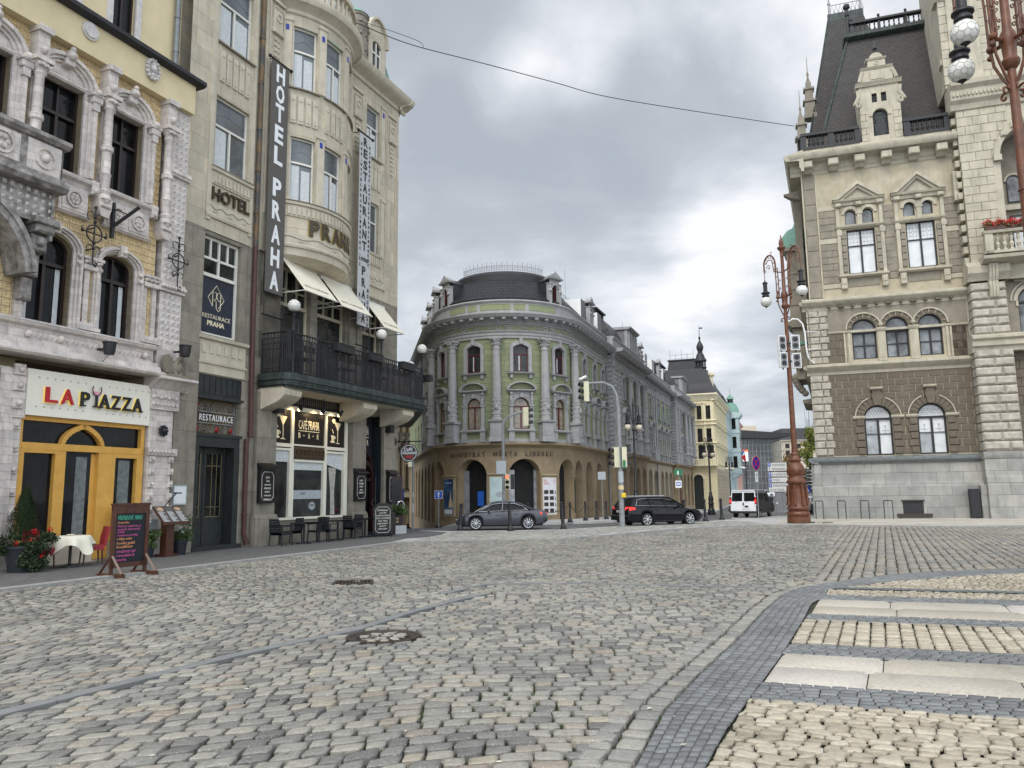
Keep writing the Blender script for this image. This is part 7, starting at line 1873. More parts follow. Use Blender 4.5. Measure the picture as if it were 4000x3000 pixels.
for i in range(10):baluster(m,T,10.55+i*.34,TN+.75,14.85,1.0,.13)
for k in range(3):m.sweep(T,10.08+k*.16,10.22+k*.16,[(0,12.35),(TN+.1,12.4),(TN+.25,12.9),(TN+.2,13.3),(TN+.45,13.8),(TN+.5,14.25),(0,14.3)])
m.box(T,11.5,16,13.3,13.6,-.2,.5)
mesh('tower',[(mtp_,'th_rustic'),(mtw_,'th_light'),(m,'th_light')],None,th,smooth=25)
m=MB();m.sweep(T,UA+.0,16,[(-.3,0),(TN+.1,0),(TN+.1,.28),(TN+.04,.3),(TN+.04,1.86),(TN-.02,1.9),(TN-.02,2.3),(TN-.12,2.36),(TN-.12,3.3),(-.3,3.3)])
m.sweep(T,UA-.05,16,[(-.3,3.28),(TN-.1,3.3),(TN,3.45),(TN,3.7),(-.3,3.75)]);m.box(T,UA-.3,UA+.05,0,1.85,0,.7)
mesh('tower_plinth',m,'th_plinth',th)
m=MB();m.wall(T,10.9,16,3.7,13.4,[(11.62,13.2,10.3,13.0,.78)],.3,.3);m.box(T,11.3,16,13.5,24,-.9,-.85)
mbw_=m
m=MB();blocks(m,T,10.95,16,3.75,9.3,.8,.5,.28,[],0,.08,.014);mba_=m
m=MB();m.ring(T,12.41,12.22,.8,1.0,.28,.36,0,180,12);m.ring(T,12.41,12.22,1.1,1.18,.28,.4,0,180,12);m.box(T,11.5,11.62,11.9,12.2,.28,.4)
m.box(T,11.45,15,17.9,18.2,-.85,-.6);m.ring(T,12.35,19.7,.38,.5,-.86,-.74,0,180,10);mesh('bay_wall',[(mbw_,'th_mid'),(mba_,'th_brown'),(m,'th_light')],None,th,smooth=25)
window(T,th,11.62,13.2,10.3,13.0,.02,.78,.09,'plastic_black','glass_hall',1,trans=12.1,fd=.1)
window(T,th,11.98,12.72,18.4,20.08,-.84,.37,.06,'plastic_black','glass_hall',0,fd=.08)
window(T,th,12.0,13.4,14.75,17.6,-.84,0,.09,'plastic_black','white_blind',1,trans=16.8,fd=.1)
fb=thing('flower_box','overflowing red geranium box on the stone balcony at the right edge','flower box',P3(T,11,TN+1,16.05))
m=MB();m.box(T,9.95,15.5,16.04,16.24,TN+.75,TN+1.0);mesh('planter',m,'wood_dark',fb)
def clump(m,cs,n,r,s,seed=1):
 rg=random.Random(seed)
 for _ in range(n):
  c_=rg.choice(cs);v=Vector((rg.gauss(0,1),rg.gauss(0,1),rg.gauss(0,1))).normalized()*r*rg.uniform(.35,1.05)
  p=Vector(c_)+Vector((v.x,v.y,v.z*.8));a=Vector((rg.gauss(0,1),rg.gauss(0,1),rg.gauss(0,1))).normalized();b=a.cross(Vector((rg.gauss(0,1),rg.gauss(0,1),.3))).normalized();ss=s*rg.uniform(.6,1.3)
  m.q(m.P(WF,*(p-a*ss)),m.P(WF,*(p+b*ss*.6)),m.P(WF,*(p+a*ss)),m.P(WF,*(p-b*ss*.6)))
cs=[T.map(10+i*.16,TN+.9+.1*math.sin(i*2.),16.3+.12*math.sin(i*1.7))for i in range(34)]
m=MB();clump(m,cs,1500,.2,.06,3);mesh('leaves',m,'leaf_mid',fb,smooth=0)
m=MB();clump(m,[(c[0],c[1],c[2]+.1)for c in cs],2600,.24,.05,4);mesh('blossoms',m,'petal_red',fb,smooth=0)
m=MB()
A_=[(.62,.2,9.35),(.45,.35,9.5),(.3,.45,9.7),(.22,.5,10.3),(.2,.5,11.2),(.1,.5,11.8),(-.15,.5,12.1),(-.45,.5,12.15),(-.75,.5,12.0),(-.92,.5,11.7),(-.95,.5,11.2),(-.95,.5,10.9)]
m.tube(T,A_,.05,8);m.tube(T,[(.9,.1,11.35),(.2,.5,11.3)],.022,6);m.tube(T,[(.95,.1,10.25),(.2,.5,10.2)],.022,6)
t=thing('camera_bracket','white swan-neck pipe bracket with a security camera on the town hall corner','security camera',P3(T,-.5,.5,11))
mesh('bracket',m,'white_paint',t)
m=MB();m.lathe(Flat(*T.map(-.95,.5,0)[:2],0),0,0,[(.05,10.95),(.17,10.85),(.17,10.6),(.15,10.55)],10);hd=mesh('camera_housing',m,'white_paint',t)
m=MB();m.ball(Flat(*T.map(-.95,.5,0)[:2],0),0,0,10.52,.14,10,8);mesh('camera_dome',m,'plastic_black',t)
m=MB();m.box(T,8.18,8.66,.05,1.66,.42,.78);m.box(T,8.2,8.64,.12,1.6,.78,.80);m.ball(T,8.56,.8,.5,.025,6,5)
mesh('utility_cabinet',m,'cast_grey',label='slim dark grey metal cabinet against the town hall plinth',cat='cabinet',loc=P3(T,8.4,.6,0))
CF=Flat(26.35,100,20.);CN=Flat(26.35,100,110.,1)
def far_house(name,lab,F,u0,u1,z0,zt,wall,trim,floors,axes,roof='slate_plain',rh=4.,gm='glass_dark',depth=9,hood=True,ins=0.):
 p=F.map((u0+u1)/2,-2,z0);t=thing(name,lab,'building',(p[0],p[1],z0))
 m=MB();hs=[(u-w/2,u+w/2,a,b,r)for u in axes for(a,b,w,r)in floors]
 m.wall(F,u0,u1,z0-1,zt,hs,0,.25);m.box(F,u0+ins,u0+ins+.1,z0-1,zt,-depth,0);m.box(F,u1-.1,u1,z0-1,zt,-depth,0);m.box(F,u0+ins,u1,z0-1,zt,-depth,-.5);mesh('wall',m,wall,t)
 m=MB()
 for u in axes:
  for(a,b,w,r)in floors:
   for s_ in(-1,1):m.box(F,u+s_*(w/2+.1)-.1,u+s_*(w/2+.1)+.1,a-.1,b-r,0,.1)
   m.sweep(F,u-w/2-.35,u+w/2+.35,[(0,a-.25),(.2,a-.2),(.24,a-.1),(0,a-.05)])
   if r:m.ring(F,u,b-r,w/2,w/2+.18,-.1,.12,0,180,10)
   elif hood:m.sweep(F,u-w/2-.35,u+w/2+.35,[(0,b+.2),(.2,b+.25),(.3,b+.4),(0,b+.5)])
 for z in sorted(set([f[0]-.6 for f in floors[1:]])):m.sweep(F,u0,u1,[(0,z-.15),(.15,z-.1),(.22,z),(0,z+.08)])
 m.sweep(F,u0-.2,u1+.2,[(-.3,zt-.9),(.1,zt-.85),(.14,zt-.5),(.45,zt-.3),(.6,zt-.1),(.6,zt),(-.3,zt+.15)])
 k=int((u1-u0)/.7)
 for i in range(k):m.box(F,u0+.2+i*.7,u0+.4+i*.7,zt-.5,zt-.22,.1,.4)
 mesh('cornice',m,trim,t)
 for u in axes:
  for(a,b,w,r)in floors:window(F,t,u-w/2,u+w/2,a,b,-.18,r,.08,'dark_frame',gm,1 if w>.8 else 0,trans=a+(b-a)*.65,fd=.06)
 m=MB();c_=[(u0-.1,.2),(u1+.1,.2),(u1+.1,-depth),(u0-.1,-depth)];d=[(u0+.6,-rh*.35),(u1-.6,-rh*.35),(u1-.6,-depth+1),(u0+.6,-depth+1)]
 i0=[m.P(F,a,b,zt+.1)for a,b in c_];i1=[m.P(F,a,b,zt+rh)for a,b in d]
 for k in range(4):m.q(i0[k],i0[(k+1)%4],i1[(k+1)%4],i1[k])
 m.q(*i1);mesh('roof',m,roof,t)
 return t
fl=[(5.9,7.9,1.0,.48),(8.1+.0,9.9,1.0,0),(11.1,12.9,.9,0)]
fl=[(5.4,7.6,1.05,.5),(8.3,10.1,1.0,0),(11.2,13.0,.95,0)]
cr=far_house('cream_house','cream corner house with a dark spired corner turret and stone balcony',CF,0,19,-.6,14.4,'cream_paint','cream_trim',fl,[1.6,4.2,6.8,9.4,12,14.6,17.2],rh=3.6,ins=.5)
m=MB();hs=[(-2.5+o-w/2,-2.5+o+w/2,a,b,r)for o in(.6,1.75)for(a,b,w,r)in((5.9,7.8,.62,.3),(8.1,9.9,.66,0),(11.1,12.9,.6,0))]+[(-3.0,-1.75,-.6,3.9,.62)]
m.wall(CN,-8,0,-1.6,14.4,hs,0,.25);m.box(CN,-8,-.05,-1.6,14.4,-6,-.6);mesh('front_wall',m,'cream_paint',cr)
for h in hs[:-1]:window(CN,cr,h[0],h[1],h[2],h[3],-.18,h[4],.06,'dark_frame','glass_room',1,trans=h[2]+(h[3]-h[2])*.66,fd=.06)
m=MB();m.box(CN,-2.95,-1.8,-.6,3.8,-.3,-.24);mesh('door',m,'door_green',cr)
m=MB()
for z in(5.0,7.95,10.4,10.9):m.sweep(CN,-8,.2,[(0,z-.2),(.15,z-.1),(.25,z),(0,z+.1)])
m.sweep(CN,-8,.5,[(-.3,13.5),(.1,13.55),(.4,14.1),(.6,14.3),(.6,14.45),(-.3,14.6)]);m.ring(CN,-2.38,3.28,.64,.86,-.1,.16,0,180,12)
for u in(-3.3,-2.45,-1.25,-.35):m.box(CN,u-.08,u+.14,5.1,13.4,0,.1)
m.box(CN,-3.3,-.0,5.0,5.15,0,1.0);m.box(CN,-3.3,0,5.75,5.88,.85,1.0)
for i in range(14):baluster(m,CN,-3.2+i*.24,.92,5.15,.6,.07)
m.poly(CN,[(-3.3,8.0),(-1.85,8.6),(-.4,8.0)],0,.3)if 0 else None
for i in range(6):m.ball(CN,-2.9+i*.35,.1,13.3-.1*(i%2),.14,6,5)
mesh('front_trim',m,'cream_trim',cr)
m=MB();blocks(m,CF,0,19,-.6,4.7,.9,.45,0,[(u-.5,u+.5,.6,3.6,.5)for u in(1.6,4.2,6.8,9.4,12)],0,.1);mesh('base_ashlar',m,'tan_light',cr)
m=MB();q0=[(-3.1,14.5,0),(-3.1,14.9,.02),(-2.85,15.7,.35),(-2.4,16.8,.75),(-2.3,17.6,1.0)]
cx,cy=CN.map(-1.55,-1.5,0)[:2]
def sqfr(m,cx,cy,prof,F=CN):
 last=None
 for(h,z)in prof:
  r=[m.P(WF,cx+h*(F.u[0]*a+F.n[0]*b),cy+h*(F.u[1]*a+F.n[1]*b),z)for a,b in((-1,-1),(1,-1),(1,1),(-1,1))]
  if last:
   for k in range(4):m.q(last[k],last[(k+1)%4],r[(k+1)%4],r[k])
  last=r
 m.q(*last)
sqfr(m,cx,cy,[(1.75,14.4),(1.7,14.9),(1.35,15.8),(.95,17.0),(.8,17.7)]);mesh('turret_roof',m,'slate_plain',cr)
m=MB();m.lathe(WF,cx,cy,[(.95,17.6),(.95,17.75)],12);m.lathe(WF,cx,cy,[(.8,18.1),(.8,18.2)],12)
for i in range(8):m.box(Flat(cx+.62*math.cos(i*.785),cy+.62*math.sin(i*.785),0),-.07,.07,17.7,19.1,-.07,.07)
m.lathe(WF,cx,cy,[(.35,17.7),(.35,19.1)],8)
m.lathe(WF,cx,cy,[(.85,19.05),(.8,19.25),(.62,19.5),(.5,19.95),(.34,20.15),(.34,20.5),(.42,20.65),(.5,21.0),(.36,21.4),(.14,21.8),(.08,22.0),(.16,22.25),(.05,22.5),(.03,23.9)],12);m.box(CN,-1.5,-1.1,23.5,23.7,-1.51,-1.49);mesh('lantern_spire',m,'cast_grey',cr)
c2=CN.map(-4.3,-5,0);m=MB();sqfr(m,c2[0],c2[1],[(2.3,14.4),(2.1,17.0),(1.75,19.6),(1.9,19.65),(1.9,19.8)]);mesh('mansard_roof',m,'slate_plain',cr)
m=MB()
for i in range(5):q_=CN.map(-5.9+i*.8,-3.5,0);m.tube(WF,[(q_[0],q_[1],19.7),(q_[0],q_[1],21.2 if i%2==0 else 20.6)],.03,4)
for z in(20.0,20.5):m.tube(CN,[(-5.9,-3.5,z),(-2.7,-3.5,z)],.02,4)
mesh('roof_crest',m,'crest_pink',cr)
m=MB();m.box(CF,2.6,3.4,14,17.6,-2,-.2);m.box(CF,2.4,3.6,17.2,17.5,-2.2,0);m.box(CF,8.5,9.2,14.5,18.0,-3,-2);mesh('chimney',m,'cream_trim',cr)
bl=far_house('blue_house','pale blue house with a small green copper turret beside the cream house',CF,19,36.5,-.3,14.3,'blue_paint','blue_trim',[(1.6,4.0,.9,0),(5.2,7.4,.9,.45),(8.3,10.3,.8,0),(11.4,13.3,.8,.35)],[20.6,23.2,29,31.4,34],rh=3.4)
m=MB();CB=Flat(*CF.map(27.2,.0,0)[:2],110.)
m.box(CF,24.2,27.4,4.4,14.0,-.2,1.5);m.sweep(CF,24.0,27.6,[(0,13.2),(1.6,13.3),(2.0,13.8),(2.0,14.1),(0,14.3)]);m.sweep(CF,24.2,27.4,[(0,3.6),(.6,3.8),(1.3,4.2),(1.5,4.4),(0,4.6)])
for z in(7.9,10.9):m.sweep(CF,24.1,27.5,[(0,z-.1),(1.6,z-.05),(1.75,z+.1),(0,z+.15)])
by=mesh('bay_window',m,'blue_paint',bl)
m=MB()
BF=Flat(*CF.map(24.2,0,0)[:2],110.)
for z in(5.4,8.5,11.5):m.box(BF,.45,1.05,z,z+1.8,.0,.03);m.box(CF,25.2,26.4,z,z+1.9,1.5,1.53)
mesh('pane',m,'glass_dark',by)
c_=CF.map(25.8,.3,0);m=MB();m.lathe(WF,c_[0],c_[1],[(1.35,14.2),(1.3,14.5),(1.1,15.2),(.8,15.7),(.5,15.9)],14);m.lathe(WF,c_[0],c_[1],[(.62,16.5),(.5,16.8),(.2,17.1),(.05,17.4),(.03,18.3)],10);mesh('turret_dome',m,'copper_green',bl)
m=MB();m.lathe(WF,c_[0],c_[1],[(.5,15.8),(.45,16.6)],10);m.box(CF,21,23.5,14.3,16.6,-2.8,-.4);mesh('turret_drum',m,'cast_grey',bl)
pk=far_house('pink_house','pink house at the end of the row before the glass theatre',CF,36.5,52.5,.3,14.2,'pink_paint','pink_paint',[(2.2,4.4,1.0,0),(5.6,7.8,1.0,0),(8.7,10.6,1.0,0),(11.3,13.0,1.0,0)],[38.5,41.3,44.1,46.9,49.7],rh=3.2,roof='slate_plain')
t=thing('flag','small red, white and blue flag hanging from the front of the pink house','flag',CF.map(37.5,.3,7))
m=MB();m.tube(CF,[(38.6,0,7.9),(38.2,1.4,8.8)],.03,5);mesh('pole',m,'white_paint',t)
FLG=Flat(*CF.map(38.2,.6,0)[:2],112)
for nm,mt,pts_ in(('white_stripe','white_paint',[(-.1,8.5),(.85,8.85),(.9,8.0),(.25,7.75)]),('red_stripe','sign_red_bright',[(.15,7.9),(.9,8.0),(1.0,6.8),(.55,7.0)]),('blue_wedge','sign_blue',[(-.1,8.5),(.87,8.86),(.4,8.0),(.2,7.75)])):
 m=MB();k_=.02 if nm=='blue_wedge' else 0;m.poly(FLG,pts_,-.01-k_,.01+k_);mesh(nm,m,mt,t)
gt=thing('glass_theatre','dark glass theatre with a huge flat wedge roof overhanging to the right','building',(60,192,1))
m=MB();TF=Flat(55,189,88)
GTF=Flat(54.5,190.5,94)
for i in range(11):m.box(GTF,i*.92,i*.92+.10,1,14.6,0,.25)
for j in range(9):m.box(GTF,0,9.6,2.0+j*1.55,2.1+j*1.55,0,.2)
f=mesh('glazing_bars',m,'pole_grey',gt)
m=MB();m.box(GTF,0,9.6,1,14.6,-12,0);mesh('glass_wall',m,'glass_tower',gt)
m=MB();v=[(-2,14.7,2.5),(9.8,14.2,2.5),(15.4,15.25,2.5),(15.4,15.35,2.5),(-2,17.0,2.5)]
m.poly(GTF,[(-3,14.8),(9.6,14.35),(15.3,15.35),(15.3,15.45),(-3,17.0)],-14,1.5);mesh('roof',m,'roof_dark',gt)
m=MB()
for i in range(5):m.tube(GTF,[(10.0+i*.5,.5,1),(9.9+i*.52,.5,13.6)],.06,4)
for j in range(9):m.tube(GTF,[(9.9,.5,1.5+j*1.4),(12.2,.5,1.4+j*1.4)],.05,4)
mesh('lattice',m,'pole_grey',gt)
m=MB();m.box(GTF,0,7.4,16,18.2,-12,-6);mesh('fly_tower',m,'beige_paint',gt)
t=thing('led_screen','bright advertising screen, orange over white, beside the pink house','screen',(45,148,7.8))
SCF=Flat(45.25,152,96);
m=MB();m.box(SCF,-.1,1.2,7.4,9.9,-.3,-.02);m.box(SCF,.45,.65,1,7.4,-.3,-.1);mesh('casing',m,'plastic_black',t)
m=MB();m.box(SCF,0,1.1,7.5,9.35,-.02,.0);mesh('display',m,'led_white',t)
m=MB();m.box(SCF,0,1.1,9.35,9.8,-.02,.0);mesh('display',m,'led_red',t,label='orange top of the screen')
bb=far_house('beige_block','beige flat fronted block with hipped roof and blue rooftop letters',Flat(80.2,230,96),0,24,2.,16.6,'beige_paint','beige_paint',[(3.4,5.6,1.3,0),(7.2,9.4,1.3,0),(11.2,13.4,1.3,0),(14.2,15.5,1.3,0)],[1.8,5.0,8.2,11.4,14.6],rh=3.6,hood=False,depth=14)
m=MB();m.text(Flat(80.2,230,96),'ipi',9.5,19.3,1.5,-4,-3.8,2.4,.03);mesh('roof_letters',m,'sign_blue',bb)
rb_=thing('ribbed_building','tan building with tall concrete ribs in the side lane past the hotel','building',(-12,80,-4))
RF=Flat(-13.2,77,29)
m=MB();m.box(RF,0,16,-8,14.5,-6,-.25);mesh('wall',m,'tan_plaster',rb_)
m=MB();
for i in range(15):m.box(RF,.2+i*1.05,.58+i*1.05,2.4,14.3,-.25,.3)
m.sweep(RF,0,16,[(-.25,14.2),(.4,14.3),(.4,14.7),(-.25,14.8)]);mesh('rib',m,'rib_tan',rb_)
m=MB();m.sweep(RF,0,16,[(-.25,1.4),(.5,1.5),(.4,1.75),(-.1,2.4),(-.25,2.4)]);m.box(RF,0,16,-8,1.4,-.25,.0)
for i in range(12):m.box(RF,.4+i*1.3,.7+i*1.3,-5.5,1.2,0,.12)
mesh('base',m,'rib_tan',rb_)
m=MB()
for i in range(7):m.box(RF,.7+i*2.1,1.2+i*2.1,3.0,12.6,-.26,-.2)
mesh('window_strip',m,'glass_dark',rb_)
m=MB();m.box(RF,1.6,4.4,6.0,8.2,.0,.3)
for i in range(8):m.ball(RF,1.9+i*.33,.35,7.1+.4*math.sin(i*2.1),.3,6,5,en=.4)
mesh('relief_panel',m,'th_mid',rb_)
def tree(name,lab,x,y,z,h,rx,mat,seed,n=1800,leaf=.16,col=False,trunk=.18,group=None,bare=0):
 rg=random.Random(seed);t=thing(name,lab,'tree',(x,y,z),group)
 m=MB();m.tube(WF,[(x,y,z-.3),(x+.1,y,z+h*.3),(x-.05,y,z+h*.6),(x,y,z+h*.95)],[trunk,trunk*.8,trunk*.5,.02],7);cs=[]
 for i in range(16):
  zz=z+h*(.2+.75*i/16);a=rg.uniform(0,6.28);L=rx*(1.0-.55*i/16)*rg.uniform(.6,1.1);e=(x+L*math.cos(a),y+L*math.sin(a),zz+L*(.9 if col else .4))
  m.tube(WF,[(x,y,zz-.2),((x+e[0])/2,(y+e[1])/2,zz+.1*L),e],[trunk*.3,trunk*.2,.015],4)
  for k in(.5,.8,1):cs.append((x+(e[0]-x)*k,y+(e[1]-y)*k,zz+(e[2]-zz)*k))
 for i in range(bare):a=rg.uniform(-.6,.6);m.tube(WF,[(x+a*.5,y,z+h*.85),(x+a,y+rg.uniform(-.3,.3),z+h*(1.05+.2*rg.random()))],.015,3)
 mesh('trunk',m,'bark',t);m=MB();clump(m,cs,n,rx*.42,leaf,seed);mesh('crown',m,mat,t,smooth=0);return t
tree('poplar_tree','slim yellow-green tree beside the town hall corner',33.2,86,-.5,9.0,1.5,'leaf_yellow',3,3600,.13,True,bare=8)
tree('autumn_tree','brown leaved tree in front of the beige block',66.5,186,1.1,9.5,3.2,'leaf_brown',5,2200,.22)
tree('autumn_tree','low golden leaved tree beyond the parking signs, left of the red lamp post',40.5,125,0.,3.6,2.0,'leaf_yellow',6,1200,.14)if 0 else None
def hill(name,pts,y,mat):
 m=MB();n=len(pts)
 for(x,z)in pts:m.P(WF,x,y,z);
 for(x,z)in pts:m.P(WF,x,y+120,z*.6)
 for(x,z)in pts:m.P(WF,x,y-60,-2)
 for i in range(n-1):m.q(i,i+1,n+i+1,n+i);m.q(2*n+i,2*n+i+1,i+1,i)
 return mesh(name,m,mat,kind='structure')
hill('hills',[(-400,5),(-150,12),(-60,9),(40,11),(110,10),(170,9),(260,13),(400,8)],420,'leaf_dark')
class Rot:
 """local frame at (x,y,z): u,n rotated by ang"""
 def __init__(s,x,y,z=0,ang=0,k=1.):s.x,s.y,s.z,s.k=x,y,z,k;s.c,s.s=math.cos(R_(ang)),math.sin(R_(ang))
 def map(s,u,n,z):u,n,z=u*s.k,n*s.k,z*s.k;return(s.x+u*s.c-n*s.s,s.y+u*s.s+n*s.c,s.z+z)
 def seg(s,a,b):return[a,b]
def spiral(c_u,c_z,r,a0,turns,dirn=1,k=16,shrink=.85):
 return[(c_u+r*(1-shrink*i/k)*math.cos(a0+dirn*turns*6.283*i/k),c_z+r*(1-shrink*i/k)*math.sin(a0+dirn*turns*6.283*i/k))for i in range(k+1)]
def red_lamp(x,y,angs,lab,grp,n_):
 t=thing('ornate_street_lamp',lab,'street lamp',(x,y,0),grp);B=Rot(x,y)
 m=MB();m.lathe(B,0,0,[(.57,0),(.57,.36),(.52,.38),(.56,.44),(.58,.52),(.54,.62),(.47,.66),(.53,.72),(.56,.8),(.50,.9),(.46,1.0),(.45,1.3),(.40,1.7),(.38,1.95),(.42,2.02),(.49,2.1),(.49,2.18),(.40,2.28),(.36,2.42),(.38,2.5),(.44,2.62),(.45,2.75),(.40,2.92),(.30,3.08),(.24,3.14),(.29,3.2),(.30,3.27),(.22,3.38),(.17,3.5),(.20,3.56),(.18,3.62),(.15,3.66)],28);b=mesh('base',m,'lamp_red',t)
 m=MB()
 for i in range(8):
  a=i*.785+.2;c_,s_=math.cos(a),math.sin(a)
  m.tube(B,[(c_*.46,s_*.46,1.85),(c_*.50,s_*.50,1.6),(c_*.49,s_*.49,1.2),(c_*.52,s_*.52,.95)],[.05,.06,.05,.08],6);m.ball(B,c_*.47,s_*.47,1.9,.07,6,5)
  m.ball(B,c_*.43,s_*.43,2.72,.06,6,5,ez=1.5);m.ball(B,math.cos(a+.39)*.42,math.sin(a+.39)*.42,2.6,.05,6,5)
  m.tube(B,[(c_*.36,s_*.36,2.95),(c_*.44,s_*.44,2.75),(c_*.42,s_*.42,2.5)],.03,5)
 mesh('ornament',m,'lamp_red',b)
 m=MB();m.lathe(B,0,0,[(.145,3.6),(.12,8.3),(.09,11.3),(.09,11.35)],14)
 for z in(5.2,7.1,8.35):m.lathe(B,0,0,[(.13,z),(.145,z+.02),(.13,z+.05)],14)
 m.lathe(B,0,0,[(.1,11.3),(.18,11.4),(.2,11.5),(.14,11.6),(.16,11.9),(.2,12.0),(.16,12.2),(.1,12.3),(.085,14.2),(.1,14.25),(.08,14.3),(.1,14.5),(.22,14.66),(.22,14.72),(.1,14.8),(.13,14.95),(.1,15.1),(.05,15.2),(.02,15.4)],14)
 mesh('shaft',m,'lamp_red',t)
 for a in angs:
  A=Rot(x,y,0,a);m=MB();r1=1.3
  m.tube(A,[(.10,0,10.95),(.22,0,11.15),(.42,0,11.6),(.47,0,12.0),(.42,0,12.4)],.035,6);m.tube(A,[(u,0,z)for u,z in[(.1,10.95)]+spiral(.24,10.72,.13,2.6,.9,-1,12)],.03,5)
  m.tube(A,[(.16,0,12.0),(.46,0,12.0)],.05,6);m.ball(A,.46,0,12.05,.1,8,6);m.ball(A,.5,0,11.85,.07,8,6)
  for u in(.34,.50):m.tube(A,[(u,0,12.1),(u+.01,0,13.0),(u+.04,0,13.7)],.03,6)
  m.tube(A,[(.08,0,13.35),(.55,0,13.5)],.035,6)
  for z in(12.3,12.75,13.15):m.tube(A,[(u,0,z_)for u,z_ in spiral(.42,z,.09,0,1.,1,8)],.018,4)
  for z in(12.5,12.95):m.tube(A,[(u,0,z_)for u,z_ in spiral(.22,z,.08,1,1.,-1,8)],.018,4)
  ar=[(.50,13.5)]+[(.92-.42*math.cos(q_)+.0,13.9+.62*math.sin(q_))for q_ in np.linspace(.0,2.7,12)]+[(1.30,13.95),(1.30,13.7)]
  m.tube(A,[(u,0,z)for u,z in ar],.045,7)
  ar2=[(.62,13.5)]+[(.92-.26*math.cos(q_),13.85+.42*math.sin(q_))for q_ in np.linspace(.0,2.6,9)];m.tube(A,[(u,0,z)for u,z in ar2],.025,5)
  for q_ in np.linspace(.3,2.6,6):m.tube(A,[(.92-.34*math.cos(q_)+.05*math.cos(b_),.0,13.88+.52*math.sin(q_)+.05*math.sin(b_))for b_ in np.linspace(0,6.28,7)],.016,4)
  m.tube(A,[(u,0,z_)for u,z_ in spiral(.98,13.85,.16,0,1.2,1,12)],.022,4);m.tube(A,[(u,0,z_)for u,z_ in spiral(.72,14.62,.09,-1,.8,1,8)],.02,4)
  m.tube(A,[(1.30,0,13.7),(1.30,0,13.1)],.02,5);m.tube(A,[(u,0,z_)for u,z_ in spiral(1.24,13.66,.12,0,1.,1,9)],.018,4)
  ao=mesh('arm',m,'lamp_red',t)
  zc_=12.0;c_=A.map(r1,0,0)
  m=MB();m.lathe(WF,c_[0],c_[1],[(.03,zc_+1.22),(.05,zc_+1.12),(.14,zc_+1.08),(.14,zc_+1.02),(.11,zc_+.98),(.11,zc_+.60),(.14,zc_+.56),(.24,zc_+.50),(.24,zc_+.46),(.16,zc_+.42),(.16,zc_+.36),(.20,zc_+.34),(.20,zc_+.30),(.16,zc_+.27),(.2,zc_+.2),(.1,zc_+.16)],16)
  m.lathe(WF,c_[0],c_[1],[(.01,zc_-.36),(.03,zc_-.33),(.11,zc_-.27),(.13,zc_-.24),(.01,zc_-.22)],12);ld_=mesh('lantern',m,'cast_black',ao)
  m=MB();m.ball(WF,c_[0],c_[1],zc_,.29,20,14);mesh('globe',m,'globe',ld_)
  m=MB();globe_net(m,WF,c_[0],c_[1],zc_,.29);mesh('leading',m,'globe_line',ld_)
 return t
LG='rust red ornate lamp posts with globe lanterns'
lamp=red_lamp(14.66,40.1,(118,-68),'tall rust red ornate lamp post standing on the paving left of the town hall',LG,2)
lamp2=red_lamp(11.68,16.62,(197,107,17,-73),'near rust red ornate lamp post cut off by the upper right corner',LG,4)
for k,(u,z,lab)in enumerate(((-.36,9.4,'upper left grey loudspeaker on the red lamp post'),(.40,9.42,'upper right grey loudspeaker on the red lamp post'),(-.33,8.5,'lower left grey loudspeaker on the red lamp post'),(.42,8.45,'lower right grey loudspeaker on the red lamp post'))):
 A=Rot(14.6,40.0,0,12 if u<0 else-14);t=thing('loudspeaker',lab,'loudspeaker',A.map(u,-.1,z),'grey loudspeakers on the red lamp post')
 m=MB()
 class AZ:
  def map(s,a,n,zz):return A.map(a,n,zz)
  def seg(s,a,b):return[a,b]
 m.box(AZ(),u-.22,u+.22,z-.40,z+.40,-.15,.05);b=mesh('cabinet',m,'white_paint',t)
 m=MB();m.box(AZ(),u-.18,u+.18,z-.36,z+.36,-.165,-.15);g=mesh('grille',m,'pole_grey',b)
 m=MB()
 for zz in(z-.17,z+.17):m.poly(AZ(),[(u+.14*math.cos(q_),zz+.14*math.sin(q_))for q_ in np.linspace(0,6.0,14)],-.166,-.172)
 mesh('driver',m,'cast_grey',g)
 m=MB();m.box(AZ(),min(u,0),max(u,0),z-.04,z+.04,-.02,.02);m.tube(AZ(),[(u,0,z-.4),(u,0,z-.5)],.04,5);mesh('bracket',m,'cast_black',t)
def street_lamp(x,y,h,lab,arms=2):
 z=gz(x,y);t=thing('street_lamp',lab,'street lamp',(x,y,z),'black cast iron street lamps');B=Rot(x,y,z)
 m=MB();m.lathe(B,0,0,[(.36,0),(.36,.25),(.30,.3),(.32,.4),(.24,.55),(.22,.9),(.26,1.0),(.2,1.15),(.24,1.4),(.16,1.7),(.12,1.8),(.15,1.9),(.09,2.0),(.07,h*.72)],14);m.lathe(B,0,0,[(.07,h*.72),(.12,h*.73),(.1,h*.75),(.06,h*.76),(.05,h*.93),(.1,h*.94),(.05,h*.96),(.02,h)],10);mesh('post',m,'cast_black',t)
 for k in range(arms):
  A=Rot(x,y,z,180*k+25);m=MB();z1=h*.78
  m.tube(A,[(.05,0,z1),(.16,0,z1+.5),(.2,0,z1+1.0),(.32,0,z1+1.35),(.46,0,z1+1.2),(.46,0,z1+.6)],.035,6);m.tube(A,[(u,0,q_)for u,q_ in spiral(.3,z1+.9,.14,0,1.2)],.02,4)
  c_=A.map(.46,0,0);m.lathe(WF,c_[0],c_[1],[(.05,z+z1+.7),(.14,z+z1+.6),(.12,z+z1+.2),(.2,z+z1+.1),(.14,z+z1-.02)],10);a_=mesh('arm',m,'cast_black',t)
  m=MB();m.ball(WF,c_[0],c_[1],z+z1-.2,.23,14,10);mesh('globe',m,'globe_warm',a_)
 return t
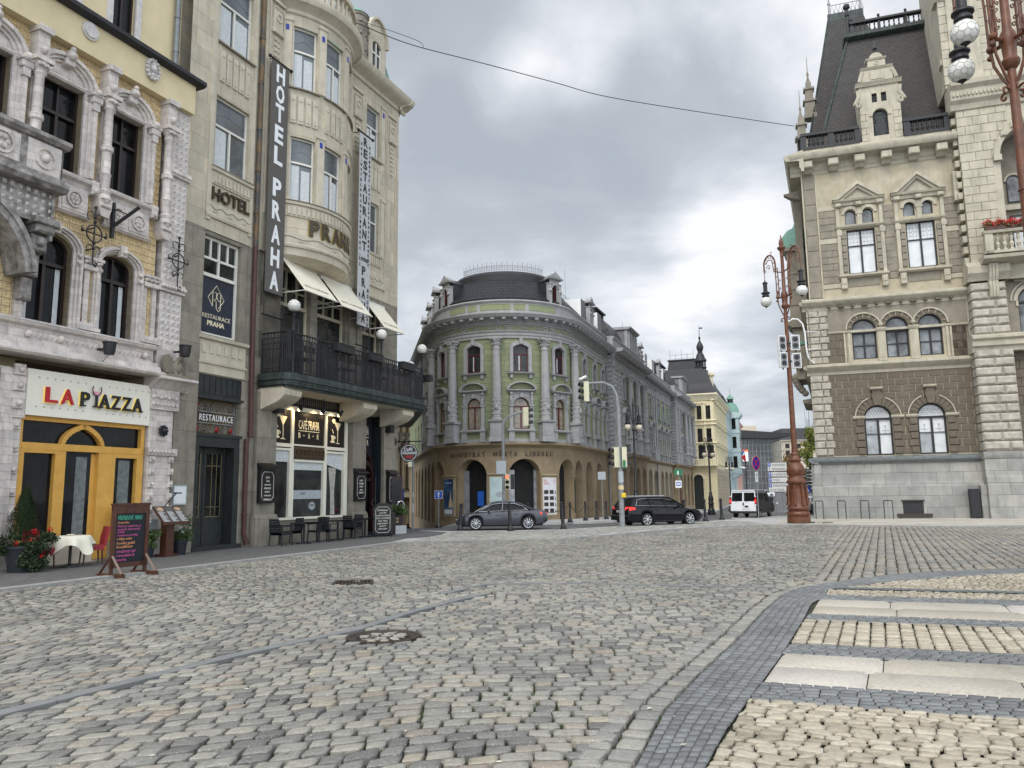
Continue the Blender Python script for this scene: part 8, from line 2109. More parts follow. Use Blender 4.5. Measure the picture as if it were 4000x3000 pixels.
pm('pipe_plain',(.06,.065,.07),.45,.1);pm('push_yellow',(.7,.5,.03),.5,.05)
pm('globe_warm',(.55,.50,.40),.3,.05,5)
street_lamp(8.3,52.6,8.2,'black cast iron twin globe lamp behind the traffic light pole')
street_lamp(17.4,68.5,7.0,'black cast iron lamp in front of the cream house')
street_lamp(26.6,95,6.9,'black cast iron lamp in front of the pale blue house')
for(x,y,lab)in((35.9,121,'round headed grey lamp in front of the theatre, left of the pair'),(37.4,119,'round headed grey lamp in front of the theatre, right of the pair')):
 z=gz(x,y);t=thing('modern_lamp',lab,'street lamp',(x,y,z),'round headed lamps by the theatre');B=Rot(x,y,z);m=MB();m.tube(B,[(0,0,0),(0,0,6.4 if x>36.5 else 5.4)],.08,8);mesh('post',m,'pole_grey',t)
 h=6.4 if x>36.5 else 5.4;m=MB();m.lathe(B,0,0,[(.1,h-.1),(.5,h),(.55,h+.15),(.3,h+.3),(.05,h+.35)],12);mesh('lamp_head',m,'white_paint',t)
def bollard(h=1.0,r=.07):
 m=MB();m.lathe(WF,0,0,[(.17,0),(.17,.05),(.13,.07),(.12,.16),(.09,.2),(r,.26),(r*.85,h-.16),(r*1.25,h-.15),(r*1.25,h-.11),(r*.8,h-.1),(r*1.05,h-.04),(r*.7,h),(.01,h+.015)],12);return m
bp=None
labs=['iron bollard overlapping the front bumper of the grey saloon','iron bollard in front of the grey saloon doors','iron bollard between the two cars','iron bollard in front of the rear door of the black estate','iron bollard at the front wheel of the black estate','iron bollard in front of the far black street lamp','iron bollard left of the white van']
for(x,y,tilt),lab in zip(((-2.56,37.08,-3),(-.16,35.6,2),(2.35,37.01,4),(7.13,39.94,1),(9.26,42.31,1),(10.84,44.06,2),(12.29,46.05,1)),labs):
 if bp is None:bp=mesh('bollard',bollard(1.25,.085),'cast_black',cat='bollard',label=lab,group='tall iron bollards along the road edge')
 o=bp if lab==labs[0]else dup(bp,(0,0,0),0,1,lab)
 o.location=(x,y,.035);o.rotation_euler=(0,R_(-tilt),0)
cb0=None;cb=[(.8,42.4),(3.16,43.65),(4.24,46.02),(5.05,47.45),(5.73,48.1)]
cl_=['short chain bollard hidden behind the boot of the grey saloon','short chain bollard nearest the grey saloon boot','second short chain bollard from the grey saloon','short chain bollard left of the blank square sign','short chain bollard right of the blank square sign']
for(x,y),lab in zip(cb,cl_):
 if cb0 is None:cb0=mesh('chain_bollard',bollard(1.12,.06),'cast_black',cat='bollard',label=lab,group='short bollards joined by chains by the arcade');o=cb0
 else:o=dup(cb0,(0,0,0),0,1,lab)
 o.location=(x,y,.10)
for i,(a,b,lab)in enumerate(((cb[0],cb[1],'sagging chain ending behind the grey saloon boot'),(cb[1],cb[2],'long sagging chain in the middle of the chained row'),(cb[2],cb[3],'sagging chain left of the blank sign'),(cb[3],cb[4],'short sagging chain next to the black estate'))):
 m=MB();m.tube(WF,[(a[0]+(b[0]-a[0])*t_/12,a[1]+(b[1]-a[1])*t_/12,1.06-.42*math.sin(math.pi*t_/12))for t_ in range(13)],.02,5);mesh('chain',m,'iron',label=lab,cat='chain',group='chains between the short bollards',loc=(*a,.1))
gp=None
for(x,y,lab)in((17.9,62.0,'slim post left of two beside the cream house door'),(18.6,63.0,'slim post beside the second far black lamp'),(19.4,64.2,'slim post right of the second far black lamp')):
 if gp is None:m=MB();m.lathe(WF,0,0,[(.05,0),(.05,.95),(.01,1.0)],8);gp=mesh('guard_post',m,'cast_black',cat='post',label=lab,group='slim posts on the far pavement');o=gp
 else:o=dup(gp,(0,0,0),0,1,lab)
 o.location=(x,y,gz(x,y)+.1)
rk=None
for u,lab in((.30,'bicycle stand nearest the left corner of the town hall'),(1.5,'second bicycle stand from the town hall corner'),(2.72,'third bicycle stand from the town hall corner'),(3.95,'bicycle stand nearest the cellar grate')):
 p=T.map(u,1.25,.03)
 if rk is None:
  m=MB();A=Rot(0,0,0,-72);m.tube(A,[(-.32,0,0),(-.32,0,.98),(-.28,0,1.04),(.28,0,1.04),(.32,0,.98),(.32,0,0)],.03,8);rk=mesh('bicycle_stand',m,'pipe_plain',cat='bicycle stand',label=lab,group='steel bicycle stands in front of the town hall');o=rk
 else:o=dup(rk,(0,0,0),0,1,lab)
 o.location=p
def pole(parent,x,y,z0,z1,r=.035,mat='pole_grey',name='pole'):
 m=MB();m.tube(WF,[(x,y,z0),(x,y,z1)],r,8);return mesh(name,m,mat,parent)
x,y=15.15,48.2;t=thing('no_stopping_sign','round no stopping sign, red cross on blue, in front of the white van','road sign',(x,y,.03));pole(t,x,y,.03,3.75)
A=Flat(x,y-.06,90-42)
m=MB();m.disc(A,0,3.42,.46,-.02,.0,32);d=mesh('disc',m,'sign_back',t)
m=MB();m.ring(A,0,3.42,.385,.44,0,.012,0,360,32)
for a in(45,135):c_,s_=math.cos(R_(a)),math.sin(R_(a));m.poly(A,[(.40*c_-.035*s_,3.42+.40*s_+.035*c_),(-.40*c_-.035*s_,3.42-.40*s_+.035*c_),(-.40*c_+.035*s_,3.42-.40*s_-.035*c_),(.40*c_+.035*s_,3.42+.40*s_-.035*c_)],0,.012)
mesh('red_cross',m,'sign_red_bright',d)
m=MB();m.disc(A,0,3.42,.385,0,.006,32);mesh('blue_field',m,'blue_dial',d)
m=MB();m.box(A,-.17,.17,2.25,2.88,-.01,.0);q_=mesh('plate',m,'sign_white',t)
m=MB();m.box(A,-.02,.02,2.35,2.7,0,.006);m.poly(A,[(-.07,2.66),(.07,2.66),(0,2.8)],0,.006);mesh('arrow',m,'letter_dark',q_)
t=thing('parking_sign','four stacked white parking direction plates on two poles left of the red lamp','road sign',(17.8,52,.03));A=Flat(17.12,52,90+8)
for u in(.42,.86):m=MB();m.tube(A,[(u,-.06,-.1),(u,-.06,2.1)],.035,8);mesh('pole',m,'pole_grey',t)
for(z0,z1,l)in((3.0,3.58,('KNIHOVNA','FRÝDLANTSKÁ','u')),(2.63,2.95,('HAVLÍČKŮV VRCH','','l')),(2.25,2.58,('ZOO','','r')),(1.62,2.2,('DIVADLO/POŠTA','OC PLAZA','r'))):
 m=MB();m.box(A,0,1.26,z0,z1,-.03,0);b=mesh('plate',m,'sign_white',t)
 m=MB();m.box(A,.03,.22,z1-.28,z1-.04,0,.005);bb_=mesh('parking_symbol',m,'sign_blue',b)
 m=MB();m.text(A,'P',.085,z1-.24,.16,.005,.01,.09,.02);mesh('letter',m,'sign_white',bb_)
 m=MB();two=l[1]!=''
 if two:m.text(A,l[0],.30,z1-.24,.15,0,.006,min(.85,.105*len(l[0])),.0);m.text(A,l[1],.30,z0+.06,.15,0,.006,min(.85,.088*len(l[1])),.0)
 else:m.text(A,l[0],.50,z0+.08,.14,0,.006,.28 if len(l[0])<5 else .7,.0)
 ax,az=(.12,z0+.13)if two else(.36,(z0+z1)/2)
 if l[2]=='u':m.box(A,ax-.012,ax+.012,az-.08,az+.06,0,.006);m.poly(A,[(ax-.05,az+.04),(ax+.05,az+.04),(ax,az+.12)],0,.006)
 else:s_=1 if l[2]=='r' else-1;m.box(A,ax-.09,ax+.09,az-.012,az+.012,0,.006);m.poly(A,[(ax+s_*.05,az-.05),(ax+s_*.05,az+.05),(ax+s_*.12,az)],0,.006)
 mesh('lettering',m,'letter_dark',b)
 m=MB()
 for a_ in((.0,1.26,z0,z0+.015),(.0,1.26,z1-.015,z1),(0,.015,z0,z1),(1.245,1.26,z0,z1)):m.box(A,*a_,0,.004)
 mesh('border',m,'letter_dark',b)
def square_sign(x,y,z0,zc,s,lab,face,ang,arrow=False,back=False,pmat='pole_grey'):
 t=thing('road_sign',lab,'road sign',(x,y,z0));pole(t,x,y+.05,z0,zc+s*.5,.03,pmat);A=Flat(x,y,90+ang);m=MB();m.box(A,-s/2,s/2,zc-s/2,zc+s/2,-.02,0);b=mesh('plate',m,'sign_white' if not back else face,t)
 if not back:m=MB();m.box(A,-s/2+.02,s/2-.02,zc-s/2+.02,zc+s/2-.02,0,.005);b2=mesh('face',m,face,b)
 if arrow:m=MB();m.box(A,-.028,.028,zc-s*.32,zc+.05,.005,.01);m.poly(A,[(-.09,zc+.03),(.09,zc+.03),(0,zc+s*.34)],.005,.01);mesh('arrow',m,'sign_white',b2)
 return t
square_sign(-4.15,43.0,-.25,1.72,.44,'blue one-way sign with white upward arrow at the corner of the arcade','sign_blue',0,True)
square_sign(5.45,47.6,.1,2.75,.48,'blank grey back of a square road sign beside the chained bollards','sign_back',5,False,True)
t=thing('bus_stop_post','brown post carrying a green information sign and a white bus stop sign','bus stop',(10.39,48.2,.1));pole(t,10.39,48.2,0,2.0,.06,'brown_pipe');pole(t,10.39,48.2,2.0,3.1,.03)
A=Flat(10.25,48.1,94);m=MB();m.box(A,-.22,.26,2.72,3.1,-.04,0);b=mesh('information_plate',m,'green_sign',t);m=MB();m.text(A,'i',-.05,2.78,.24,0,.006,.1,.03);mesh('letter',m,'letter_white',b)
m=MB();m.box(A,-.18,.2,1.95,2.4,-.04,0);b=mesh('stop_plate',m,'sign_white',t);m=MB();m.box(A,-.12,.14,2.08,2.3,0,.005);b=mesh('stop_symbol',m,'sign_blue',b);m=MB();m.box(A,-.09,.11,2.14,2.24,.005,.008);mesh('bus_mark',m,'sign_white',b)
x,y=-4.95,38.2;t=thing('street_name_post','grey sticker covered post with red and white street name plates by the hotel corner','signpost',(x,y,.03));pole(t,x,y,.03,4.2,.05)
A=Flat(x,y,60);m=MB();m.box(A,-.42,.0,3.85,4.2,-.02,0);b=mesh('name_plate',m,'sign_red_bright',t);m=MB();m.text(A,'ULICE',-.36,4.0,.09,0,.006,.3,.01);mesh('lettering',m,'sign_white',b)
m=MB();m.box(A,-.45,.0,3.45,3.8,-.02,0);b=mesh('name_plate',m,'sign_white',t);m=MB();m.box(A,-.4,-.08,3.6,3.63,0,.005);m.box(A,-.4,-.14,3.68,3.71,0,.005);mesh('lettering',m,'letter_dark',b)
m=MB();m.box(A,-.26,.0,3.1,3.4,-.02,0);mesh('small_plate',m,'cream_trim',t)
m=MB();m.lathe(WF,x,y,[(.055,.9),(.055,1.3)],10);m.lathe(WF,x,y,[(.055,1.6),(.055,1.85)],10);mesh('sticker',m,'sign_back',t)
x,y=-6.55,45;t=thing('road_sign','small blue parking sign in the side lane beside the hotel corner','road sign',(x,y,-.4));pole(t,x,y,-.5,2.1,.03);A=Flat(x,y,96);m=MB();m.box(A,-.22,.22,1.5,2.05,.03,.05);b=mesh('plate',m,'sign_blue',t);m=MB();m.text(A,'P',-.09,1.62,.3,.05,.056,.2,.03);mesh('letter',m,'sign_white',b)
m=MB();m.box(A,-.18,.18,.9,1.4,.03,.05);mesh('small_plate',m,'sign_back',t)
t=thing('direction_board','stack of dark arrow boards seen just right of the red lamp base','road sign',(26.3,70,-.3));A=Flat(26.3,70,96)
m=MB();m.tube(A,[(.5,-.1,-.5),(.5,-.1,3.6)],.05,6);mesh('pole',m,'pole_grey',t)
for k in range(6):
 z=1.75+k*.31;m=MB();m.box(A,0,1.0,z,z+.26,-.04,0);b=mesh('board',m,'cast_grey',t);m=MB();m.box(A,.2,.6,z+.12,z+.15,0,.006);m.poly(A,[(.6,z+.07),(.6,z+.2),(.76,z+.135)],0,.006);mesh('arrow',m,'sign_white',b)
t=thing('crossing_sign','round blue pedestrian crossing sign right of the red lamp base','road sign',(24.6,65,-.3));pole(t,24.6,65.1,-.4,1.8,.03);A=Flat(24.6,65,94);m=MB();m.disc(A,0,1.74,.34,-.02,0,20);b=mesh('disc',m,'sign_blue',t);m=MB();m.poly(A,[(-.2,1.58),(.2,1.58),(0,1.95)],0,.005);b=mesh('triangle',m,'sign_white',b)
m=MB();m.ball(A,0,.01,1.8,.035,6,5);m.poly(A,[(-.03,1.78),(.03,1.78),(.06,1.62),(0,1.68),(-.06,1.62)],.005,.01);mesh('figure',m,'letter_dark',b)
def head(parent,F,z0,lit=None,n=3,s=1.,back=True,hood=True,mat='signal_cream'):
 h=.32*s;w=.15*s
 m=MB();m.cbox(F,-w,w,z0,z0+h*n,-.20*s,.06*s,.03);b=mesh('signal_head',m,mat,parent)
 for k in range(n):
  zc_=z0+h*(k+.5);m=MB();m.ring(F,0,zc_,.10*s,.125*s,.06*s,.26*s,-20,200,12);m.disc(F,0,zc_,.105*s,.055*s,.065*s,16);l=mesh('visor',m,'plastic_black',b)
  if lit==k:m=MB();m.disc(F,0,zc_,.09*s,.065*s,.075*s,14);mesh('lens',m,'red_light',l)
 return b
x,y=-.52,41.6;t=thing('traffic_light','curved arm traffic light pole in front of the corner building with a red pedestrian light','traffic light',(x,y,.1))
m=MB();m.tube(WF,[(x,y,.1),(x,y,5.3),(x+.06,y,5.6),(x+.25,y,5.85),(x+.55,y,5.98),(x+1.3,y,6.2)],[.10,.075,.07,.065,.06,.055],10);mesh('pole',m,'pole_grey',t)
A=Flat(x+1.35,y,90-50);A=Flat(x+1.42,y,60)
head(t,Flat(x+1.35,y-.05,12,1),5.35,None,3,1.05)
head(t,Flat(x+.2,y-.1,90,1),1.92,2,3,.86,mat='signal_cream');m=MB();m.box(Flat(x,y,90),.38,.58,1.95,2.75,-.15,.1);mesh('signal_back',m,'plastic_black',t)
m=MB();m.box(Flat(x-.08,y,90),-.30,.22,2.78,3.48,.08,.1);mesh('sign_back',m,'sign_back',t)
m=MB();m.lathe(WF,x,y,[(.085,1.2),(.085,1.95)],10);mesh('sticker',m,'sign_white',t)
x,y=5.37,38.64;t=thing('traffic_light','tall traffic light pole with long overhead arm in front of the black estate','traffic light',(x,y,.03))
m=MB();m.tube(WF,[(x,y,0),(x-.02,y,5.9),(x-.08,y,6.6),(x-.3,y,7.05),(x-.75,y,7.25),(x-1.55,y,7.22)],[.14,.11,.085,.08,.07,.06],12);mesh('pole',m,'pole_grey',t)
head(t,Flat(x-1.72,y+.0,160,1),6.3,None,3,1.05);m=MB();m.tube(WF,[(x-1.95,y-.15,7.4),(x-1.6,y-.2,7.55)],.07,8);mesh('camera',m,'white_paint',t)
for k,(dx,a)in enumerate(((-.30,68),(.24,-100))):head(t,Flat(x+dx,y-.05,90+a,1),2.95,None,3,1.05)
m=MB();m.box(Flat(x,y,90),.1,.22,2.9,3.3,0,.3);mesh('small_plate',m,'green_sign',t)
m=MB();m.cbox(Flat(x,y-.1,90),-.02,.2,1.45,1.68,0,.14,.04);mesh('push_button',m,'push_yellow',t)
m=MB();m.lathe(WF,x,y,[(.145,1.85),(.14,2.05)],12);mesh('sticker',m,'tile_yellow',t)
m=MB();m.lathe(WF,x,y,[(.148,2.2),(.142,2.75)],12);mesh('sticker',m,'sign_back',t)
for pts_,lab,r in((((-9.6,28.6,21.8),(-6.91,31,22.3),(-5.94,33.0,23.0),(-5.23,34,23.25),(-4.19,35.5,23.75),(-1.13,37,23.75),(2.58,39,23.8),(5.59,41,24.05),(11.2,43.5,24.4),(18.7,47.4,25.3)),'long overhead cable sagging across the sky to the town hall',.022),(((-6.91,31.1,22.5),(-5.72,33.0,23.2),(-4.42,35.2,23.95),(-4.19,35.5,23.78)),'short upper cable leaving the hotel cornice',.014)):
 P_=[Vector(p)for p in pts_];q_=[]
 for i in range(len(P_)-1):
  p0,p1,p2,p3=P_[max(i-1,0)],P_[i],P_[i+1],P_[min(i+2,len(P_)-1)]
  for s_ in range(8):u=s_/8.;q_.append(tuple(.5*((2*p1)+(p2-p0)*u+(2*p0-5*p1+4*p2-p3)*u*u+(3*p1-p0-3*p2+p3)*u**3)))
 q_.append(tuple(P_[-1]));m=MB();m.tube(WF,q_,r,5);mesh('overhead_cable',m,'cast_grey',label=lab,cat='cable',loc=q_[0])
pm('food_orange',(.55,.30,.16),.5,.6,30,col2=(.6,.5,.35))
class Loc:
 """x along the car, n across, z up"""
 def map(s,u,n,z):return(u,n,z)
 def seg(s,a,b):return[a,b]
LC_=Loc()
def interp(tab,x):return float(np.interp(x,[p[0]for p in tab],[p[1]for p in tab]))
def car(name,lab,L,spec,paint,pos,rot,k,under=.18,group=None):
 """spec: top(x) shoulder line, roof table, glass outline, wheel xs, half width"""
 t=thing(name,lab,'car',(0,0,0),group);W_=spec['w'];wr=spec.get('wr',.33);wx=spec['wheels'];ar=wr+.055
 xs_=sorted(set([round(v,3)for v in np.linspace(0,L,60)]+[round(x+d,3)for x in wx for d in np.linspace(-ar,ar,15)]))
 m=MB();rows=[]
 for x in xs_:
  e=min(x,L-x);w=W_*(1-.16*max(0,1-x/.55)**2-.26*max(0,1-(L-x)/.75)**2.2);zt=interp(spec['belt'],x);zb=interp(spec['sill'],x)
  for c_ in wx:
   if abs(x-c_)<ar:zb=max(zb,wr+math.sqrt(max(ar*ar-(x-c_)**2,0))-.02)
  zb=min(zb,zt-.12);h=zt-zb
  ring=[(0,zb+.03),(w*.82,zb),(w*.965,zb+min(.05,h*.2)),(w*1.0,zb+h*.35),(w*1.005,zb+h*.55),(w*.985,zb+h*.80),(w*.955,zt-.03),(w*.90,zt),(w*.5,zt+interp(spec['crown'],x)*.8),(0,zt+interp(spec['crown'],x))]
  rows.append([m.P(LC_,x,y,z)for y,z in ring]+[m.P(LC_,x,-y,z)for y,z in ring[-2:0:-1]])
 n=len(rows[0])
 for a,b in zip(rows[:-1],rows[1:]):
  for i in range(n):m.q(a[i],a[(i+1)%n],b[(i+1)%n],b[i])
 m.f.append(tuple(rows[0]));m.f.append(tuple(rows[-1][::-1]));body=mesh('body',m,paint,t,smooth=50)
 g=spec['green'];m=MB();rows=[]
 for(x,z)in g:
  wb,wt=W_*.90,W_*.70;zb=interp(spec['belt'],x)-.01;f=min(1,(z-zb)/(spec['h']-zb+1e-6));w1=wb*(1-.02)+(wt-wb)*f
  rows.append([m.P(LC_,x,wb*.985,zb),m.P(LC_,x,w1*1.0,max(z-.03,zb)),m.P(LC_,x,w1*.86,z+.005),m.P(LC_,x,0,z+.02),m.P(LC_,x,-w1*.86,z+.005),m.P(LC_,x,-w1,max(z-.03,zb)),m.P(LC_,x,-wb*.985,zb)])
 for a,b in zip(rows[:-1],rows[1:]):
  for i in range(6):m.q(a[i],a[i+1],b[i+1],b[i])
 mesh('window_glass',m,'glass_car',t,smooth=50)
 m=MB();rf=spec['roof'];rows=[]
 for x in np.linspace(rf[0],rf[1],9):
  z=float(np.interp(x,[p[0]for p in g],[p[1]for p in g]));w1=W_*.70+(W_*.2)*(1-min(1,(z-interp(spec['belt'],x))/(spec['h']-interp(spec['belt'],x))))
  rows.append([m.P(LC_,x,w1+.012,z-.045),m.P(LC_,x,w1*.9,z+.012),m.P(LC_,x,w1*.5,z+.03),m.P(LC_,x,-w1*.5,z+.03),m.P(LC_,x,-w1*.9,z+.012),m.P(LC_,x,-w1-.012,z-.045)])
 for a,b in zip(rows[:-1],rows[1:]):
  for i in range(5):m.q(a[i],a[i+1],b[i+1],b[i])
 mesh('roof',m,paint,t,smooth=50)
 def side_pt(x,z,s_):
  zb=interp(spec['belt'],x);f=(z-zb)/(spec['h']-zb);return(x,s_*(W_*.90*.985+(W_*.70-W_*.90)*f+.012),z)
 m=MB();mc=MB()
 for s_ in(-1,1):
  for(xa,za,xb,zb_,r)in spec['pillars']:m.tube(LC_,[side_pt(xa,za,s_),side_pt(xb,zb_,s_)],r,6)
  if spec.get('chrome'):
   c_=spec['chrome'];mc.tube(LC_,[side_pt(x,z,s_)for x,z in c_],.011,5)
 mesh('pillar',m,paint,t)
 if mc.f:mesh('trim',mc,'chrome',t)
 m=MB()
 for s_ in(-1,1):
  for x in spec['doors']:m.box(LC_,x-.006,x+.006,.3,interp(spec['belt'],x)-.05,s_*W_*.995-.006,s_*W_*1.008)
  m.box(LC_,min(spec['doors']),max(spec['doors']),.245,.27,s_*W_*.97,s_*W_*1.0)
 mesh('door_gap',m,'plastic_black',body)
 for s_ in(-1,1):
  for x in spec['handles']:m=MB();m.box(LC_,x-.09,x+.09,interp(spec['belt'],x)-.17,interp(spec['belt'],x)-.14,s_*W_*.985-.01,s_*W_*.985+.035*1);mesh('door_handle',m,paint if not spec.get('chromeh')else 'chrome',t)
  m=MB();x=spec['mirror'];m.ball(LC_,x,s_*(W_+.12),interp(spec['belt'],x)+.07,.10,10,8,ez=.75,eu=.7,en=1.2);m.box(LC_,x-.03,x+.03,interp(spec['belt'],x)-.0,interp(spec['belt'],x)+.05,s_*W_*.9-.04,s_*W_*.9+.12);mesh('wing_mirror',m,paint,t)
 for x in wx:
  for s_ in(-1,1):
   yc=s_*(W_-.10);wt_=.20
   prof=[(wr*.62,-wt_/2),(wr*.94,-wt_/2),(wr,-wt_/2+.03),(wr,wt_/2-.03),(wr*.94,wt_/2),(wr*.62,wt_/2)]
   m=MB();b=[]
   for i in range(28):
    a=2*math.pi*i/28;b.append([m.P(LC_,x+r*math.cos(a),yc+o_*s_,wr+r*math.sin(a))for r,o_ in prof])
   for i in range(28):
    for j in range(5):m.q(b[i][j],b[i][j+1],b[(i+1)%28][j+1],b[(i+1)%28][j])
   m.f.append(tuple(r[5]for r in b));wh=mesh('wheel',m,'rubber',t)
   m=MB()
   def on(r,a,o_):return m.P(LC_,x+r*math.cos(a),yc+s_*o_,wr+r*math.sin(a))
   ns=spec.get('spokes',9)
   for i in range(28):
    a,c_=2*math.pi*i/28,2*math.pi*(i+1)/28;m.q(on(wr*.74,a,wt_/2+.004),on(wr*.74,c_,wt_/2+.004),on(wr*.68,c_,wt_/2-.0),on(wr*.68,a,wt_/2))
   for i in range(ns):
    a=2*math.pi*i/ns;d=.11*9/ns;m.q(on(wr*.70,a-d,wt_/2+.006),on(wr*.70,a+d,wt_/2+.006),on(wr*.12,a+d*2.2,wt_/2+.012),on(wr*.12,a-d*2.2,wt_/2+.012))
   for i in range(12):a,c_=2*math.pi*i/12,2*math.pi*(i+1)/12;m.q(on(wr*.2,a,wt_/2+.016),on(wr*.2,c_,wt_/2+.016),on(.001,c_,wt_/2+.02),on(.001,a,wt_/2+.02))
   mesh('rim',m,'alloy',wh)
 m=MB();m.box(LC_,.25,L-.25,under,.5,-W_*.78,W_*.78);mesh('underbody',m,'plastic_black',t)
 for(nm,mt,pts_,s2)in spec['lights']:
  for s_ in(-1,1):
   m=MB();v=[(p[0],s_*p[1],p[2])for p in pts_];i0=[m.P(LC_,*p)for p in v];c_=np.mean(np.array(v),0);cc=m.P(LC_,c_[0]+s2*.02,c_[1]+s_*.012,c_[2])
   for i in range(len(v)):m.q(i0[i],i0[(i+1)%len(v)],cc)
   mesh(nm,m,mt,t)
 for(nm,mt,a)in spec['boxes']:m=MB();m.box(LC_,*a);mesh(nm,m,mt,t)
 if spec.get('plate'):
  x,z,txt,rear=spec['plate'];m=MB();m.box(LC_,min(x,x+(-.015 if rear else .015)),max(x,x+(-.015 if rear else .015)),z-.055,z+.055,-.26,.26);p_=mesh('number_plate',m,'plate',t)
  PF=Flat(x+(-.017 if rear else .017),0,180 if rear else 0,-1 if rear else 1)
  class PL_:
   def map(s,u,n,z_):return(x-(.016+n)*(1 if rear else-1),(-u if rear else u),z_)
   def seg(s,a,b):return[a,b]
  m=MB();m.text(PL_(),txt,-.2,z-.035,.07,0,.003,.4,0);mesh('lettering',m,'letter_dark',p_)
 t.scale=(k,)*3;t.rotation_euler=(0,0,R_(rot));t.location=pos
 return t
sal=dict(w=.90,h=1.44,wheels=(1.02,3.72),wr=.335,spokes=10,belt=[(0,.74),(.12,.93),(.5,.985),(1.2,.97),(2.2,.93),(3.1,.90),(3.6,.87),(4.1,.80),(4.45,.72),(4.62,.60),(4.73,.5)],crown=[(0,.0),(.3,.04),(1.0,.05),(3.2,.05),(4.2,.05),(4.73,.0)],sill=[(0,.40),(.25,.27),(.6,.22),(4.2,.2),(4.6,.24),(4.73,.34)],green=[(.62,.985),(.95,1.12),(1.35,1.30),(1.75,1.40),(2.2,1.44),(2.6,1.43),(2.9,1.37),(3.25,1.22),(3.62,1.03),(3.8,.93)],roof=(1.35,2.85),pillars=[(3.72,.93,2.88,1.37,.03),(2.35,.95,2.3,1.41,.035),(1.15,.99,1.3,1.22,.03),(.75,.99,1.4,1.32,.035),(1.4,1.31,2.2,1.43,.03),(2.2,1.43,2.88,1.37,.03)],chrome=[(1.05,1.0),(2.0,.975),(2.9,.95),(3.55,.93),(3.2,1.15),(2.85,1.30),(2.3,1.36),(1.7,1.32),(1.3,1.2),(1.05,1.0)],doors=(1.35,2.35,3.3),handles=(1.65,2.6),mirror=3.05,lights=[('headlight','head_light',[(4.05,.84,.80),(4.4,.71,.68),(4.50,.60,.58),(4.32,.78,.60),(4.08,.865,.70)],1),('tail_light','tail_light',[(.02,.70,.86),(.06,.55,.72),(.35,.91,.76),(.42,.90,.88)],-1),('fog_light','head_light',[(4.52,.66,.33),(4.58,.56,.33),(4.58,.56,.41),(4.52,.66,.41)],1)],boxes=[('grille','plastic_black',(4.58,4.70,.45,.60,-.38,.38)),('grille_bar','chrome',(4.60,4.715,.54,.57,-.40,.40)),('air_intake','plastic_black',(4.60,4.72,.27,.38,-.5,.5))])
car('saloon_car','dark grey saloon car turning left in front of the corner building',4.73,sal,'car_grey',(1.6,38.55,.0),180+4,.94)
est=dict(w=.91,h=1.50,wheels=(1.06,3.76),wr=.33,spokes=7,belt=[(0,.86),(.1,.97),(1.0,.99),(2.2,.955),(3.1,.93),(3.5,.91),(4.1,.84),(4.5,.72),(4.68,.58),(4.77,.48)],crown=[(0,.0),(.3,.02),(3.2,.05),(4.2,.06),(4.77,.0)],sill=[(0,.36),(.2,.26),(.6,.22),(4.2,.2),(4.6,.24),(4.77,.34)],green=[(.10,.98),(.28,1.22),(.48,1.42),(.9,1.47),(1.6,1.50),(2.2,1.49),(2.6,1.44),(2.95,1.3),(3.35,1.08),(3.55,.95)],roof=(.42,2.65),pillars=[(3.5,.96,2.65,1.43,.03),(2.3,.98,2.25,1.46,.035),(1.35,1.0,1.3,1.46,.03),(.16,1.0,.48,1.40,.06),(.48,1.42,1.6,1.485,.028),(1.6,1.49,2.65,1.44,.028)],chrome=[(.45,1.04),(1.6,1.03),(3.2,.98),(2.75,1.3),(2.2,1.40),(1.3,1.41),(.6,1.36),(.45,1.04)],doors=(1.4,2.32,3.25),handles=(1.65,2.55),mirror=2.95,chromeh=False,lights=[('tail_light','tail_light',[(-.012,.52,.82),(-.012,.52,.98),(.08,.83,.99),(.32,.918,.96),(.34,.918,.86),(.06,.84,.82)],-1),('headlight','head_light',[(4.1,.86,.82),(4.45,.74,.70),(4.52,.62,.58),(4.15,.87,.68)],1)],boxes=[('number_plate_recess','car_black',(-.03,.02,.66,.84,-.34,.34)),('bumper','car_black',(-.06,.12,.30,.58,-.80,.80)),('bumper_strip','chrome',(-.075,.0,.545,.565,-.80,.80)),('roof_rail','chrome',(.6,2.4,1.52,1.545,.56,.59)),('roof_rail','chrome',(.6,2.4,1.52,1.545,-.59,-.56))],plate=(-.031,.76,'5L8 4207',True))
car('estate_car','black estate car with lit brake lights behind the traffic light pole',4.77,est,'car_black',(5.45,39.9,0),25,.99)
van=thing('delivery_van','white delivery van with dark sides and lit brake lights driving away down the street','van',(0,0,0))
def vb(a,mat,nm,par=van,pr=None):
 m=MB();m.box(LC_,*a);return mesh(nm,m,mat,par)
m=MB();prof=[(0,.38),(.02,1.0),(.06,1.35),(.18,1.92),(.35,1.97),(2.6,1.97),(3.1,1.85),(3.75,1.28),(4.5,1.02),(4.75,.8),(4.78,.4),(3.95,.36),(3.85,.62),(3.3,.62),(3.2,.36),(1.25,.36),(1.15,.62),(.6,.62),(.5,.36)]
b=len(m.v);k=len(prof)
for(w,dz)in((.80,0),(.93,1),(.95,2),(.95,3)):pass
for s_ in(-1,1):
 for(x,z)in prof:w=.95-.14*max(0,(z-1.2))/.75*1.0-.03*(x>4.3);m.P(LC_,x,s_*w,z)
m.f.append(tuple(range(b,b+k)));m.f.append(tuple(range(b+2*k-1,b+k-1,-1)))
for i in range(k):m.q(b+i,b+(i+1)%k,b+k+(i+1)%k,b+k+i)
mesh('body',m,'van_dark',van,smooth=20)
m=MB()
